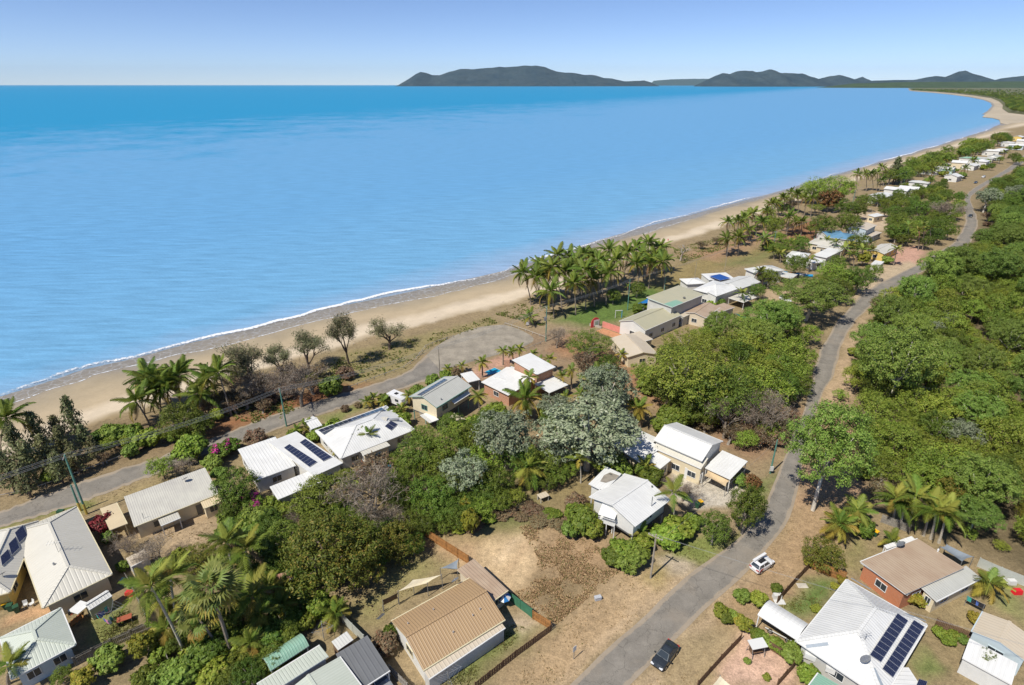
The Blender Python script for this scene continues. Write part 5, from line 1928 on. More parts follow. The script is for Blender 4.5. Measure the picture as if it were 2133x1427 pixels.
wires("e", "g", "power lines over the houses beyond the palm grove", .9, 2)
wires("g", "h", "power lines between the middle green poles", .5, 2)
wires("h", "i", "power lines towards the rusty tree", .5, 2)
wires("i2", "k", "power lines along the far foreshore", .6, 2)
o1 = [q + Vector((62, -28, 1.0)) for q in TOPS["m"]]
wires("m", o1, "power lines from the timber pole across the road", .9, 2, .012)
o2 = [TOPS["n"][0] + Vector((.0, .0, 0))]
wires([TOPS["m"][3]], o2, "single service wire along the main road", .5, 1, .012)
m = MB(G(1604, 986))
q = G(1604, 986)
m.box(q + Vector((-.05, -.3, 1.2)), (.3, 0, 0), (0, .08, 0), (0, 0, .45))
o = m.build("meter_box", INS)
tag(o, "white box fixed low on the roadside pole by the carport", "box")

# ------------------------------------------------------------------ vehicles
def paint(name, col, metallic=.0, rough=.25):
    m, t, n, l, b = nt(name)
    f = tex(n, l, 1.5, 4)
    l.new(mixc(n, l, 1, col, ramp(n, l, f, [(.3, .9), (.7, 1.05)]), 'MULTIPLY'), b.inputs["Base Color"])
    b.inputs["Metallic"].default_value = metallic
    b.inputs["Roughness"].default_value = rough
    b.inputs["Coat Weight"].default_value = .5
    return m
CARD, CARW, CARB = paint("car_charcoal", (.055, .065, .075), .5), paint("car_white", (.72, .72, .72)), paint("car_dark_blue", (.03, .06, .12), .3)
TYRE = M("tyre_rubber", (.02, .02, .02), .9, .1)
RIM = M("wheel_rim", (.45, .46, .48), .35, .05, 2, 0, .7)
LAMPW = M("lamp_clear", (.7, .72, .75), .15, 0)
LAMPR = M("lamp_red", (.45, .02, .02), .2, 0)
BLK = M("black_trim", (.02, .02, .022), .5, 0)

def car(name, label, front, rear, col, prof="sedan", L=4.2, W=1.7, cat="car"):
    f, r_ = G(*front, .6), G(*rear, .6)
    c = (f + r_) / 2
    d = (f - r_)
    rz = math.atan2(d.y, d.x)
    root = empty(name, (c.x, c.y, .02), rz, label, cat)
    hw = W / 2
    # lower body stations: x, bottom, shoulder z, half width, edge drop
    if prof == "sedan":
        st = [(-.50, .42, .72, .78), (-.485, .30, .90, .90), (-.42, .24, 1.00, .97), (-.30, .22, .98, 1.0), (0, .20, .93, 1.0), (.20, .20, .90, 1.0), (.32, .22, .86, .98), (.42, .24, .78, .95), (.485, .28, .66, .84), (.50, .40, .58, .72)]
        cab = dict(b=(-.40, .20), t=(-.20, .04), z0=.93, z1=1.36, wb=.90, wt=.66)
    elif prof == "hatch":
        st = [(-.50, .45, .80, .80), (-.485, .32, .96, .92), (-.42, .26, 1.02, .98), (-.30, .24, 1.02, 1.0), (0, .24, 1.0, 1.0), (.20, .24, .98, 1.0), (.32, .24, .95, .98), (.42, .26, .86, .94), (.485, .32, .74, .84), (.50, .42, .64, .72)]
        cab = dict(b=(-.47, .22), t=(-.38, .05), z0=1.0, z1=1.52, wb=.92, wt=.74)
    else:
        st = [(-.50, .55, .98, .94), (-.49, .45, 1.05, .98), (-.12, .42, 1.05, 1.0), (.0, .42, 1.05, 1.0), (.2, .40, 1.05, 1.0), (.32, .40, 1.02, .98), (.44, .42, .96, .95), (.49, .45, .85, .88), (.50, .52, .75, .8)]
        cab = dict(b=(-.12, .24), t=(-.08, .12), z0=1.03, z1=1.65, wb=.94, wt=.78)
    m = MB()
    rings = []
    for x, zb, zs, w in st:
        ww = hw * w
        rings.append([Vector((x * L, y * ww, z)) for y, z in ((-.86, zb), (-1.0, zb + .10), (-1.0, zs - .22), (-.93, zs - .06), (-.72, zs), (0, zs + .035), (.72, zs), (.93, zs - .06), (1.0, zs - .22), (1.0, zb + .10), (.86, zb))])
    for a, b in zip(rings, rings[1:]):
        for i in range(len(a)):
            j = (i + 1) % len(a)
            m.poly([a[i], a[j], b[j], b[i]])
    m.poly(rings[0])
    m.poly(rings[-1][::-1])
    m.build("body", col, root)
    b0, b1, t0, t1 = cab["b"][0] * L, cab["b"][1] * L, cab["t"][0] * L, cab["t"][1] * L
    wb, wt, z0, z1 = cab["wb"] * hw, cab["wt"] * hw, cab["z0"] + .01, cab["z1"]
    B = [Vector((b0, -wb, z0)), Vector((b1, -wb * .97, z0 - .02)), Vector((b1, wb * .97, z0 - .02)), Vector((b0, wb, z0))]
    Tt = [Vector((t0, -wt, z1 - .05)), Vector((t1, -wt, z1 - .03)), Vector((t1, wt, z1 - .03)), Vector((t0, wt, z1 - .05))]
    Tc = [v + Vector((0, 0, 0)) for v in Tt]
    cabm = MB()
    for i in range(4):
        j = (i + 1) % 4
        cabm.poly([B[i], B[j], Tt[j], Tt[i]])
    mid0, mid1 = Vector(((t0 + t1) / 2, -wt * .9, z1)), Vector(((t0 + t1) / 2, wt * .9, z1))
    top = [v * 1 for v in Tt]
    cabm.poly([top[0], top[1], mid0]); cabm.poly([top[2], top[3], mid1])
    cabm.poly([top[1], top[2], mid1, mid0]); cabm.poly([top[3], top[0], mid0, mid1])
    cabm.build("roof", col, root)
    def pane(nm, a, b, c_, d_, k=.88):
        q = [a, b, c_, d_]
        ctr = sum(q, Vector()) / 4
        nn = (q[1] - q[0]).cross(q[2] - q[0]).normalized()
        if nn.dot(ctr - Vector(((b0 + b1) / 2, 0, (z0 + z1) / 2))) < 0:
            nn = -nn
        mm = MB()
        qq = [ctr + (v - ctr) * k + nn * .014 for v in q]
        mm.poly(qq)
        mm.poly([v - nn * .012 for v in qq][::-1])
        mm.build(nm, GLASS, root)
    pane("windscreen", B[1], B[2], Tt[2], Tt[1])
    pane("rear_window", B[3], B[0], Tt[0], Tt[3])
    for s, (p, q, r2, t2) in ((-1, (B[0], B[1], Tt[1], Tt[0])), (1, (B[2], B[3], Tt[3], Tt[2]))):
        h1, h2 = p.lerp(q, .5), t2.lerp(r2, .5)
        pane("side_window", p, h1, h2, t2, .86)
        pane("side_window", h1, q, r2, h2, .86)
    for sx in (-.30, .31):
        for sy in (-1, 1):
            w = MB()
            cc = Vector((sx * L, sy * (hw - .08), .33))
            n = 14
            ring = [(math.cos(2 * math.pi * k / n), math.sin(2 * math.pi * k / n)) for k in range(n)]
            for k in range(n):
                k2 = (k + 1) % n
                w.poly([cc + Vector((ring[k][0] * .33, -.11, ring[k][1] * .33)), cc + Vector((ring[k2][0] * .33, -.11, ring[k2][1] * .33)), cc + Vector((ring[k2][0] * .33, .11, ring[k2][1] * .33)), cc + Vector((ring[k][0] * .33, .11, ring[k][1] * .33))])
            for s2 in (-.11, .11):
                w.poly([cc + Vector((a * .33, s2, b * .33)) for a, b in ring])
            wo = w.build("wheel", TYRE, root)
            rm = MB()
            rm.poly([cc + Vector((a * .21, sy * .118, b * .21)) for a, b in ring])
            rm.build("rim", RIM, wo)
    for s in (-1, 1):
        q = MB(); q.box((L * .475, s * hw * .66, st[-2][2] - .04), (.10, 0, 0), (0, .20, 0), (0, 0, .07)); q.build("headlight", LAMPW, root)
        q = MB(); q.box((-L * .485, s * hw * .70, st[1][2] - .10), (.06, 0, 0), (0, .18, 0), (0, 0, .08)); q.build("taillight", LAMPR, root)
        q = MB(); q.box((b1 - .12, s * (hw + .10), z0 + .05), (.07, 0, 0), (0, .11, 0), (0, 0, .07)); q.build("mirror", col, root)
    q = MB(); q.box((L * .492, 0, .42), (.02, 0, 0), (0, .38, 0), (0, 0, .09)); q.build("grille", BLK, root)
    q = MB(); q.box((-L * .498, 0, .62), (.012, 0, 0), (0, .26, 0), (0, 0, .06)); q.build("number_plate", INS, root)
    return root, dict(L=L, hw=hw, z1=z1, t0=t0, t1=t1, b0=b0)

c, q = car("parked_car", "charcoal coupe with sunroof parked half on the verge of the main road", (1366, 1390), (1404, 1340), CARD, "sedan", 4.1, 1.68)
m = MB(); m.box(((q["t0"] + q["t1"]) / 2 + .1, 0, q["z1"] - .012), (.30, 0, 0), (0, .38, 0), (0, 0, .02)); m.build("sunroof", GLASS, c)
c, q = car("parked_car", "white hatchback with long roof box and red-orange tail stripes on the verge", (1606, 1164), (1568, 1188), CARW, "hatch", 3.7, 1.55)
m = MB(); m.box((-.15, q["hw"] * .62, q["z1"] + .14), (1.3, 0, 0), (0, .17, 0), (0, 0, .09)); m.build("roof_box", CARW, c)
m = MB(); m.box((-.35, -.05, q["z1"] + .03), (.6, 0, 0), (0, .3, 0), (0, 0, .025)); m.build("roof_rack", BLK, c)
STR, STO = M("stripe_red", (.65, .03, .06), .4, 0), M("stripe_orange", (.75, .22, .03), .4, 0)
for k, (mt, x0) in enumerate(((STR, -1.65), (STO, -1.35), (STR, -1.5))):
    m = MB()
    y = -q["hw"] - .006
    z = .55 + .12 * k
    m.poly([(x0, y, z), (x0 + .55, y, z + .05), (x0 + .75, y, z + .26), (x0 + .15, y, z + .2)])
    m.build("tail_stripe", mt, c)
car("parked_ute", "white dual-cab ute parked behind the flat cream carport", (1556, 612), (1574, 619), CARW, "ute", 5.0, 1.85, "ute")
c, q = car("covered_ute", "silver ute under the dark carport at the bottom edge", (800, 1432), (770, 1392), paint("car_silver", (.42, .44, .46), .4), "ute", 5.0, 1.85, "ute")
for k in range(6):
    m = MB(); m.box((-1.7 + k * .38, 0, 1.2), (.05, 0, 0), (0, .75, 0), (0, 0, .03)); m.build("tray_rack", STEEL, c)
car("far_car", "white car parked in front of the far row of houses", (2044, 370), (2054, 367), CARW, "hatch", 4.4)
car("far_car", "dark car in the driveway left of the far white car", (2029, 382), (2036, 378), CARB, "sedan", 4.5)
car("far_car", "dark car on the shaded bend of the main road", (2019, 452), (2024, 447), CARD, "sedan", 4.5)
car("far_car", "white car in the garden left of the spreading gum", (1640, 626), (1632, 622), CARW, "hatch", 4.3)

def caravan(px, label):
    p = G(*px)
    root = empty("caravan", p, math.radians(-35), label, "caravan")
    m = MB()
    prof = [(-2.5, .6), (2.3, .6), (2.6, 1.2), (2.3, 2.2), (1.8, 2.5), (-2.0, 2.5), (-2.5, 2.1)]
    a = [Vector((x, -1.1, z)) for x, z in prof]
    b = [Vector((x, 1.1, z)) for x, z in prof]
    m.poly(a); m.poly(b[::-1])
    for i in range(len(prof)):
        j = (i + 1) % len(prof)
        m.poly([a[j], a[i], b[i], b[j]])
    m.build("body", CARW, root)
    for x in (-1.4, .9):
        m = MB(); m.box((x, -1.11, 1.7), (.5, 0, 0), (0, .015, 0), (0, 0, .3)); m.build("window", GLASS, root)
    m = MB(); m.box((-.2, 0, 2.56), (.35, 0, 0), (0, .35, 0), (0, 0, .06)); m.build("roof_hatch", BLK, root)
    for y in (-.95, .95):
        m = MB(); m.tube([(0, y - .1, .33), (0, y + .1, .33)], .33, 12); m.build("wheel", TYRE, root)
    m = MB(); m.tube([(2.4, 0, .5), (3.6, 0, .5)], .05, 5); m.build("drawbar", STEEL, root)
caravan((829, 842), "white caravan parked beside the elevated cream house")

# ------------------------------------------------------------------ fences and walls
FBR, FOR, FGR, FGN = M("fence_brown", (.16, .095, .055), .9, .3, 2), M("fence_orange_timber", (.36, .175, .06), .9, .3, 2), M("fence_grey_timber", (.28, .26, .23), .9, .3, 2), M("fence_green_mesh", (.05, .17, .10), .8, .2, 2)
FSH = M("fence_sheet", (.42, .44, .40), .6, .15, 1)

def fence(label, pts, h, mat, kind="paling", name=None, cat="fence"):
    W = [G(*p) for p in pts]
    root = empty(name or {"paling": "paling_fence", "rail": "rail_fence", "sheet": "sheet_fence"}[kind], W[0], 0, label, cat)
    for a, b in zip(W, W[1:]):
        L = (b - a).length
        d = (b - a) / L
        nn = Vector((-d.y, d.x, 0))
        k = max(1, round(L / 2.4))
        for i in range(k + (b is W[-1])):
            m = MB(W[0])
            p = a + d * L * i / k
            m.box(p + Vector((0, 0, h / 2 + .03)), d * .05, nn * .05, (0, 0, h / 2 + .03))
            m.build("post", mat, root)
        for i in range(k):
            p, q = a + d * (L * i / k + .06), a + d * (L * (i + 1) / k - .06)
            m = MB(W[0])
            if kind == "paling":
                s = int((q - p).length / .16)
                for j in range(s):
                    c = p.lerp(q, (j + .5) / s)
                    hh = h * R.uniform(.95, 1.03)
                    m.box(c + nn * .05 * (1 if j % 2 else .6) + Vector((0, 0, hh / 2 + .02)), d * .07, nn * .012, (0, 0, hh / 2))
                o = m.build("palings", mat, root)
                o["kind"] = "stuff"
                for z in (.3, .8):
                    m = MB(W[0])
                    m.box((p + q) / 2 + Vector((0, 0, h * z)), (q - p) / 2, nn * .02, (0, 0, .045))
                    m.build("rail", mat, root)
            elif kind == "sheet":
                m.box((p + q) / 2 + Vector((0, 0, h / 2)), (q - p) / 2, nn * .02, (0, 0, h / 2 - .02))
                m.build("panel", mat, root)
            else:
                for z in ((.55, .95) if h > .8 else (.92,)):
                    m = MB(W[0])
                    m.box((p + q) / 2 + Vector((0, 0, h * z)), (q - p) / 2 * 1.06, nn * .03, (0, 0, .05))
                    m.build("rail", mat, root)
    return root
fence("orange timber paling fence along the lot's left boundary", [(888, 1120), (976, 1176)], 1.7, FOR)
fence("green mesh fence between the tan house and the lot", [(1060, 1250), (1108, 1287)], 1.6, FGN, "sheet")
fence("orange-brown paling fence at the lot's front left corner", [(1110, 1290), (1146, 1312)], 1.5, FOR)
fence("low dark brown timber fence along the tan house front yard", [(1148, 1314), (1075, 1368), (990, 1435)], 1.15, FBR)
fence("dark brown timber fence by the charcoal coupe", [(1542, 1334), (1500, 1378), (1452, 1432)], 1.2, FBR)
fence("dark timber fence between verge and the small lawn", [(1688, 1180), (1655, 1215), (1618, 1257)], 1.3, FBR)
fence("orange timber fence behind the small lawn", [(1692, 1186), (1725, 1200), (1758, 1212)], 1.7, FOR)
fence("grey timber fence behind the royal palms", [(1834, 1088), (1893, 1110)], 1.5, FGR)
fence("pale metal sheet fence along the bushland at the right edge", [(2035, 1180), (2080, 1200), (2150, 1228)], 1.6, FSH, "sheet")
fence("brown timber fence between the white hip house and the beige shed", [(1946, 1306), (1990, 1325), (2030, 1342)], 1.5, FBR)
fence("timber fence behind the pink sandy yard", [(1600, 1352), (1652, 1385)], 1.3, FBR)
fence("short timber fence at the right of the pink sandy yard", [(1652, 1392), (1618, 1430)], 1.3, FBR)
fence("weathered grey fence right of the clothesline lawn", [(266, 1212), (290, 1258), (316, 1312)], 1.5, FGR)
fence("weathered grey fence below the clothesline lawn", [(158, 1388), (235, 1348), (314, 1312)], 1.4, FGR)
fence("grey fence running down into the left palm garden", [(318, 1316), (340, 1355), (358, 1395)], 1.4, FGR)
fence("pale sheet fence behind the tan house garden", [(714, 1296), (736, 1318), (760, 1342)], 1.6, FSH, "sheet")
fence("grey fence between the dark carport and the tan house", [(812, 1402), (850, 1440)], 1.4, FGR)
fence("dark fence below the clothesline with white pipe rail", [(205, 1395), (260, 1370), (325, 1330)], .9, FGR, "rail")
fence("green post fence in front of the middle gardens", [(1768, 600), (1790, 588)], 1.4, FGN)
LOGM = M("weathered_log", (.45, .42, .37), .9, .25, 2)
fence("low weathered log barrier around the turning circle", [(1052, 676), (1095, 690), (1138, 706)], .6, LOGM, "rail", "log_barrier", "barrier")
fence("low pipe rail on the seaward side of the esplanade", [(727, 810), (780, 790), (841, 768), (868, 748), (886, 724), (915, 712), (945, 703)], .6, LOGM, "rail", "pipe_rail", "barrier")
fence("low pale rail along the left end of the esplanade", [(-20, 1040), (60, 1024), (130, 1000), (195, 975), (250, 955)], .5, LOGM, "rail", "pipe_rail", "barrier")
fence("low log barrier below the turning circle", [(1138, 712), (1100, 728), (1060, 742)], .6, LOGM, "rail", "log_barrier", "barrier")
def wallseg(label, pts, h, t, mat, name="garden_wall", cat="wall"):
    W = [G(*p) for p in pts]
    m = MB(W[0])
    for a, b in zip(W, W[1:]):
        d = (b - a).normalized()
        m.box((a + b) / 2 + Vector((0, 0, h / 2)), (b - a) / 2, Vector((-d.y, d.x, 0)) * t / 2, (0, 0, h / 2))
    tag(m.build(name, mat), label, cat)
wallseg("pink rendered wall beside the olive-roofed house", [(1255, 681), (1318, 703)], 1.7, .25, WPINK)
wallseg("red sandstone kerb wall at the seaward end of the pink wall", [(1228, 678), (1253, 684)], .6, .3, M("stone_grey", (.40, .36, .30), .9, .25))
m = MB(); m.poly([G(x, y, .03) for x, y in ((1240, 690), (1256, 684), (1318, 705), (1300, 712))][::-1])
o = m.build("orange_paving", M("paving_orange", (.50, .25, .13), .9, .2, 1)); o["kind"] = "structure"

# ------------------------------------------------------------------ sails, awnings, pools
def sail(label, pts, mat, name="shade_sail", posts=True, sagv=.35):
    """pts: (px, py, height); a sagging cloth with a post under each corner"""
    W = [G(x, y, z) for x, y, z in pts]
    ctr = sum(W, Vector()) / len(W)
    root = empty(name, (ctr.x, ctr.y, 0), 0, label, "shade sail")
    m = MB(root.location)
    n = 6
    if len(W) == 3:
        W4 = W + [W[2]]
    else:
        W4 = W
    gr = [[None] * (n + 1) for _ in range(n + 1)]
    for i in range(n + 1):
        for j in range(n + 1):
            u, v = i / n, j / n
            p = W4[0].lerp(W4[1], u).lerp(W4[3].lerp(W4[2], u), v)
            s = 1 - .12 * (math.sin(math.pi * u) * (abs(v - .5) * 2) ** 2 + math.sin(math.pi * v) * (abs(u - .5) * 2) ** 2)
            p = ctr + (p - ctr) * s
            gr[i][j] = p - Vector((0, 0, sagv * math.sin(math.pi * u) * math.sin(math.pi * v)))
    for i in range(n):
        for j in range(n):
            m.poly([gr[i][j], gr[i + 1][j], gr[i + 1][j + 1], gr[i][j + 1]])
    m.build("cloth", mat, root, True)
    if posts:
        for w in W:
            q = MB(root.location)
            q.tube([(w.x, w.y, 0), (w.x, w.y, w.z + .1)], .05, 6)
            q.build("post", STEEL, root)
SAILC, SAILT, SAILG = M("sail_cream", (.62, .55, .40), .8, .08), M("sail_tan", (.55, .42, .26), .8, .1), M("sail_grey", (.20, .23, .26), .8, .1)
sail("cream shade sail at the foot of the elevated cream house", [(918, 882, 2.4), (946, 860, 3.0), (972, 874, 2.6)], SAILC)
sail("tan shade sail hanging under the white house carport", [(1466, 990, 2.4), (1474, 978, 2.5), (1521, 1001, 2.3), (1512, 1014, 2.0)], SAILT)
sail("blue shade sail on the lawn side of the olive-roofed house", [(1326, 633, 3.0), (1350, 621, 3.4), (1378, 630, 3.0)], BLUET)
sail("grey shade cloth right of the red-walled house", [(1958, 1139, 2.6), (1972, 1134, 2.6), (2028, 1160, 2.3), (2004, 1170, 2.3)], SAILG)
sail("cream awning cloth behind the tan house roof", [(829, 1232, 2.2), (860, 1208, 2.6), (920, 1197, 2.6), (890, 1215, 2.3)], SAILC)
sail("brown cloth screen at the corner of the tan house", [(797, 1262, 1.0), (797, 1250, 2.2), (829, 1234, 2.2), (829, 1246, 1.0)], M("sail_brown", (.20, .13, .07), .9, .15))
sail("small grey sail between the orange fence and the tan house", [(917, 1184, 2.0), (955, 1165, 2.6), (953, 1186, 2.2)], SAILG)
sail("sandy shade sail cut by the bottom edge", [(1470, 1440, 2.5), (1500, 1408, 2.5), (1540, 1440, 2.5)], SAILC)
sail("green shade roof in the thicket before the olive-roofed house", [(1530, 652, 2.6), (1560, 660, 2.6), (1592, 672, 2.6), (1560, 676, 2.6)], M("sail_green", (.02, .16, .11), .8, .1))
sail("blue pool cover cloth below the olive-roofed house", [(1405, 672, .9), (1430, 664, .9), (1436, 668, .9), (1412, 676, .9)], BLUEP, "pool_cover", False)

def pool(label, pts):
    W = [G(*p) for p in pts]
    c = sum(W, Vector()) / len(W)
    root = empty("swimming_pool", c, 0, label, "swimming pool")
    m = MB(c); m.prism([c + (w - c) * 1.12 for w in W], .01, .10); m.build("coping", CONCM, root)
    m = MB(c); m.prism(W, .02, .13); m.build("water", M("pool_water", (.02, .30, .48), .08, .1, 1, .3), root)
pool("bright blue swimming pool behind the brick house", [(1011, 775), (1030, 767), (1046, 774), (1018, 782)])
pool("glimpse of a blue pool among the trees right of the white hip house", [(803, 972), (815, 967), (822, 974), (808, 980)])
p0 = G(1660, 573)
m = MB(p0)
root = empty("inflatable_slide", p0, 0, "row of bright blue and white play equipment by the grey pyramid house", "play equipment")
for k, mt in enumerate((BLUEP, M("plastic_orange", (.7, .3, .03), .4, 0), BLUEP, M("plastic_white", (.75, .75, .75), .4, 0), BLUEP)):
    m = MB(p0)
    q = G(1635 + k * 12, 571 + k * 1.5)
    m.tube([q + Vector((-1.4, 0, .5)), q + Vector((1.4, -.2, .5))], .5, 8)
    m.build("float", mt, root)

# ------------------------------------------------------------------ small things
def sign(px, label, h, w, hh, mat, name="sign", post=STEEL, az=0.7, cat="sign"):
    p = G(*px)
    root = empty(name, p, az, label, cat)
    m = MB(); m.box((0, 0, h / 2), (.035, 0, 0), (0, .035, 0), (0, 0, h / 2)); m.build("post", post, root)
    m = MB(); m.box((0, -.05, h - hh / 2), (w / 2, 0, 0), (0, .015, 0), (0, 0, hh / 2)); m.build("board", mat, root)
sign((1195, 1373), "small white sign on a post in the dry verge", 2.2, .55, .8, INS)
sign((1099, 684), "white notice board at the log barrier beside the young palm", 1.9, .8, .8, INS, az=.2)
p = G(1245, 1249)
m = MB(p); m.box(p + Vector((0, 0, .25)), (.42, .12, 0), (-.07, .22, 0), (0, 0, .22)); m.box(p + Vector((0, 0, .52)), (.45, .13, 0), (-.08, .25, 0), (0, 0, .03))
tag(m.build("letter_crate", M("crate_pale", (.45, .46, .48), .6, .15)), "small pale box lying at the front edge of the lot", "box")
# red and white curved board
p = G(1240, 681)
root = empty("surf_sign", p, .5, "red and white curved sign board at the lawn edge", "sign")
m = MB()
prof = [(math.cos(a) * 1.5, 1.2 + math.sin(a) * 1.6) for a in np.linspace(0, math.pi, 12)] + [(-1.5, 0), (1.5, 0)]
a, b = [Vector((x, 0, z)) for x, z in prof], [Vector((x, .15, z)) for x, z in prof]
m.poly(a); m.poly(b[::-1])
for i in range(len(prof)):
    j = (i + 1) % len(prof)
    m.poly([a[j], a[i], b[i], b[j]])
m.build("board", M("sign_red", (.55, .06, .07), .5, .1), root)
m = MB(); m.box((.35, -.03, 1.2), (.95, 0, 0), (0, .02, 0), (0, 0, .9)); m.build("face", INS, root)
for z in (.75, 1.1, 1.45):
    m = MB(); m.box((.35, -.055, z), (.55, 0, 0), (0, .005, 0), (0, 0, .09)); m.build("lettering", M("sign_green", (.10, .30, .16), .6, 0), root)
# goal frame
p = G(1288, 662)
root = empty("lawn_goal", p, .1, "white and blue square frame standing on the bright lawn", "frame")
for x, mt in ((-.95, INS), (.95, BLUEP)):
    m = MB(); m.box((x, 0, 1.1), (.07, 0, 0), (0, .07, 0), (0, 0, 1.1)); m.build("post", mt, root)
m = MB(); m.box((0, 0, 2.27), (1.05, 0, 0), (0, .07, 0), (0, 0, .07)); m.build("crossbar", INS, root)

BINY, BING, BINR = M("bin_lid_yellow", (.80, .45, .02), .5, 0), M("bin_green", (.03, .09, .05), .5, .1), M("bin_lid_red", (.5, .04, .03), .5, 0)
def bin_(px, label, lid=BINY):
    p = G(*px)
    root = empty("wheelie_bin", p, R.uniform(0, 1), label, "bin")
    m = MB()
    lo, hi = [(-.22, -.22), (.22, -.22), (.22, .25), (-.22, .25)], [(-.3, -.32), (.3, -.32), (.3, .36), (-.3, .36)]
    l3, h3 = [Vector((*q, .05)) for q in lo], [Vector((*q, .95)) for q in hi]
    m.poly(l3[::-1]); m.poly(h3)
    for i in range(4):
        j = (i + 1) % 4
        m.poly([l3[i], l3[j], h3[j], h3[i]])
    m.build("body", BING, root)
    m = MB(); m.box((0, .03, 1.0), (.32, 0, 0), (0, .37, 0), (0, 0, .05)); m.build("lid", lid, root)
    for s in (-1, 1):
        m = MB(); m.tube([(s * .2, .3, .1), (s * .28, .3, .1)], .1, 8); m.build("wheel", TYRE, root)
bin_((1458, 1054), "yellow-lidded bin by the driveway hedge of the white elevated house")
bin_((1452, 1058), "green-lidded bin beside the yellow-lidded one at the driveway hedge", BING)
bin_((1822, 1117), "yellow-lidded bin behind the red-walled house", BINY)
bin_((14, 1268), "yellow-lidded bin on the cream house patio", BINY)
bin_((24, 1272), "dark bin beside the yellow-lidded one on the cream house patio", BING)
bin_((37, 1275), "third bin on the cream house patio, dark lid", BING)

CLOTHS = [M("cloth_%s" % n, c, .9, .05) for n, c in (("white", (.75, .75, .75)), ("red", (.6, .05, .08)), ("blue", (.08, .15, .45)), ("teal", (.05, .35, .30)), ("pink", (.65, .25, .4)), ("black", (.03, .03, .035)))]
def hoist(px, label, n=10, rr=1.7, h=2.0):
    p = G(*px)
    root = empty("clothesline", p, .4, label, "clothesline")
    m = MB(); m.tube([(0, 0, 0), (0, 0, h)], .04, 6); m.build("post", STEEL, root)
    for k in range(4):
        a = k * math.pi / 2
        m = MB(); m.tube([(0, 0, h - .25), (math.cos(a) * rr, math.sin(a) * rr, h + .05)], .025, 5); m.build("arm", STEEL, root)
    for q in (.45, .7, .95):
        m = MB()
        m.tube([(math.cos(k * math.pi / 2) * rr * q, math.sin(k * math.pi / 2) * rr * q, h - .25 + .3 * q) for k in (0, 1, 2, 3, 4)], .012, 4)
        m.build("line", WIRE, root)
    for k in range(n):
        a = R.uniform(2.2, 5.0)
        s = int(a / (math.pi / 2))
        t = a / (math.pi / 2) - s
        c0 = Vector((math.cos(s * math.pi / 2), math.sin(s * math.pi / 2), 0)) * rr * R.choice((.7, .95))
        c1 = Vector((math.cos((s + 1) * math.pi / 2), math.sin((s + 1) * math.pi / 2), 0)) * c0.length
        c = c0.lerp(c1, t)
        d = (c1 - c0).normalized() * R.uniform(.15, .3)
        zz = h - .05
        l = R.uniform(.5, .9)
        m = MB()
        m.poly([c - d + Vector((0, 0, zz)), c + d + Vector((0, 0, zz)), c + d * .9 + Vector((.06, .03, zz - l)), c - d * .85 + Vector((.05, .02, zz - l * .95))])
        m.build("garment", R.choice(CLOTHS), root)
hoist((240, 1295), "rotary clothesline with coloured washing on the small left lawn", 14)
hoist((934, 1425), "empty rotary clothesline in the tan house front yard", 0)
hoist((676, 1335), "bare clothesline frame beside the timber shed", 0, 1.3)
p, q = G(2008, 1262), G(2042, 1280)
root = empty("washing_line", p, 0, "straight washing line with teal and black clothes beside the beige shed", "clothesline")
for w in (p, q):
    m = MB(p); m.tube([w, w + Vector((0, 0, 1.8))], .04, 6); m.build("post", STEEL, root)
m = MB(p); m.tube([p + Vector((0, 0, 1.75)), q + Vector((0, 0, 1.75))], .012, 4); m.build("line", WIRE, root)
for k in range(7):
    c = p.lerp(q, (k + .5) / 7) + Vector((0, 0, 1.72)); d = (q - p).normalized() * .24
    m = MB(p); m.poly([c - d, c + d, c + d * .9 + Vector((.05, -.03, -.7)), c - d * .9 + Vector((.05, -.03, -.75))]); m.build("garment", CLOTHS[(3, 3, 5, 5, 2, 5, 5)[k]], root)

# boat on trailer under the curved carport
p, q = G(1588, 1322), G(1645, 1352)
d = (q - p).normalized()
root = empty("boat_trailer", (p + q) / 2, math.atan2(d.y, d.x), "boat trailer with pale rails under the curved white carport", "trailer")
L = (q - p).length
for s in (-.8, .8):
    m = MB(); m.box((0, s, .5), (L / 2, 0, 0), (0, .05, 0), (0, 0, .05)); m.build("rail", INS, root)
    for x in (-L * .3, L * .35):
        m = MB(); m.tube([(x, s - .1, .32), (x, s + .1, .32)], .32, 12); m.build("wheel", TYRE, root)
        m = MB(); m.poly([Vector((x + math.cos(t) * .2, s - .12, .32 + math.sin(t) * .2)) for t in np.linspace(0, 2 * math.pi, 11)[:-1]]); m.build("rim", RIM, root)
# swing seat on the pink yard
p = G(1573, 1362)
root = empty("garden_swing", p, .2, "small canopied swing seat on the pink sandy yard", "swing seat")
for x in (-.8, .8):
    for y in (-.4, .4):
        m = MB(); m.tube([(x, y * 1.6, 0), (x, y * .6, 1.7)], .04, 5); m.build("leg", STEEL, root)
m = MB(); m.box((0, 0, 1.75), (1.0, 0, 0), (0, .6, .08), (0, -.01, .04)); m.build("canopy", INS, root)
m = MB(); m.box((0, 0, .55), (.75, 0, 0), (0, .3, 0), (0, 0, .05)); m.build("seat", FBR, root)
m = MB(); m.box((0, .3, .85), (.75, 0, 0), (0, .05, .25), (0, 0, .05)); m.build("backrest", FBR, root)
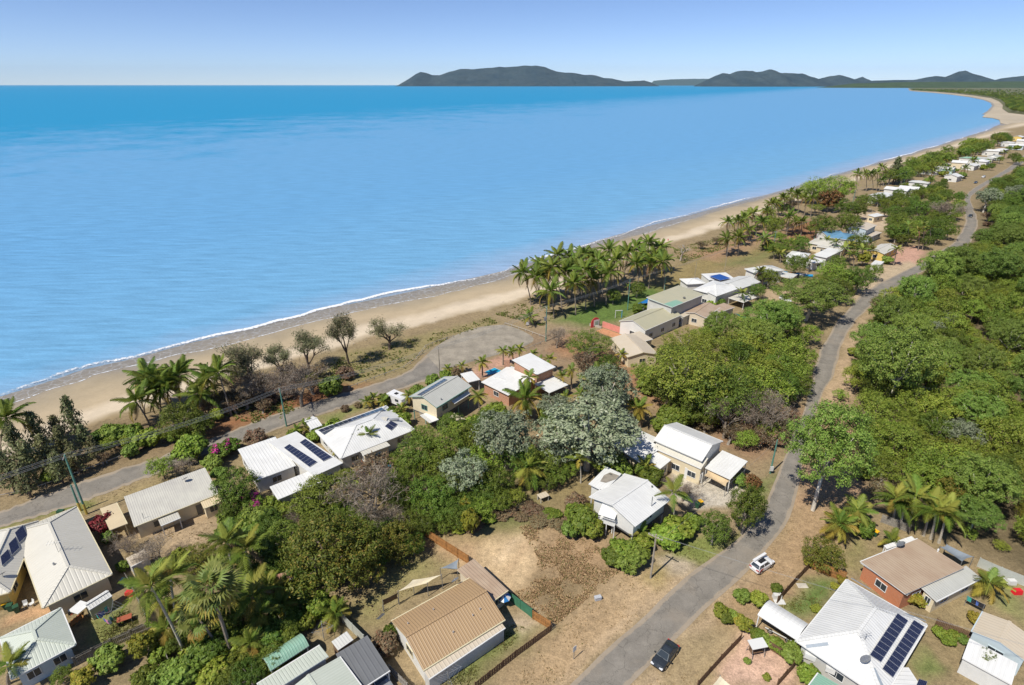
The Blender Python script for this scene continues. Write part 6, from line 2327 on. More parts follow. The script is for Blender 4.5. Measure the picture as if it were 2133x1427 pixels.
# cubby / chook pen at the back of the lot
p = G(1131, 1042)
root = empty("chook_pen", p, .5, "little white-framed pen at the lot's back right boundary", "pen")
for x in (-.7, .7):
    for y in (-.5, .5):
        m = MB(); m.box((x, y, .5), (.04, 0, 0), (0, .04, 0), (0, 0, .5)); m.build("post", INS, root)
m = MB(); m.box((0, 0, 1.03), (.85, 0, 0), (0, .62, 0), (0, 0, .03)); m.build("roof", RSAND, root)
m = MB(); m.box((0, .5, .5), (.68, 0, 0), (0, .015, 0), (0, 0, .45)); m.build("back_panel", FGR, root)
# patio umbrella
p = G(1050, 1262)
root = empty("patio_umbrella", p, 0, "blue and white striped umbrella at the tan house side door", "umbrella")
m = MB(); m.tube([(0, 0, 0), (0, 0, 2.0)], .03, 5); m.build("pole", STEEL, root)
for k in range(8):
    a0, a1 = k * math.pi / 4, (k + 1) * math.pi / 4
    m = MB(); m.poly([(0, 0, 2.1), (math.cos(a0) * .9, math.sin(a0) * .9, 1.55), (math.cos(a1) * .9, math.sin(a1) * .9, 1.55)]); m.build("panel", (BLUET, INS)[k % 2], root)
def table(px, label, mat, sx=.8, sy=.45, h=.74):
    p = G(*px)
    root = empty("garden_table", p, .5, label, "table")
    m = MB(); m.box((0, 0, h), (sx, 0, 0), (0, sy, 0), (0, 0, .025)); m.build("table_top", mat, root)
    for x in (-1, 1):
        for y in (-1, 1):
            m = MB(); m.box((x * (sx - .06), y * (sy - .06), h / 2 - .015), (.025, 0, 0), (0, .025, 0), (0, 0, h / 2 - .012)); m.build("leg", STEEL, root)
def chair(px, label, mat, rz=0, group=None):
    p = G(*px)
    root = empty("plastic_chair", p, rz, label, "chair", group)
    m = MB(); m.box((0, 0, .44), (.24, 0, 0), (0, .24, 0), (0, 0, .025)); m.build("seat", mat, root)
    m = MB(); m.box((0, .25, .68), (.24, 0, 0), (0, .02, .0), (0, .05, .22)); m.build("backrest", mat, root)
    for x in (-.2, .2):
        for y in (-.2, .2):
            m = MB(); m.box((x, y, .21), (.025, 0, 0), (0, .025, 0), (0, 0, .205)); m.build("leg", mat, root)
table((262, 1296), "red-brown garden table with white cloth on the clothesline lawn", M("table_red", (.35, .10, .05), .7, .1))
table((2035, 1408), "grey table in the small yard before the white shed", M("table_grey", (.35, .38, .40), .6, .1), .5, .35)
for k, (x, y) in enumerate(((2026, 1404), (2030, 1413), (2040, 1414))):
    chair((x, y), "white plastic chair around the grey table by the white shed", INS, k * 1.3, "chairs by the white shed")
chair((55, 1264), "white chair on the cream house patio", INS, .6)
chair((68, 1262), "second white chair nearer the wall on the cream house patio", INS, -.4)
for px, lab, mt in (((2117, 1236), "bright red tub on the right-hand lawn", M("tub_red", (.65, .02, .03), .4, 0)), ((2081, 1212), "white bench box near the sheet fence", INS), ((2105, 1216), "white and red cooler box on the right-hand lawn", INS), ((1618, 1246), "white planter with shrub in front of the dark timber fence", INS),
                    ((1624, 1254), "flat white slab beside the white planter", INS), ((1671, 1220), "pale stepping slab on the small lawn", CONCM), ((128, 960 + 110), "green letterbox box on the verge behind the cream hip house", BING), ((262, 1214), "blue drum in the side passage of the cream hip house", BLUEP), ((272, 1240), "red toy car heap by the passage fence", M("toy_red", (.55, .04, .04), .5, 0))):
    p = G(*px)
    m = MB(p)
    s = .55 if "slab" not in lab else .7
    hh = .35 if "slab" not in lab else .04
    lo = [Vector((p.x + a * s, p.y + b * s * .6, .02)) for a, b in ((-1, -1), (1, -1), (1, 1), (-1, 1))]
    hi = [Vector((p.x + a * s * .88, p.y + b * s * .5, hh * 2)) for a, b in ((-1, -1), (1, -1), (1, 1), (-1, 1))]
    m.poly(lo[::-1]); m.poly(hi)
    for i in range(4):
        j = (i + 1) % 4
        m.poly([lo[i], lo[j], hi[j], hi[i]])
    nm = "storage_tub" if "slab" not in lab else "stone_slab"
    tag(m.build(nm, mt), lab, "slab" if "slab" in lab else "tub")
# hoop trellis in the left palm garden
p = G(600, 1262)
root = empty("hoop_trellis", p, .2, "dark hooped trellis under the palms", "trellis")
for k in range(3):
    m = MB(); m.tube([(math.cos(a) * 2.6, k * .5 - .5, math.sin(a) * 1.9) for a in np.linspace(0, math.pi, 12)], .04, 5); m.build("hoop", STEEL, root)
m = MB(); m.tube([(0, -.5, 1.9), (0, .5, 1.9)], .03, 4); m.build("tie", STEEL, root)
# white awning boxes and timber steps at the cream hip house
p = G(150, 1300)
root = empty("timber_steps", p, .5, "orange timber steps beside the cream hip house lawn", "steps")
for k in range(5):
    m = MB(); m.box((k * .32, 0, .15 + k * .17), (.15, 0, 0), (0, .6, 0), (0, 0, .03)); m.build("tread", FOR, root)
for s in (-.62, .62):
    m = MB(); m.tube([(0, s, .9), (1.4, s, 1.7)], .03, 5); m.build("handrail", M("rail_red", (.55, .10, .05), .6, 0), root)
# striped sail/awning roof over the steps
p = G(165, 1265, 2.0)
m = MB((p.x, p.y, 0)); m.box(p, (.8, -.25, 0), (.25, .8, 0), (0, 0, .03))
tag(m.build("awning_sheet", TRIMW), "white awning sheet above the timber steps", "awning")
# 44 on the end wall
def numbers():
    a, b = G(1283, 668, 2.0), G(1345, 689, 2.0)
    d = (b - a).normalized()
    nn = Vector((d.y, -d.x, 0))
    root = empty("house_number", b, 0, "large dark number 44 on the white end wall", "number")
    for k in range(2):
        m = MB(b)
        o_ = b - d * (2.7 - k * 1.0) + nn * .12 + Vector((0, 0, 0))
        def bar(x, z, hx, hz):
            m.box(o_ + d * x + Vector((0, 0, z)), d * hx, nn * .03, (0, 0, hz))
        bar(.55, 0, .08, .65); bar(.25, -.05, .38, .07); bar(-.05, .32, .08, .30)
        m.build("digit", TRIMD, root)
numbers()
# driftwood on the sand
for px, lab in (((735, 720), "driftwood log on the dry sand beside the open dune tree"), ((905, 665), "driftwood branch line in the middle of the dry sand"), ((1046, 632), "driftwood branch on the sand left of the palm grove"), ((760, 712), "forked driftwood branch below the rounded grey-green tree")):
    p = G(px[0], px[1], -.5)
    m = MB(p)
    m.tube([p + Vector((-2.2, -1.4, .15)), p + Vector((-.3, 0, .3)), p + Vector((2.4, 1.3, .15))], [.16, .14, .05], 6)
    m.tube([p + Vector((-.3, 0, .3)), p + Vector((.8, -.4, .9))], [.09, .03], 5)
    tag(m.build("driftwood", MATS["driftwood_grey"]), lab, "driftwood")
# walker on the beach
def person(px, label):
    import bmesh
    p = G(px[0], px[1], -1.0)
    J = {"pel": (0, 0, .95), "che": (0, 0, 1.35), "nec": (0, 0, 1.5), "hed": (0, .02, 1.63), "top": (0, .02, 1.76), "hl": (-.1, 0, .9), "kl": (-.11, .08, .5), "al": (-.11, -.02, .08), "tl": (-.11, .16, .04),
         "hr": (.1, 0, .9), "kr": (.11, .02, .5), "ar": (.11, -.2, .1), "tr": (.11, -.04, .04), "sl": (-.19, 0, 1.42), "el": (-.25, -.05, 1.14), "wl": (-.24, .08, .9), "sr": (.19, 0, 1.42), "er": (.25, .04, 1.14), "wr": (.24, .16, .92)}
    E_ = [("pel", "che"), ("che", "nec"), ("nec", "hed"), ("hed", "top"), ("pel", "hl"), ("hl", "kl"), ("kl", "al"), ("al", "tl"), ("pel", "hr"), ("hr", "kr"), ("kr", "ar"), ("ar", "tr"), ("che", "sl"), ("sl", "el"), ("el", "wl"), ("che", "sr"), ("sr", "er"), ("er", "wr")]
    rad = {"pel": .14, "che": .15, "nec": .06, "hed": .10, "top": .07, "hl": .1, "hr": .1, "kl": .06, "kr": .06, "al": .045, "ar": .045, "tl": .04, "tr": .04, "sl": .06, "sr": .06, "el": .045, "er": .045, "wl": .035, "wr": .035}
    ks = list(J)
    bm = bmesh.new()
    sk = bm.verts.layers.skin.verify()
    vs = {}
    for k in ks:
        v = bm.verts.new(J[k])
        v[sk].radius = (rad[k], rad[k])
        v[sk].use_root = (k == "pel")
        vs[k] = v
    for a, b in E_:
        bm.edges.new((vs[a], vs[b]))
    me = bpy.data.meshes.new("person")
    bm.to_mesh(me)
    me.materials.append(M("walker_clothes", (.60, .14, .16), .9, .1))
    o = link("person", me, None, p)
    o.modifiers.new("skin", 'SKIN')
    sb = o.modifiers.new("sub", 'SUBSURF')
    sb.levels = sb.render_levels = 1
    tag(o, "person in pink walking on the distant sand beside the dead tree", "person")
person((1391, 505), "")
# ------------------------------------------------------------------ vegetation: placing
# --- foreshore, left
g = "casuarinas on the near foreshore"
pm(4, 950, 14, 872, "coconut palm cut by the left edge of the picture above the road", size=1.15)
for x, y, w in ((75, 900, 50), (118, 895, 44), (35, 935, 60), (95, 945, 58), (60, 960, 55), (130, 925, 46), (175, 915, 42), (15, 985, 60), (50, 1000, 50), (155, 955, 48), (195, 935, 40), (120, 975, 44)):
    tr("casuarina", x, y, w, "dark feathery casuarina in the thicket at the left", g, R.uniform(.75, 1.0))
tr("casuarina", 150, 872, 46, "tallest slim casuarina standing up against the sand at left", None, 1.15)
g = "green scrub behind the near beach"
for x, y, w in ((205, 915, 45), (240, 905, 65), (275, 905, 60), (305, 915, 60), (225, 928, 44), (265, 920, 44), (300, 918, 44), (335, 908, 44), (365, 905, 50), (415, 885, 44), (450, 868, 40)):
    tr(R.choice(("shrub", "shrub", "bush")), x, y - 6, w * .78, "green scrub under the power line behind the beach", g)
tr("fig", 372, 868, 85, "dense dark green tree beneath the left coconut palms")
tr("fig", 412, 880, 60, "smaller dark green tree right of the dense one beneath the left coconut palms")
g = "coconut palms of the left beach clump"
for b, c in (((313, 888), (283, 836)), ((330, 852), (303, 783)), ((336, 864), (336, 812)), ((377, 852), (373, 783)), ((425, 868), (415, 820)), ((482, 866), (454, 775)), ((352, 858), (352, 790)), ((445, 860), (430, 790)), ((300, 862), (322, 800))):
    pm(*b, *c, "coconut palm in the near beach clump", g, size=R.uniform(1.0, 1.2))
tr("shrub", 388, 930, 62, "round bright green shrub at the road edge near the bungalow")
tr("bush", 334, 968, 58, "olive fine-leaved shrub between road and bungalow")
tr("bare", 374, 975, 52, "leafless shrub beside the olive shrub near the bungalow")
tr("thin", 515, 752, 112, "wide thinly leaved tree right of the left palms")
tr("thin", 580, 745, 70, "narrow thinly leaved tree left of the leaning beach tree")
trb("thin", 647, 776, 730, 84, "leaning thin tree with dark trunk on the dune", None, 2)
tr("bare", 620, 795, 120, "sprawling bare tree beside the power pole on the esplanade")
tr("bare", 535, 805, 95, "bare tree tangled behind the power pole on the esplanade")
trb("thin", 727, 757, 695, 74, "tall open tree standing alone on the dune against the sand", None, 0)
trb("thin", 811, 728, 692, 74, "rounded open grey-green tree by the dry sand", None, 1)
g = "dry understorey by the esplanade"
for x, y, w in ((470, 830, 50), (510, 830, 55), (555, 828, 40), (590, 815, 40), (490, 845, 40), (545, 845, 36), (650, 800, 50), (690, 800, 45), (600, 770, 45), (660, 770, 40), (560, 800, 50), (430, 850, 45), (480, 800, 50), (520, 790, 50), (450, 830, 50), (500, 780, 44), (720, 775, 36), (150, 972, 32), (210, 955, 32), (270, 935, 32), (100, 990, 32)):
    tr(R.choice(("scrub", "scrub", "dryshrub", "shrub")), x, y, w, "low dry scrub on the seaward side of the esplanade", g)
# --- palms of the big grove
g = "coconut palms of the big grove"
grove = [((1106, 635), (1089, 568)), ((1125, 640), (1117, 576)), ((1154, 661), (1146, 607)), ((1170, 640), (1151, 556)), ((1140, 625), (1128, 553)), ((1185, 612), (1161, 531)), ((1199, 656), (1195, 590)), ((1205, 612), (1185, 537)),
         ((1220, 645), (1218, 561)), ((1235, 606), (1216, 529)), ((1238, 638), (1231, 583)), ((1255, 620), (1247, 544)), ((1280, 597), (1268, 521)), ((1262, 635), (1268, 566)), ((1290, 610), (1283, 542)), ((1300, 578), (1307, 526)),
         ((1328, 568), (1325, 517)), ((1330, 600), (1325, 548)), ((1347, 575), (1351, 505)), ((1362, 570), (1374, 516)), ((1351, 601), (1356, 549)), ((1383, 609), (1382, 545)), ((1340, 585), (1338, 531)), ((1178, 632), (1178, 566)), ((1212, 628), (1206, 556)),
         ((1248, 604), (1235, 538)), ((1272, 612), (1258, 552)), ((1365, 592), (1366, 536)), ((1190, 622), (1200, 545)), ((1165, 622), (1140, 570))]
for b, c in grove:
    pm(*b, *c, "coconut palm in the big grove beside the bright lawn", g, size=R.uniform(1.02, 1.22), n=24)
pm(1104, 678, 1104, 660, "short young palm beside the log barrier at the road end", size=.75, n=14)
pm(1308, 612, 1308, 597, "stunted little palm in front of the grove on the grass", size=.35, n=10)
tr("fig", 1278, 612, 34, "dark shrub under the right side of the big palm grove")
tr("fig", 1328, 598, 34, "dark shrub at the foot of the last palms of the big grove")
tr("bleached", 1420, 520, 40, "pale dead tree standing alone behind the beach")
# --- second and third groves
g = "coconut palms of the second grove"
for b, c in (((1513, 531), (1516, 463)), ((1530, 515), (1539, 462)), ((1561, 503), (1559, 477)), ((1575, 495), (1569, 444)), ((1590, 505), (1587, 462)), ((1612, 470), (1607, 424)), ((1592, 522), (1592, 497)), ((1622, 468), (1618, 424)), ((1637, 493), (1645, 451)),
             ((1650, 484), (1658, 462)), ((1668, 490), (1670, 462)), ((1675, 450), (1678, 413)), ((1688, 452), (1693, 413)), ((1650, 440), (1647, 401)), ((1513, 534), (1513, 496)), ((1537, 533), (1538, 495)), ((1548, 500), (1548, 455)), ((1560, 490), (1557, 449)), ((1600, 485), (1598, 440)), ((1635, 452), (1632, 412)), ((1662, 445), (1661, 405))):
    pm(*b, *c, "coconut palm in the second grove right of the dead tree", g, size=R.uniform(.9, 1.05), n=22, parts=False)
g = "tall palms on the far beach gap"
for b, c in (((1779, 416), (1787, 363)), ((1804, 399), (1803, 362)), ((1818, 397), (1814, 362)), ((1826, 398), (1827, 360)), ((1840, 388), (1837, 349)), ((1831, 399), (1836, 376)), ((1772, 402), (1774, 391))):
    pm(*b, *c, "tall coconut palm on the open grass beside the far sand gap", g, size=R.uniform(.95, 1.1), n=20, parts=False)
tr("fig", 1614, 466, 42, "dark round tree in the middle of the second palm grove")
tr("rusty", 1730, 412, 46, "tree with rust-red leaves behind the second grove")
tr("raintree", 1728, 384, 92, "broad olive-brown tree crown against the water")
tr("raintree", 1693, 392, 60, "smaller olive-brown crown left of the broad one against the water")
tr("fig", 1716, 464, 54, "dark green tree left of the blue-roofed house")
tr("fig", 1769, 460, 56, "dark green tree directly behind the blue-roofed house")
tr("fig", 1802, 416, 36, "compact dark tree below the far gap palms")
tr("fig", 1766, 429, 44, "low dark green trees at the foot of the rusty tree")
tr("fig", 1790, 434, 34, "low dark tree left of the street lamp")
tr("casuarina", 1866, 356, 34, "wide feathery tree right of the far gap palms", None, .8)
tr("bare", 1969, 440, 62, "grey leafless tree in the green block before the road")
g = "low dune trees before the middle houses"
for x, y, w in ((1460, 508, 26), (1490, 500, 24), (1545, 482, 26), (1580, 455, 30), (1600, 440, 32), (1630, 430, 34), (1650, 425, 34), (1665, 408, 34), (1640, 415, 30), (1700, 430, 34), (1710, 405, 36), (1750, 400, 34), (1755, 385, 30), (1605, 455, 30), (1575, 475, 28), (1640, 470, 30), (1690, 475, 30), (1625, 490, 28), (1540, 500, 22)):
    tr(R.choice(("bush", "raintree", "fig", "scrub")), x, y, w, "low dune tree along the sand before the middle houses", g, .8)
# far foreshore belt
g = "trees of the far foreshore belt"
for i in range(60):
    t = R.random()
    x = 1855 + t * 245
    y0 = np.interp(x, (1850, 1920, 2000, 2060, 2110), (352, 330, 300, 285, 270))
    tr(R.choice(("bush", "raintree", "fig", "bush", "raintree")), x, y0 + R.uniform(0, 26) * (1 - .3 * t), R.uniform(26, 40) * (1 - .35 * t), "tree between the far houses and the beach", g)
for i in range(12):
    t = R.random()
    x = 1880 + t * 200
    y = np.interp(x, (1850, 1920, 2000, 2060, 2110), (360, 338, 310, 292, 280)) + R.uniform(0, 14)
    pm(x, y + 24 * (1 - .4 * t), x + R.uniform(-3, 3), y, "palm in the belt between the far houses and the beach", "palms of the far foreshore belt", size=1.0, n=18, parts=False)
for i in range(26):
    t = R.random()
    x = 1850 + t * 275
    y0 = np.interp(x, (1850, 1920, 2000, 2060, 2125), (402, 380, 350, 330, 300))
    tr(R.choice(("shrub", "fig", "bush")), x, y0 + R.uniform(-6, 26) * (1 - .4 * t), R.uniform(12, 22) * (1 - .35 * t), "garden tree among the far row of white houses", "garden trees of the far row")
for i in range(8):
    t = R.random()
    x = 1930 + t * 170
    y = np.interp(x, (1850, 1920, 2000, 2060, 2125), (385, 365, 338, 318, 292)) + R.uniform(0, 16)
    pm(x, y + 22 * (1 - .4 * t), x + R.uniform(-3, 3), y, "palm among the far row of white houses", "palms of the far row", size=1.0, n=16, parts=False)
# --- green block between the houses and the road
def fill(n, poly, kinds, size, label, group, mind=2.5, zs=(.85, 1.15), road_clear=True):
    W2 = [(p.x, p.y) for p in P(poly)]
    xs, ys = [p[0] for p in W2], [p[1] for p in W2]
    pts = []
    t = 0
    while len(pts) < n and t < n * 60:
        t += 1
        x, y = R.uniform(min(xs), max(xs)), R.uniform(min(ys), max(ys))
        if not inpoly(np.array([x]), np.array([y]), W2)[0]:
            continue
        if any((x - a) ** 2 + (y - b) ** 2 < mind * mind for a, b in pts):
            continue
        pts.append((x, y))
    for x, y in pts:
        plant(R.choice(kinds), (x, y, 0), R.uniform(*size), label, group, None, R.uniform(*zs))
    return pts
fill(70, [(1822, 424), (1880, 408), (1935, 400), (1995, 412), (2000, 440), (1998, 470), (1975, 500), (1930, 522), (1870, 512), (1850, 490), (1845, 460)], ("fig", "fig", "bush", "fig"), (.75, 1.25), "dark tree between the blue roof and the road", "trees of the block before the road", 4)
g = "tall palms by the road bend"
for b, c in (((1875, 506), (1873, 478)), ((1921, 521), (1923, 470)), ((1912, 522), (1914, 480)), ((1890, 510), (1892, 470)), ((1862, 505), (1860, 484)), ((1935, 512), (1938, 476))):
    pm(*b, *c, "slender palm rising from the trees above the pink driveway", g, size=.95, n=12, kind="royal", parts=False, name="royal_palm")
g = "garden palms of the middle houses"
for b, c in (((1625, 548), (1625, 528)), ((1612, 540), (1610, 522)), ((1684, 566), (1688, 542)), ((1757, 548), (1759, 517)), ((1768, 545), (1770, 512)), ((1861, 553), (1868, 520)), ((1745, 530), (1742, 505)), ((1795, 548), (1797, 520)), ((1812, 546), (1814, 522)), ((1778, 556), (1776, 530)), ((1545, 640), (1546, 612)), ((1588, 598), (1584, 566)),
             ((1720, 520), (1722, 500)), ((1640, 520), (1650, 505)), ((1668, 520), (1665, 498))):
    pm(*b, *c, "slim palm among the middle-distance house gardens", g, size=.95, n=13, kind="royal", parts=False, name="royal_palm", yellow=.3)
g = "garden trees of the middle houses"
for k, x, y, w in (("fig", 1658, 546, 48), ("bush", 1728, 562, 60), ("fig", 1792, 503, 50), ("bush", 1760, 575, 60), ("fig", 1790, 575, 60), ("bush", 1715, 585, 50), ("fig", 1604, 573, 44), ("fig", 1578, 602, 34), ("fig", 1640, 508, 40), ("fig", 1670, 504, 36), ("fig", 1620, 516, 34),
                   ("bush", 1820, 560, 40), ("yellow", 1800, 535, 26), ("fig", 1745, 545, 40), ("shrub", 1500, 628, 22), ("shrub", 1480, 632, 20), ("shrub", 1330, 640, 26), ("shrub", 1345, 640, 20), ("fig", 1750, 600, 54), ("shrub", 1600, 510, 24), ("fig", 1870, 480, 40), ("shrub", 1850, 540, 20)):
    tr(k, x, y, w, "leafy tree in the gardens of the middle-distance houses", g)
trb("gum", 1678, 668, 606, 140, "wide spreading gum with white forked trunk left of the road bend", None, 0)
tr("fig", 1728, 592, 56, "dark tree behind the wide spreading gum at the road bend")
tr("gum", 1610, 655, 100, "light green gum above the road left of the spreading gum", None, .9, 1)
tr("gum", 1503, 668, 66, "gum rising directly in front of the olive-roofed house", None, 1, 2)
# --- thicket between olive-roofed house and road
g = "thicket trees before the olive-roofed house"
for k, x, y, w in (("bush", 1640, 722, 90), ("bush", 1650, 765, 78), ("fig", 1632, 800, 76), ("bush", 1572, 722, 95), ("raintree", 1439, 770, 190), ("raintree", 1500, 800, 170), ("fig", 1395, 795, 90), ("mango", 1470, 800, 110), ("bush", 1534, 785, 110), ("bush", 1597, 800, 110), ("raintree", 1440, 712, 110),
                   ("bush", 1395, 735, 60), ("bush", 1335, 768, 50), ("bush", 1362, 790, 56), ("fig", 1540, 740, 90), ("bush", 1480, 730, 90), ("gum", 1580, 690, 90), ("bush", 1530, 705, 66), ("fig", 1620, 760, 80), ("fig", 1560, 830, 70), ("fig", 1440, 840, 80), ("bush", 1500, 840, 80), ("bush", 1462, 695, 54),
                   ("bush", 1650, 690, 66), ("bush", 1590, 760, 80), ("shrub", 1480, 690, 30), ("fig", 1410, 740, 80), ("gum", 1630, 650, 80), ("bush", 1672, 742, 62), ("fig", 1668, 795, 58), ("bush", 1690, 690, 50), ("bush", 1600, 640, 60), ("bush", 1555, 860, 60), ("bush", 1620, 825, 56), ("raintree", 1365, 780, 70), ("fig", 1470, 850, 70), ("bush", 1590, 830, 60), ("bush", 1420, 810, 70), ("bush", 1560, 670, 60), ("fig", 1520, 820, 80)):
    tr(k, x, y, w, "tree in the thicket between olive-roofed house and road", g)
tr("bare", 1590, 860, 125, "large grey leafless tree left of the road behind the white garage house", None, 1.1)
tr("bare", 1515, 868, 105, "brown bare-branched tree behind the white garage house roof")
g = "dry scrub behind the white garage house"
for x, y, w in ((1620, 860, 60), (1640, 870, 50), (1610, 905, 50), (1585, 905, 56), (1630, 895, 44), (1520, 905, 50), (1470, 885, 40), (1530, 880, 60), (1560, 890, 60), (1500, 860, 55), (1480, 870, 45), (1555, 910, 50), (1600, 890, 50), (1540, 850, 60)):
    tr(R.choice(("scrub", "dryshrub", "bush")), x, y, w, "brownish scrub behind the white garage house", g)
g = "leafy clumps by the dirt track"
for k, x, y, w in (("shrub", 1401, 870, 60), ("shrub", 1425, 862, 50), ("shrub", 1385, 885, 44), ("shrub", 1350, 800, 40)):
    tr(k, x, y, w, "leafy green clump beside the reddish dirt track", g)
# --- cul-de-sac and brick house gardens
tr("raintree", 1226, 710, 100, "flat-topped dark green rain tree below the turning circle", None, .8, 1)
tr("bare", 1160, 700, 54, "grey twiggy bush left of the flat-topped rain tree")
tr("fig", 1268, 752, 44, "dark shrub against the grey low house")
tr("scrub", 1222, 752, 60, "dry twiggy scrub under the rain tree")
g = "garden palms round the brick house"
for b, c, s in (((1000, 862), (996, 825), .95), ((1005, 786), (1005, 755), .85), ((1048, 760), (1048, 731), .8), ((1082, 758), (1082, 726), .85), ((1070, 758), (1066, 733), .8), ((1110, 758), (1110, 737), .7), ((1144, 775), (1144, 748), .8), ((1128, 770), (1124, 750), .7), ((1190, 810), (1190, 771), .8), ((1171, 815), (1171, 783), .8), ((1208, 850), (1208, 820), .8),
                ((960, 775), (962, 762), .7), ((935, 785), (932, 768), .7), ((1290, 760), (1295, 738), .7), ((1180, 850), (1178, 826), .7), ((1105, 838), (1102, 786), .95)):
    pm(*b, *c, "garden palm around the brick pool house", g, size=s, n=13, kind="cane", name="garden_palm")
pm(1098, 875, 1094, 830, "yellowish coconut palm in front of the brick house patio", size=1.15, yellow=.4)
pm(1250, 850, 1248, 796, "big dark coconut palm rising through the upper silver tree", size=1.25, yellow=0, dead=0, n=20)
pm(1335, 890, 1332, 850, "golden palm at the left end of the dirt track", size=1.1, kind="cane", n=20, yellow=.6, name="golden_palm")
pm(1318, 870, 1322, 845, "second golden palm just behind the first near the dirt track", size=.9, kind="cane", n=16, yellow=.5, name="golden_palm")
tr("silver", 1264, 800, 120, "upper silver-leaved tree behind the big dark palm", None, .95, 0)
trb("silver", 1222, 978, 880, 190, "largest silver-leaved tree in the centre of the picture", None, 1)
tr("silver", 1054, 892, 128, "silver-leaved tree left of the largest one above the lot", None, 1.0, 2)
tr("silver", 962, 975, 92, "silver tree dripping over dark vines at the back of the lot", None, 1.1, 0)
tr("silver", 1290, 885, 76, "silver tree leaning over the white garage house roof", None, .9, 2)
tr("silver", 1156, 842, 66, "small silver tree behind the largest one", None, 1, 1)
tr("silver", 1165, 925, 90, "silver tree under the left side of the largest one", None, .9, 0)
tr("silver", 1252, 950, 46, "little silver tree left of the white elevated house", None, 1, 2)
pm(1100, 1012, 1100, 972, "big bushy cane palm at the back right of the lot", size=1.5, kind="cane", n=22, yellow=.15, dead=0, name="cane_palm")
pm(1210, 1006, 1208, 956, "slim single palm behind the white elevated house", size=.9, kind="royal", n=10, name="royal_palm", trunk=PTRUNKW, tr=.11)
g = "dense garden behind the bare lot"
for k, x, y, w in (("fig", 869, 940, 92), ("bush", 928, 922, 100), ("fig", 985, 912, 80), ("fig", 905, 962, 80), ("fig", 899, 1020, 90), ("fig", 930, 1010, 80), ("fig", 885, 1060, 60), ("fig", 962, 1050, 60), ("bush", 1010, 950, 80), ("fig", 1030, 1000, 80), ("fig", 1000, 1020, 70), ("fig", 1080, 950, 80), ("fig", 1130, 960, 70), ("fig", 1160, 985, 50),
                   ("bush", 960, 900, 70), ("fig", 840, 985, 70), ("fig", 1140, 1000, 40), ("bush", 880, 905, 60), ("fig", 1180, 880, 70), ("fig", 1010, 880, 60), ("fig", 940, 880, 60), ("shrub", 1270, 960, 60), ("shrub", 1290, 975, 50), ("bush", 1190, 970, 40), ("fig", 915, 1055, 70), ("fig", 950, 1072, 54), ("bush", 1000, 1048, 60), ("fig", 1040, 1035, 54), ("fig", 885, 1088, 50), ("bush", 1075, 1030, 44), ("fig", 925, 1092, 36)):
    tr(k, x, y, w, "dark leafy tree in the dense garden behind the bare lot", g)
tr("yellow", 980, 1078, 34, "yellow-green vine column at the back of the lot", None, 2.0)
tr("yellow", 970, 1048, 30, "upper yellow-green vine climbing at the back of the lot", None, 1.5)
g = "weedy shrubs at the back of the lot"
for x, y, w in ((1050, 1030, 44), (1085, 1045, 44), (1115, 1062, 40), (985, 1095, 36), (955, 1095, 36), (1040, 1070, 40), (1120, 1085, 36), (1150, 1070, 36), (1190, 1080, 36), (1070, 1040, 40), (1100, 1055, 40), (1040, 1050, 36), (1020, 1075, 36), (1135, 1075, 36), (1155, 1085, 34), (1060, 1065, 34), (1000, 1085, 30), (1085, 1075, 30), (920, 1085, 34), (1170, 1095, 34)):
    tr(R.choice(("shrub", "dryshrub", "dryshrub")), x, y, w, "low weedy shrub along the back edge of the bare lot", g, .42)
# --- gardens between bungalow, solar house and the mango trees
tr("mango", 688, 1140, 190, "broad mango tree with golden new leaves left of the bare lot", None, .95, 0)
tr("mango", 740, 1160, 120, "second mango tree overlapping the right of the golden one", None, 1, 1)
tr("mango", 825, 1125, 92, "smaller green mango tree at the lot's left corner", None, 1, 1)
tr("fig", 592, 1116, 88, "dark rounded tree left of the golden mango")
tr("bare", 622, 1075, 56, "brown leafless bush above the golden mango")
tr("fig", 668, 1025, 112, "wide dark green tree in front of the solar house patio roof", None, .8)
tr("bare", 755, 1035, 165, "huge grey tangle of bare branches left of the lot's top corner", None, 1.05, 0)
tr("scrub", 770, 980, 95, "thinly leaved upper crown of the grey tangled tree")
tr("bare", 800, 1075, 90, "lower bare branches beside the small green mango", None, 1, 1)
g = "garden trees between the solar house and the lot"
for k, x, y, w in (("fig", 491, 1008, 86), ("shrub", 440, 962, 38), ("shrub", 455, 985, 30), ("fig", 820, 1020, 70), ("shrub", 540, 1075, 60), ("fig", 560, 1085, 60), ("fig", 630, 1120, 60), ("fig", 720, 1085, 70), ("fig", 770, 1110, 70), ("shrub", 700, 1060, 50), ("fig", 790, 1150, 60), ("bush", 720, 990, 50), ("shrub", 640, 1060, 50), ("fig", 650, 1090, 60), ("shrub", 530, 1110, 50),
                   ("shrub", 505, 1090, 50), ("shrub", 560, 1140, 50), ("fig", 600, 1160, 60), ("shrub", 730, 1000, 40), ("fig", 660, 1180, 70), ("shrub", 560, 1050, 40), ("dryshrub", 530, 1060, 44), ("dryshrub", 548, 1098, 40), ("fig", 760, 1090, 70), ("fig", 800, 1100, 60), ("bush", 740, 1060, 60), ("fig", 700, 1100, 60), ("fig", 850, 1090, 60), ("fig", 860, 1130, 50), ("shrub", 480, 1100, 50), ("fig", 480, 1060, 50), ("shrub", 470, 1080, 36), ("fig", 620, 1200, 60), ("fig", 560, 1210, 50), ("bush", 780, 1000, 60), ("bush", 820, 960, 50), ("shrub", 600, 1060, 44), ("fig", 840, 1040, 60)):
    tr(k, x, y, w, "garden tree between the solar house and the mango trees", g)
g = "small palms around the white houses"
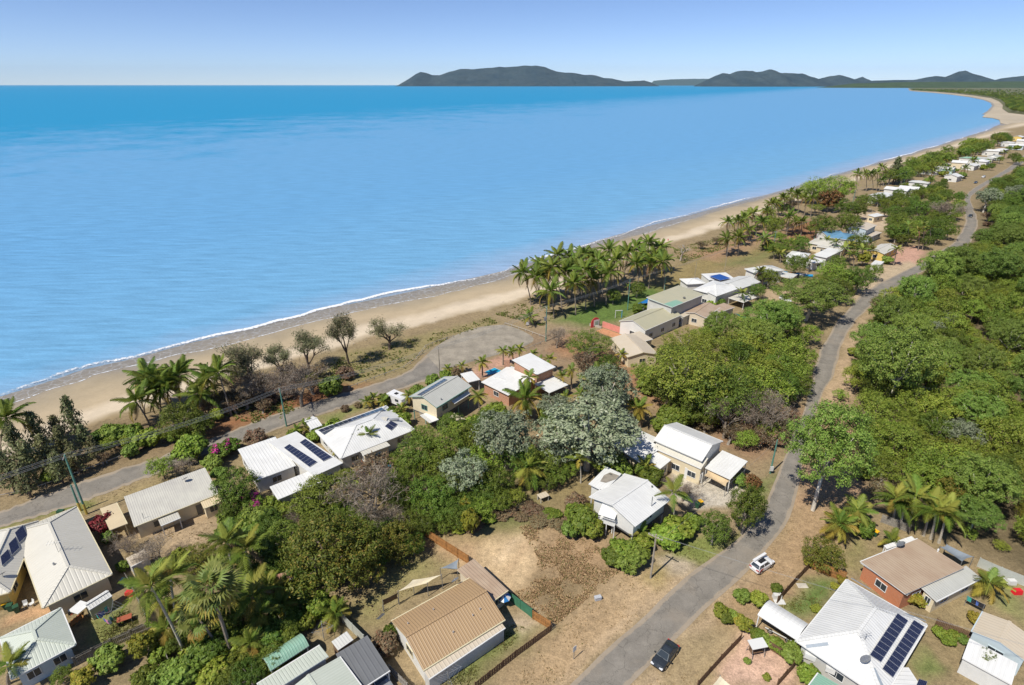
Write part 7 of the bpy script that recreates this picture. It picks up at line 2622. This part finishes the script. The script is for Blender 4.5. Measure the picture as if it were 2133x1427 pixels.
for b, c, s in (((751, 935), (740, 905), .85), ((768, 938), (768, 905), .85), ((640, 905), (635, 888), .8), ((620, 912), (618, 895), .7), ((700, 952), (706, 935), .7), ((860, 845), (850, 822), .75), ((780, 845), (778, 830), .75), ((790, 850), (798, 836), .7), ((770, 850), (764, 836), .7), ((838, 862), (836, 850), .7)):
    pm(*b, *c, "small feathery palm beside the white houses on the esplanade", g, size=s, n=13, kind="cane", name="garden_palm")
g = "hedge shrubs along the esplanade gardens"
for k, x, y, w in (("shrub", 700, 885, 40), ("shrub", 668, 895, 30), ("shrub", 820, 860, 40), ("shrub", 836, 875, 40), ("shrub", 655, 905, 30), ("shrub", 610, 905, 30), ("shrub", 870, 815, 34), ("shrub", 900, 790, 30), ("shrub", 930, 780, 26), ("dryshrub", 945, 775, 30), ("shrub", 800, 830, 26), ("dryshrub", 718, 850, 18), ("dryshrub", 745, 843, 16), ("shrub", 1030, 855, 50), ("fig", 1020, 870, 50), ("shrub", 985, 880, 40), ("fig", 1150, 870, 50), ("shrub", 1140, 855, 40)):
    tr(k, x, y, w, "clipped green shrub beside the esplanade gardens", g)
tr("bougain", 492, 1040, 44, "magenta bougainvillea near the solar house patio roof")
tr("bougain", 525, 1046, 50, "brightest magenta bougainvillea right of its neighbour")
tr("bougain", 455, 938, 40, "red-flowering bougainvillea by the esplanade verge")
tr("bougain", 480, 925, 36, "second red-flowering bougainvillea nearer the white roof")
tr("dryshrub", 530, 910, 44, "pale twiggy shrub between the white roof and the road")
# --- bungalow yard, left palms
tr("redshrub", 209, 1088, 44, "dark red shrub beside the bungalow carport")
tr("shrub", 223, 1117, 26, "small bright green shrub under the red shrub")
tr("bare", 258, 1130, 66, "leafless frangipani in front of the bungalow", None, .8)
tr("bare", 322, 1152, 82, "larger leafless frangipani on the bungalow's dry yard", None, .8, 1)
tr("mango", 405, 1162, 80, "brownish green bush on the edge of the bungalow yard", None, .6)
tr("shrub", 369, 1156, 36, "orange-green bush beside the larger frangipani")
tr("shrub", 258, 1177, 26, "tiny green bush below the leafless frangipani")
pm(386, 1365, 314, 1222, "leaning palm with long pale trunk at the front of the left palm garden", size=1.15, kind="royal", n=15, trunk=PTRUNKW, name="royal_palm")
pm(372, 1300, 355, 1205, "palm directly behind the leaning pale-trunked palm", size=1.15, kind="royal", n=14, trunk=PTRUNKW, name="royal_palm")
pm(484, 1367, 440, 1228, "tall fan palm with spiky round leaves in the left palm garden", size=1.25, kind="fan", n=26, trunk=PTRUNK, name="fan_palm", dead=.1, tr=.2)
pm(460, 1362, 415, 1290, "lower fan palm leaning left of the tall fan palm", size=1.0, kind="fan", n=20, name="fan_palm", dead=.1)
pm(533, 1214, 510, 1145, "palm at the right of the left palm garden with slanting trunk", size=1.2, kind="royal", n=15, name="royal_palm", trunk=PTRUNKW)
pm(490, 1210, 473, 1128, "palm next to the bungalow yard's right edge", size=1.15, kind="royal", n=15, name="royal_palm", trunk=PTRUNKW)
pm(520, 1300, 525, 1240, "palm right of the tall fan palm", size=1.2, kind="royal", n=14, name="royal_palm")
g = "understorey of the left palm garden"
for b, c, s in (((400, 1290), (395, 1240), 1.1), ((340, 1290), (335, 1250), 1.0), ((430, 1330), (425, 1300), 1.0), ((545, 1320), (540, 1280), 1.1), ((500, 1280), (488, 1230), 1.1), ((560, 1260), (560, 1220), 1.0), ((460, 1220), (455, 1180), 1.0), ((520, 1370), (520, 1340), 1.0), ((350, 1340), (345, 1310), 1.0), ((590, 1290), (585, 1260), 1.0)):
    pm(*b, *c, "bushy understorey palm in the left palm garden", g, size=s, n=15, kind="cane", name="garden_palm", yellow=.25)
g = "leafy understorey of the left palm garden"
for k, x, y, w in (("shrub", 420, 1360, 60), ("shrub", 460, 1390, 60), ("shrub", 384, 1396, 60), ("fig", 520, 1400, 70), ("shrub", 500, 1330, 60), ("shrub", 560, 1330, 60), ("fig", 560, 1370, 64), ("shrub", 589, 1328, 50), ("fig", 480, 1290, 70), ("shrub", 540, 1220, 50), ("fig", 520, 1180, 60), ("shrub", 440, 1410, 60), ("fig", 590, 1290, 60), ("shrub", 610, 1350, 40), ("fig", 560, 1180, 60), ("shrub", 410, 1310, 50), ("fig", 450, 1340, 60), ("shrub", 340, 1400, 50), ("shrub", 505, 1370, 50), ("fig", 620, 1250, 50), ("fig", 545, 1290, 56), ("shrub", 470, 1250, 50), ("fig", 390, 1260, 50), ("fig", 370, 1330, 50), ("shrub", 400, 1370, 50), ("fig", 430, 1270, 60), ("fig", 600, 1320, 50), ("shrub", 640, 1290, 40), ("shrub", 575, 1395, 40), ("fig", 480, 1410, 60), ("bush", 540, 1350, 50), ("shrub", 360, 1420, 60), ("shrub", 300, 1410, 50), ("fig", 490, 1160, 50), ("fig", 580, 1240, 50), ("bush", 640, 1215, 46), ("shrub", 620, 1290, 40), ("fig", 360, 1260, 46), ("bush", 430, 1200, 46), ("fig", 520, 1120, 46), ("shrub", 330, 1360, 40), ("fig", 400, 1300, 50), ("bush", 500, 1250, 50)):
    tr(k, x, y, w, "leafy bush filling the ground of the left palm garden", g)
tr("yellow", 295, 1338, 50, "yellow-leaved conical shrub beside the back fence", None, 1.2)
tr("shrub", 222, 1370, 58, "dark green bush behind the grey garage")
tr("yellow", 172, 1408, 44, "yellowish spiky plant at the bottom edge")
pm(18, 1425, 22, 1385, "palm over the grey garage roof in the bottom left corner", size=.85, kind="royal", n=12, name="royal_palm")
tr("fig", 125, 1405, 40, "dark bush behind the garage at the bottom edge")
# --- behind the tan house
tr("shrub", 670, 1256, 48, "round bright green tree near the hoop trellis", None, 1.3)
pm(698, 1296, 698, 1278, "small cane palm beside the round bright tree", size=.95, kind="cane", n=18, name="cane_palm")
tr("dryshrub", 799, 1338, 54, "brownish shrub against the tan house side wall")
tr("shrub", 811, 1316, 28, "narrow green shrub against the tan house side wall", None, 1.4)
# --- right of the lot
g = "shrubs beside the white elevated house"
for k, x, y, w in (("shrub", 1215, 1080, 60), ("shrub", 1195, 1065, 40), ("shrub", 1235, 1095, 50), ("shrub", 1190, 1100, 40), ("shrub", 1300, 1145, 54), ("shrub", 1325, 1152, 50), ("shrub", 1275, 1158, 40), ("shrub", 1340, 1130, 44), ("shrub", 1395, 1112, 60), ("shrub", 1420, 1100, 56), ("shrub", 1372, 1110, 40), ("shrub", 1440, 1085, 40), ("dryshrub", 1200, 1045, 44), ("shrub", 1310, 1165, 50), ("bush", 1230, 1060, 36), ("shrub", 1360, 990, 40), ("shrub", 1345, 975, 40)):
    tr(k, x, y, w, "leafy shrub around the white elevated house", g)
pm(1402, 1097, 1404, 1026, "slender palm with white trunk right of the white elevated house", size=.95, kind="royal", n=11, trunk=PTRUNKW, name="royal_palm", tr=.11)
pm(1345, 998, 1344, 972, "palm between the elevated and the garage houses", size=.8, kind="royal", n=10, name="royal_palm")
pm(1330, 1132, 1335, 1108, "agave-like young palm by the house corner", size=.8, kind="cane", n=12, name="garden_palm", yellow=0)
tr("bare", 1425, 1020, 74, "leafless frangipani by the concrete driveway", None, .8, 2)
trb("fig", 1482, 1134, 1092, 64, "dark clipped round tree at the roadside lawn", None, 0)
trb("fig", 1545, 1112, 1045, 78, "taller bright green round tree beside the road", None, 1)
tr("rusty", 1568, 1003, 36, "small shrub with orange-red leaves by the carport", None, .9)
tr("shrub", 1545, 1000, 30, "green shrub left of the orange-red shrub by the carport")
trb("gum", 1693, 1063, 908, 162, "big solitary gum with pale trunk beside the road", None, 1)
# --- right-hand gardens
tr("mango", 1714, 1150, 80, "bushy dark tree at the corner of the timber fence", None, .9)
pm(1749, 1125, 1749, 1090, "clumped palm right of the bushy corner tree", size=1.25, kind="cane", n=22, name="cane_palm", yellow=.3)
pm(1787, 1100, 1787, 1062, "clumped palm behind the first near the yellow-lidded bin", size=1.1, kind="cane", n=20, name="cane_palm", yellow=.1)
tr("shrub", 1800, 1098, 40, "shrub with pale flowers near the yellow-lidded bin")
g = "royal palms in a row behind the red-walled house"
for b, c in (((1859, 1088), (1866, 1038)), ((1874, 1096), (1884, 1058)), ((1889, 1103), (1908, 1034)), ((1923, 1116), (1938, 1058)), ((1938, 1123), (1950, 1062)), ((1955, 1131), (1971, 1070))):
    pm(*b, *c, "white-trunked royal palm in the row behind the red-walled house", g, size=1.1, kind="royal", n=12, trunk=PTRUNKW, name="royal_palm", yellow=.1, dead=0)
pm(1857, 1145, 1857, 1125, "small palm by the red-walled house's white awning", size=.9, kind="cane", n=14, name="garden_palm")
pm(2061, 1240, 2061, 1214, "bushy palm right of the red-walled house", size=1.1, kind="cane", n=20, name="garden_palm", yellow=.3)
g = "yellow croton shrubs of the right gardens"
for x, y, w in ((1550, 1296, 34), (1540, 1290, 26), (1906, 1243, 34), (1920, 1250, 26), (2031, 1284, 26), (1754, 1206, 20), (1684, 1170, 18), (1740, 1220, 18)):
    tr("yellow", x, y, w, "yellow-leaved croton shrub in the right-hand gardens", g, .8)
g = "green shrubs of the right gardens"
for x, y, w in ((1547, 1238, 32), (1578, 1245, 34), (1505, 1275, 34), (1530, 1282, 26), (1515, 1285, 26), (1585, 1325, 28), (1597, 1333, 28), (1612, 1340, 28), (1626, 1350, 28), (1575, 1318, 24), (1650, 1360, 44), (1680, 1400, 40), (1700, 1265, 20), (1575, 1335, 0), (1556, 1376, 14), (1598, 1410, 16), (1618, 1224, 22), (2060, 1200, 26), (1960, 1315, 26), (1975, 1330, 26), (1990, 1322, 24), (2005, 1330, 22)):
    if w:
        tr("shrub", x, y, w, "small green shrub in the right-hand gardens", g)
tr("fig", 2056, 1372, 46, "leafy branchy tree overhanging the white shed", None, 1.2)
# --- bushland right of the road
BUSH = [(1705, 905), (1760, 790), (1785, 745), (1800, 690), (1850, 640), (1930, 590), (2010, 545), (2045, 500), (2050, 460), (2038, 420), (2060, 400), (2125, 365), (2300, 330), (2900, 330), (3100, 800), (2600, 1150), (2200, 1180), (2133, 1170), (2080, 1150), (2000, 1110), (1900, 1070), (1830, 1040), (1800, 990), (1790, 930), (1740, 950)]
W2 = [(p.x, p.y) for p in P(BUSH)]
cand = []
sp_ = 4.9
yy = min(p[1] for p in W2)
while yy < 640:
    st = sp_ * (1 + max(0, yy - 160) / 420)
    xx = 20.0
    while xx < 720:
        x, y = xx + R.uniform(-.42, .42) * st, yy + R.uniform(-.42, .42) * st
        vis = abs(x) < (y * .913 + 25) * 1.22
        if vis and inpoly(np.array([x]), np.array([y]), W2)[0]:
            cand.append((x, y))
        xx += st
    yy += st
RRW = [(p.x, p.y) for p in P(mn_r)]
cx__, cy__ = np.array([p[0] for p in cand]), np.array([p[1] for p in cand])
far_ok = segdist(cx__, cy__, RRW, False)[0] > 5.6
cand = [p for p, k in zip(cand, far_ok) if k]
cand.sort(key=lambda p: math.hypot(p[0], p[1]))
near_, rest = cand[:300], cand[300:]
fr_ = []
E_ = W2[:6] + W2[-10:]
for a, b in list(zip(W2[:8], W2[1:9])) + list(zip(W2[-10:-1], W2[-9:])):
    n = max(1, int(math.hypot(b[0] - a[0], b[1] - a[1]) / 3.2))
    for i in range(n):
        t = (i + R.random()) / n
        fr_.append((a[0] + (b[0] - a[0]) * t + R.uniform(-1.2, 1.2), a[1] + (b[1] - a[1]) * t + R.uniform(-1.2, 1.2)))
for x, y in fr_:
    if segdist(np.array([x]), np.array([y]), RRW, False)[0][0] < 3.4:
        continue
    k = R.choice(("bush", "bush", "shrub", "dryshrub", "scrub"))
    plant(k, (x, y, 0), R.uniform(.35, .6) if k == "bush" else R.uniform(.8, 1.4), "low bush on the fringe of the right-hand bushland", "fringe bushes of the bushland", None, R.uniform(.6, .9))
for i, (x, y) in enumerate(near_):
    v = vnoise(np.array([x]), np.array([y]), 22, 77)[0]
    k = R.choice(("bush", "bush", "bush", "fig", "gum", "mango") if v < .62 else ("bush", "bush", "gum", "bush"))
    if R.random() < .05:
        k = R.choice(("bare", "thin", "silver"))
    s = {"bush": (.65, 1.5), "fig": (.6, 1.1), "gum": (.5, 1.05), "bare": (.6, .9), "thin": (.8, 1.1), "silver": (.5, .8), "mango": (.5, .9)}[k]
    plant(k, (x, y, 0), R.uniform(*s), "green bushland tree right of the road", "bushland trees right of the road", None, R.uniform(.85, 1.25))
tr("gum", 1880, 735, 150, "tallest rounded gum in the middle of the bushland", None, 1.1, 2)
tr("gum", 1830, 700, 90, "leafy gum at the bushland edge beside the road bend", None, 1.1, 0)
tr("silver", 2060, 405, 46, "pale silver tree at the far bend of the road")
tr("silver", 2120, 398, 44, "second pale silver tree right of the far bend")
tr("silver", 2010, 900, 70, "grey-green tree deep in the right bushland")
tr("bleached", 2030, 755, 24, "bare white trunk sticking out of the bushland", None, 1.6)

def woods(name, pts, label, scale=(.8, 1.3), kinds=("bush", "fig", "gum")):
    """a wood that reads as one mass: one object, instanced on points"""
    me = bpy.data.meshes.new(name)
    me.from_pydata([(x, y, z) for x, y, z in pts], [], [])
    n = len(pts)
    a = me.attributes.new("sc", 'FLOAT', 'POINT')
    a.data.foreach_set("value", [R.uniform(*scale) for _ in range(n)])
    a = me.attributes.new("rz", 'FLOAT', 'POINT')
    a.data.foreach_set("value", [R.uniform(0, 6.28) for _ in range(n)])
    a = me.attributes.new("pick", 'INT', 'POINT')
    src = [pr for k in kinds for pr in PROTO[k]]
    a.data.foreach_set("value", [R.randrange(len(src)) for _ in range(n)])
    ob = link(name, me)
    tag(ob, label, "woodland", kind="stuff")
    ng = bpy.data.node_groups.new(name, 'GeometryNodeTree')
    ng.interface.new_socket("Geometry", in_out='INPUT', socket_type='NodeSocketGeometry')
    ng.interface.new_socket("Geometry", in_out='OUTPUT', socket_type='NodeSocketGeometry')
    N, Lk = ng.nodes, ng.links
    gi, go = N.new("NodeGroupInput"), N.new("NodeGroupOutput")
    gt = N.new("GeometryNodeGeometryToInstance")
    for pr in reversed(src):
        o2 = bpy.data.objects.new("wood_source", pr["crown"])
        oi = N.new("GeometryNodeObjectInfo")
        oi.inputs["Object"].default_value = o2
        Lk.new(oi.outputs["Geometry"], gt.inputs[0])
    ip = N.new("GeometryNodeInstanceOnPoints")
    ip.inputs["Pick Instance"].default_value = True
    def named(nm, ty):
        q = N.new("GeometryNodeInputNamedAttribute")
        q.data_type = ty
        q.inputs["Name"].default_value = nm
        return q.outputs[0]
    cx_ = N.new("ShaderNodeCombineXYZ")
    Lk.new(named("rz", 'FLOAT'), cx_.inputs[2])
    Lk.new(gi.outputs[0], ip.inputs["Points"])
    Lk.new(gt.outputs[0], ip.inputs["Instance"])
    Lk.new(named("pick", 'INT'), ip.inputs["Instance Index"])
    Lk.new(cx_.outputs[0], ip.inputs["Rotation"])
    Lk.new(named("sc", 'FLOAT'), ip.inputs["Scale"])
    Lk.new(ip.outputs[0], go.inputs[0])
    md = ob.modifiers.new("instances", 'NODES')
    md.node_group = ng
    return ob
woods("bushland", [(x, y, 0) for x, y in rest], "unbroken green bushland stretching away right of the road", (.8, 1.35))
# woods beyond the creek and round the bay
bi = [(p.x, p.y) for p in (G(x, y, -.6) for x, y in bay_in)]
pts = []
tries = 0
while len(pts) < 2600 and tries < 60000:
    tries += 1
    y = 950 * math.exp(R.random() * 2.2)
    e = np.interp(y, [q[1] for q in bi][::-1], [q[0] for q in bi][::-1])
    x = e + 12 + abs(R.gauss(0, 1)) * (300 + y * .12) * R.random()
    if y < 1150 and x < 1020:
        continue
    pts.append((x, y, -.6))
woods("bay_woods", pts, "dark woods round the far bay", (1.2, 2.2), ("fig", "bush"))
pts = []
for _ in range(900):
    y = R.uniform(500, 1000)
    c0 = np.interp(y, [q[1] for q in WL], [q[0] for q in WL])
    x = c0 + R.uniform(120, 700)
    px = x / (y * math.cos(TH) + CAMH * math.sin(TH)) * FPX + PW / 2
    if px < 2100 and y < 700:
        continue
    if abs(px - 2150) < 20 and y < 640:
        continue
    pts.append((x, y, 0))
woods("far_bushland", pts, "far bushland behind the last beach houses", (.9, 1.4), ("fig", "bush"))

# --- low ground cover: dry tufts, weeds and runners
def tufts(name, poly_list, n, mat, label, hgt_=(.15, .4), wd=.16, blades=4, cat="grass"):
    C, N_ = [], []
    V, F, Cc = [], [], []
    areas = []
    for poly in poly_list:
        W = [(p.x, p.y) for p in P(poly)]
        A = abs(sum(W[i][0] * W[(i + 1) % len(W)][1] - W[(i + 1) % len(W)][0] * W[i][1] for i in range(len(W)))) / 2
        areas.append((W, A))
    tot = sum(a for _, a in areas)
    P_ = []
    for W, A in areas:
        k = int(n * A / tot)
        xs, ys = [q[0] for q in W], [q[1] for q in W]
        x, y = NR.uniform(min(xs), max(xs), k * 6), NR.uniform(min(ys), max(ys), k * 6)
        m = inpoly(x, y, W)
        cl = vnoise(x, y, 2.6, 5) * .6 + vnoise(x, y, .9, 6) * .4
        m &= NR.uniform(0, 1, k * 6) < np.clip((cl - .25) * 1.8, .05, 1) ** 2
        P_.append(np.stack([x[m], y[m]], 1)[:k])
    P_ = np.concatenate(P_)
    k = len(P_)
    P_ = np.repeat(P_, blades, 0)
    m = len(P_)
    a = NR.uniform(0, 2 * math.pi, m)
    h = NR.uniform(*hgt_, m)
    w = wd * NR.uniform(.6, 1.4, m)
    out = NR.uniform(.1, .5, m) * h * 1.6
    bx_, by_ = P_[:, 0] + np.cos(a) * .06, P_[:, 1] + np.sin(a) * .06
    sx, sy = -np.sin(a) * w / 2, np.cos(a) * w / 2
    v0 = np.stack([bx_ - sx, by_ - sy, np.zeros(m)], 1)
    v1 = np.stack([bx_ + sx, by_ + sy, np.zeros(m)], 1)
    v2 = np.stack([bx_ + np.cos(a) * out + sx * .5, by_ + np.sin(a) * out + sy * .5, h], 1)
    v3 = np.stack([bx_ + np.cos(a) * out - sx * .5, by_ + np.sin(a) * out - sy * .5, h * .95], 1)
    V = np.stack([v0, v1, v2, v3], 1).reshape(-1, 3)
    me = bpy.data.meshes.new(name)
    me.vertices.add(4 * m)
    me.vertices.foreach_set("co", V.ravel().astype(np.float32))
    me.loops.add(4 * m)
    me.loops.foreach_set("vertex_index", np.arange(4 * m, dtype=np.int32))
    me.polygons.add(m)
    me.polygons.foreach_set("loop_start", np.arange(0, 4 * m, 4, dtype=np.int32))
    me.polygons.foreach_set("loop_total", np.full(m, 4, dtype=np.int32))
    me.update()
    ca = me.color_attributes.new("lv", 'FLOAT_COLOR', 'POINT')
    r = np.concatenate([NR.uniform(0, 1, (m, 3)), np.ones((m, 1))], 1)
    ca.data.foreach_set("color", np.repeat(r, 4, 0).ravel().astype(np.float32))
    me.materials.append(mat)
    tag(link(name, me), label, cat, kind="stuff")
L_STRAW = leafmat("dry_grass_blade", (.33, .24, .13), (.52, .40, .23), (.19, .18, .06), .12, .25, .02)
L_WEED = leafmat("brown_weed", (.24, .165, .085), (.42, .30, .165), (.17, .17, .06), .16, .2, .02)
L_RUN = leafmat("green_runner", (.11, .14, .03), (.21, .22, .06), (.28, .22, .10), .2, .25, .04)
tufts("lot_weeds", [[(1080, 1100), (1130, 1085), (1190, 1110), (1310, 1175), (1160, 1300), (1060, 1240), (1105, 1220), (1122, 1165)], [(1090, 1250), (1150, 1190), (1250, 1180), (1240, 1230), (1160, 1290)]], 5200, L_WEED, "brown weeds and dead grass over the bare lot", (.05, .20), .16)
tufts("dry_grass", [[(1140, 1427), (1060, 1427), (1160, 1310), (1330, 1180), (1410, 1200), (1330, 1290), (1200, 1410)], [(1420, 1360), (1560, 1300), (1500, 1370), (1440, 1427), (1350, 1427)], [(1560, 1220), (1650, 1070), (1760, 1040), (1740, 1180), (1620, 1220)],
                    [(720, 1250), (880, 1130), (930, 1170), (780, 1290)], [(1390, 600), (1450, 545), (1640, 500), (1540, 555)], [(280, 1110), (460, 1055), (440, 1130)], [(0, 1085), (180, 1045), (330, 990), (380, 985), (240, 1050)]], 6000, L_STRAW, "dry straw-coloured grass on verges and yards", (.04, .13), .16, 3)
tufts("dune_runners", [[(620, 790), (700, 748), (800, 718), (940, 685), (1020, 662), (1040, 672), (940, 702), (880, 738), (840, 772), (740, 800)], [(1030, 655), (1130, 612), (1180, 640), (1130, 680)], [(1400, 520), (1500, 492), (1560, 500), (1420, 550)], [(430, 870), (560, 820), (640, 845), (560, 885)]], 5200, L_RUN, "low green and brown creepers on the dune", (.1, .4), .26)
tufts("lawn_blades", [[(1385, 1150), (1500, 1120), (1540, 1112), (1480, 1178)], [(1625, 1265), (1700, 1205), (1742, 1212), (1690, 1285)], [(185, 1290), (258, 1258), (305, 1318), (212, 1342)], [(910, 1427), (1060, 1300), (1100, 1310), (980, 1427)]], 2600, L_RUN, "short green lawn grass in the small yards", (.06, .14), .12, 3)

# ------------------------------------------------------------------ labels: tell look-alikes of a group apart by their place
def ordinal(k):
    return ("first", "second", "third", "fourth", "fifth", "sixth", "seventh", "eighth", "ninth", "tenth", "eleventh", "twelfth")[k]
byl = {}
for o in COL.objects:
    if o.parent is None and "group" in o.keys() and "label" in o.keys():
        byl.setdefault(o["label"], []).append(o)
for lab, obs in byl.items():
    if len(obs) < 2:
        continue
    def scr(o):
        p = o.location
        d = p.y * math.cos(TH) + (CAMH - p.z) * math.sin(TH)
        return p.x / d
    obs.sort(key=scr)
    if len(obs) <= 12:
        for k, o in enumerate(obs):
            o["label"] = lab + ", " + (ordinal(k) + " from left" if k < len(obs) - 1 else "the rightmost one")
    else:
        c = max(3, min(12, len(obs) // 6))
        n = len(obs)
        for q in range(c):
            part = sorted(obs[n * q // c:n * (q + 1) // c], key=lambda o: o.location.y)
            side = "leftmost" if q == 0 else ("rightmost" if q == c - 1 else ordinal(q))
            for k, o in enumerate(part):
                dep = ("front", "front middle", "middle", "back middle", "back")[k * 5 // len(part)]
                o["label"] = lab + ", %s column, %s" % (side, dep)
# ------------------------------------------------------------------ air
hb = MB()
hb.bx(-61000, 61000, -3500, 60500, -12, 1500)
o = hb.build("haze", [])
o.data.materials.clear()
m = bpy.data.materials.new("haze_air")
m.use_nodes = True
m.node_tree.nodes.remove(m.node_tree.nodes["Principled BSDF"])
pv = m.node_tree.nodes.new("ShaderNodeVolumePrincipled")
pv.inputs["Color"].default_value = (.62, .82, 1.0, 1)
pv.inputs["Density"].default_value = 8e-6
pv.inputs["Anisotropy"].default_value = 0.0
m.node_tree.links.new(pv.outputs[0], m.node_tree.nodes["Material Output"].inputs["Volume"])
o.data.materials.append(m)
tag(o, "thin pale sea haze over the whole bay", "haze", kind="stuff")
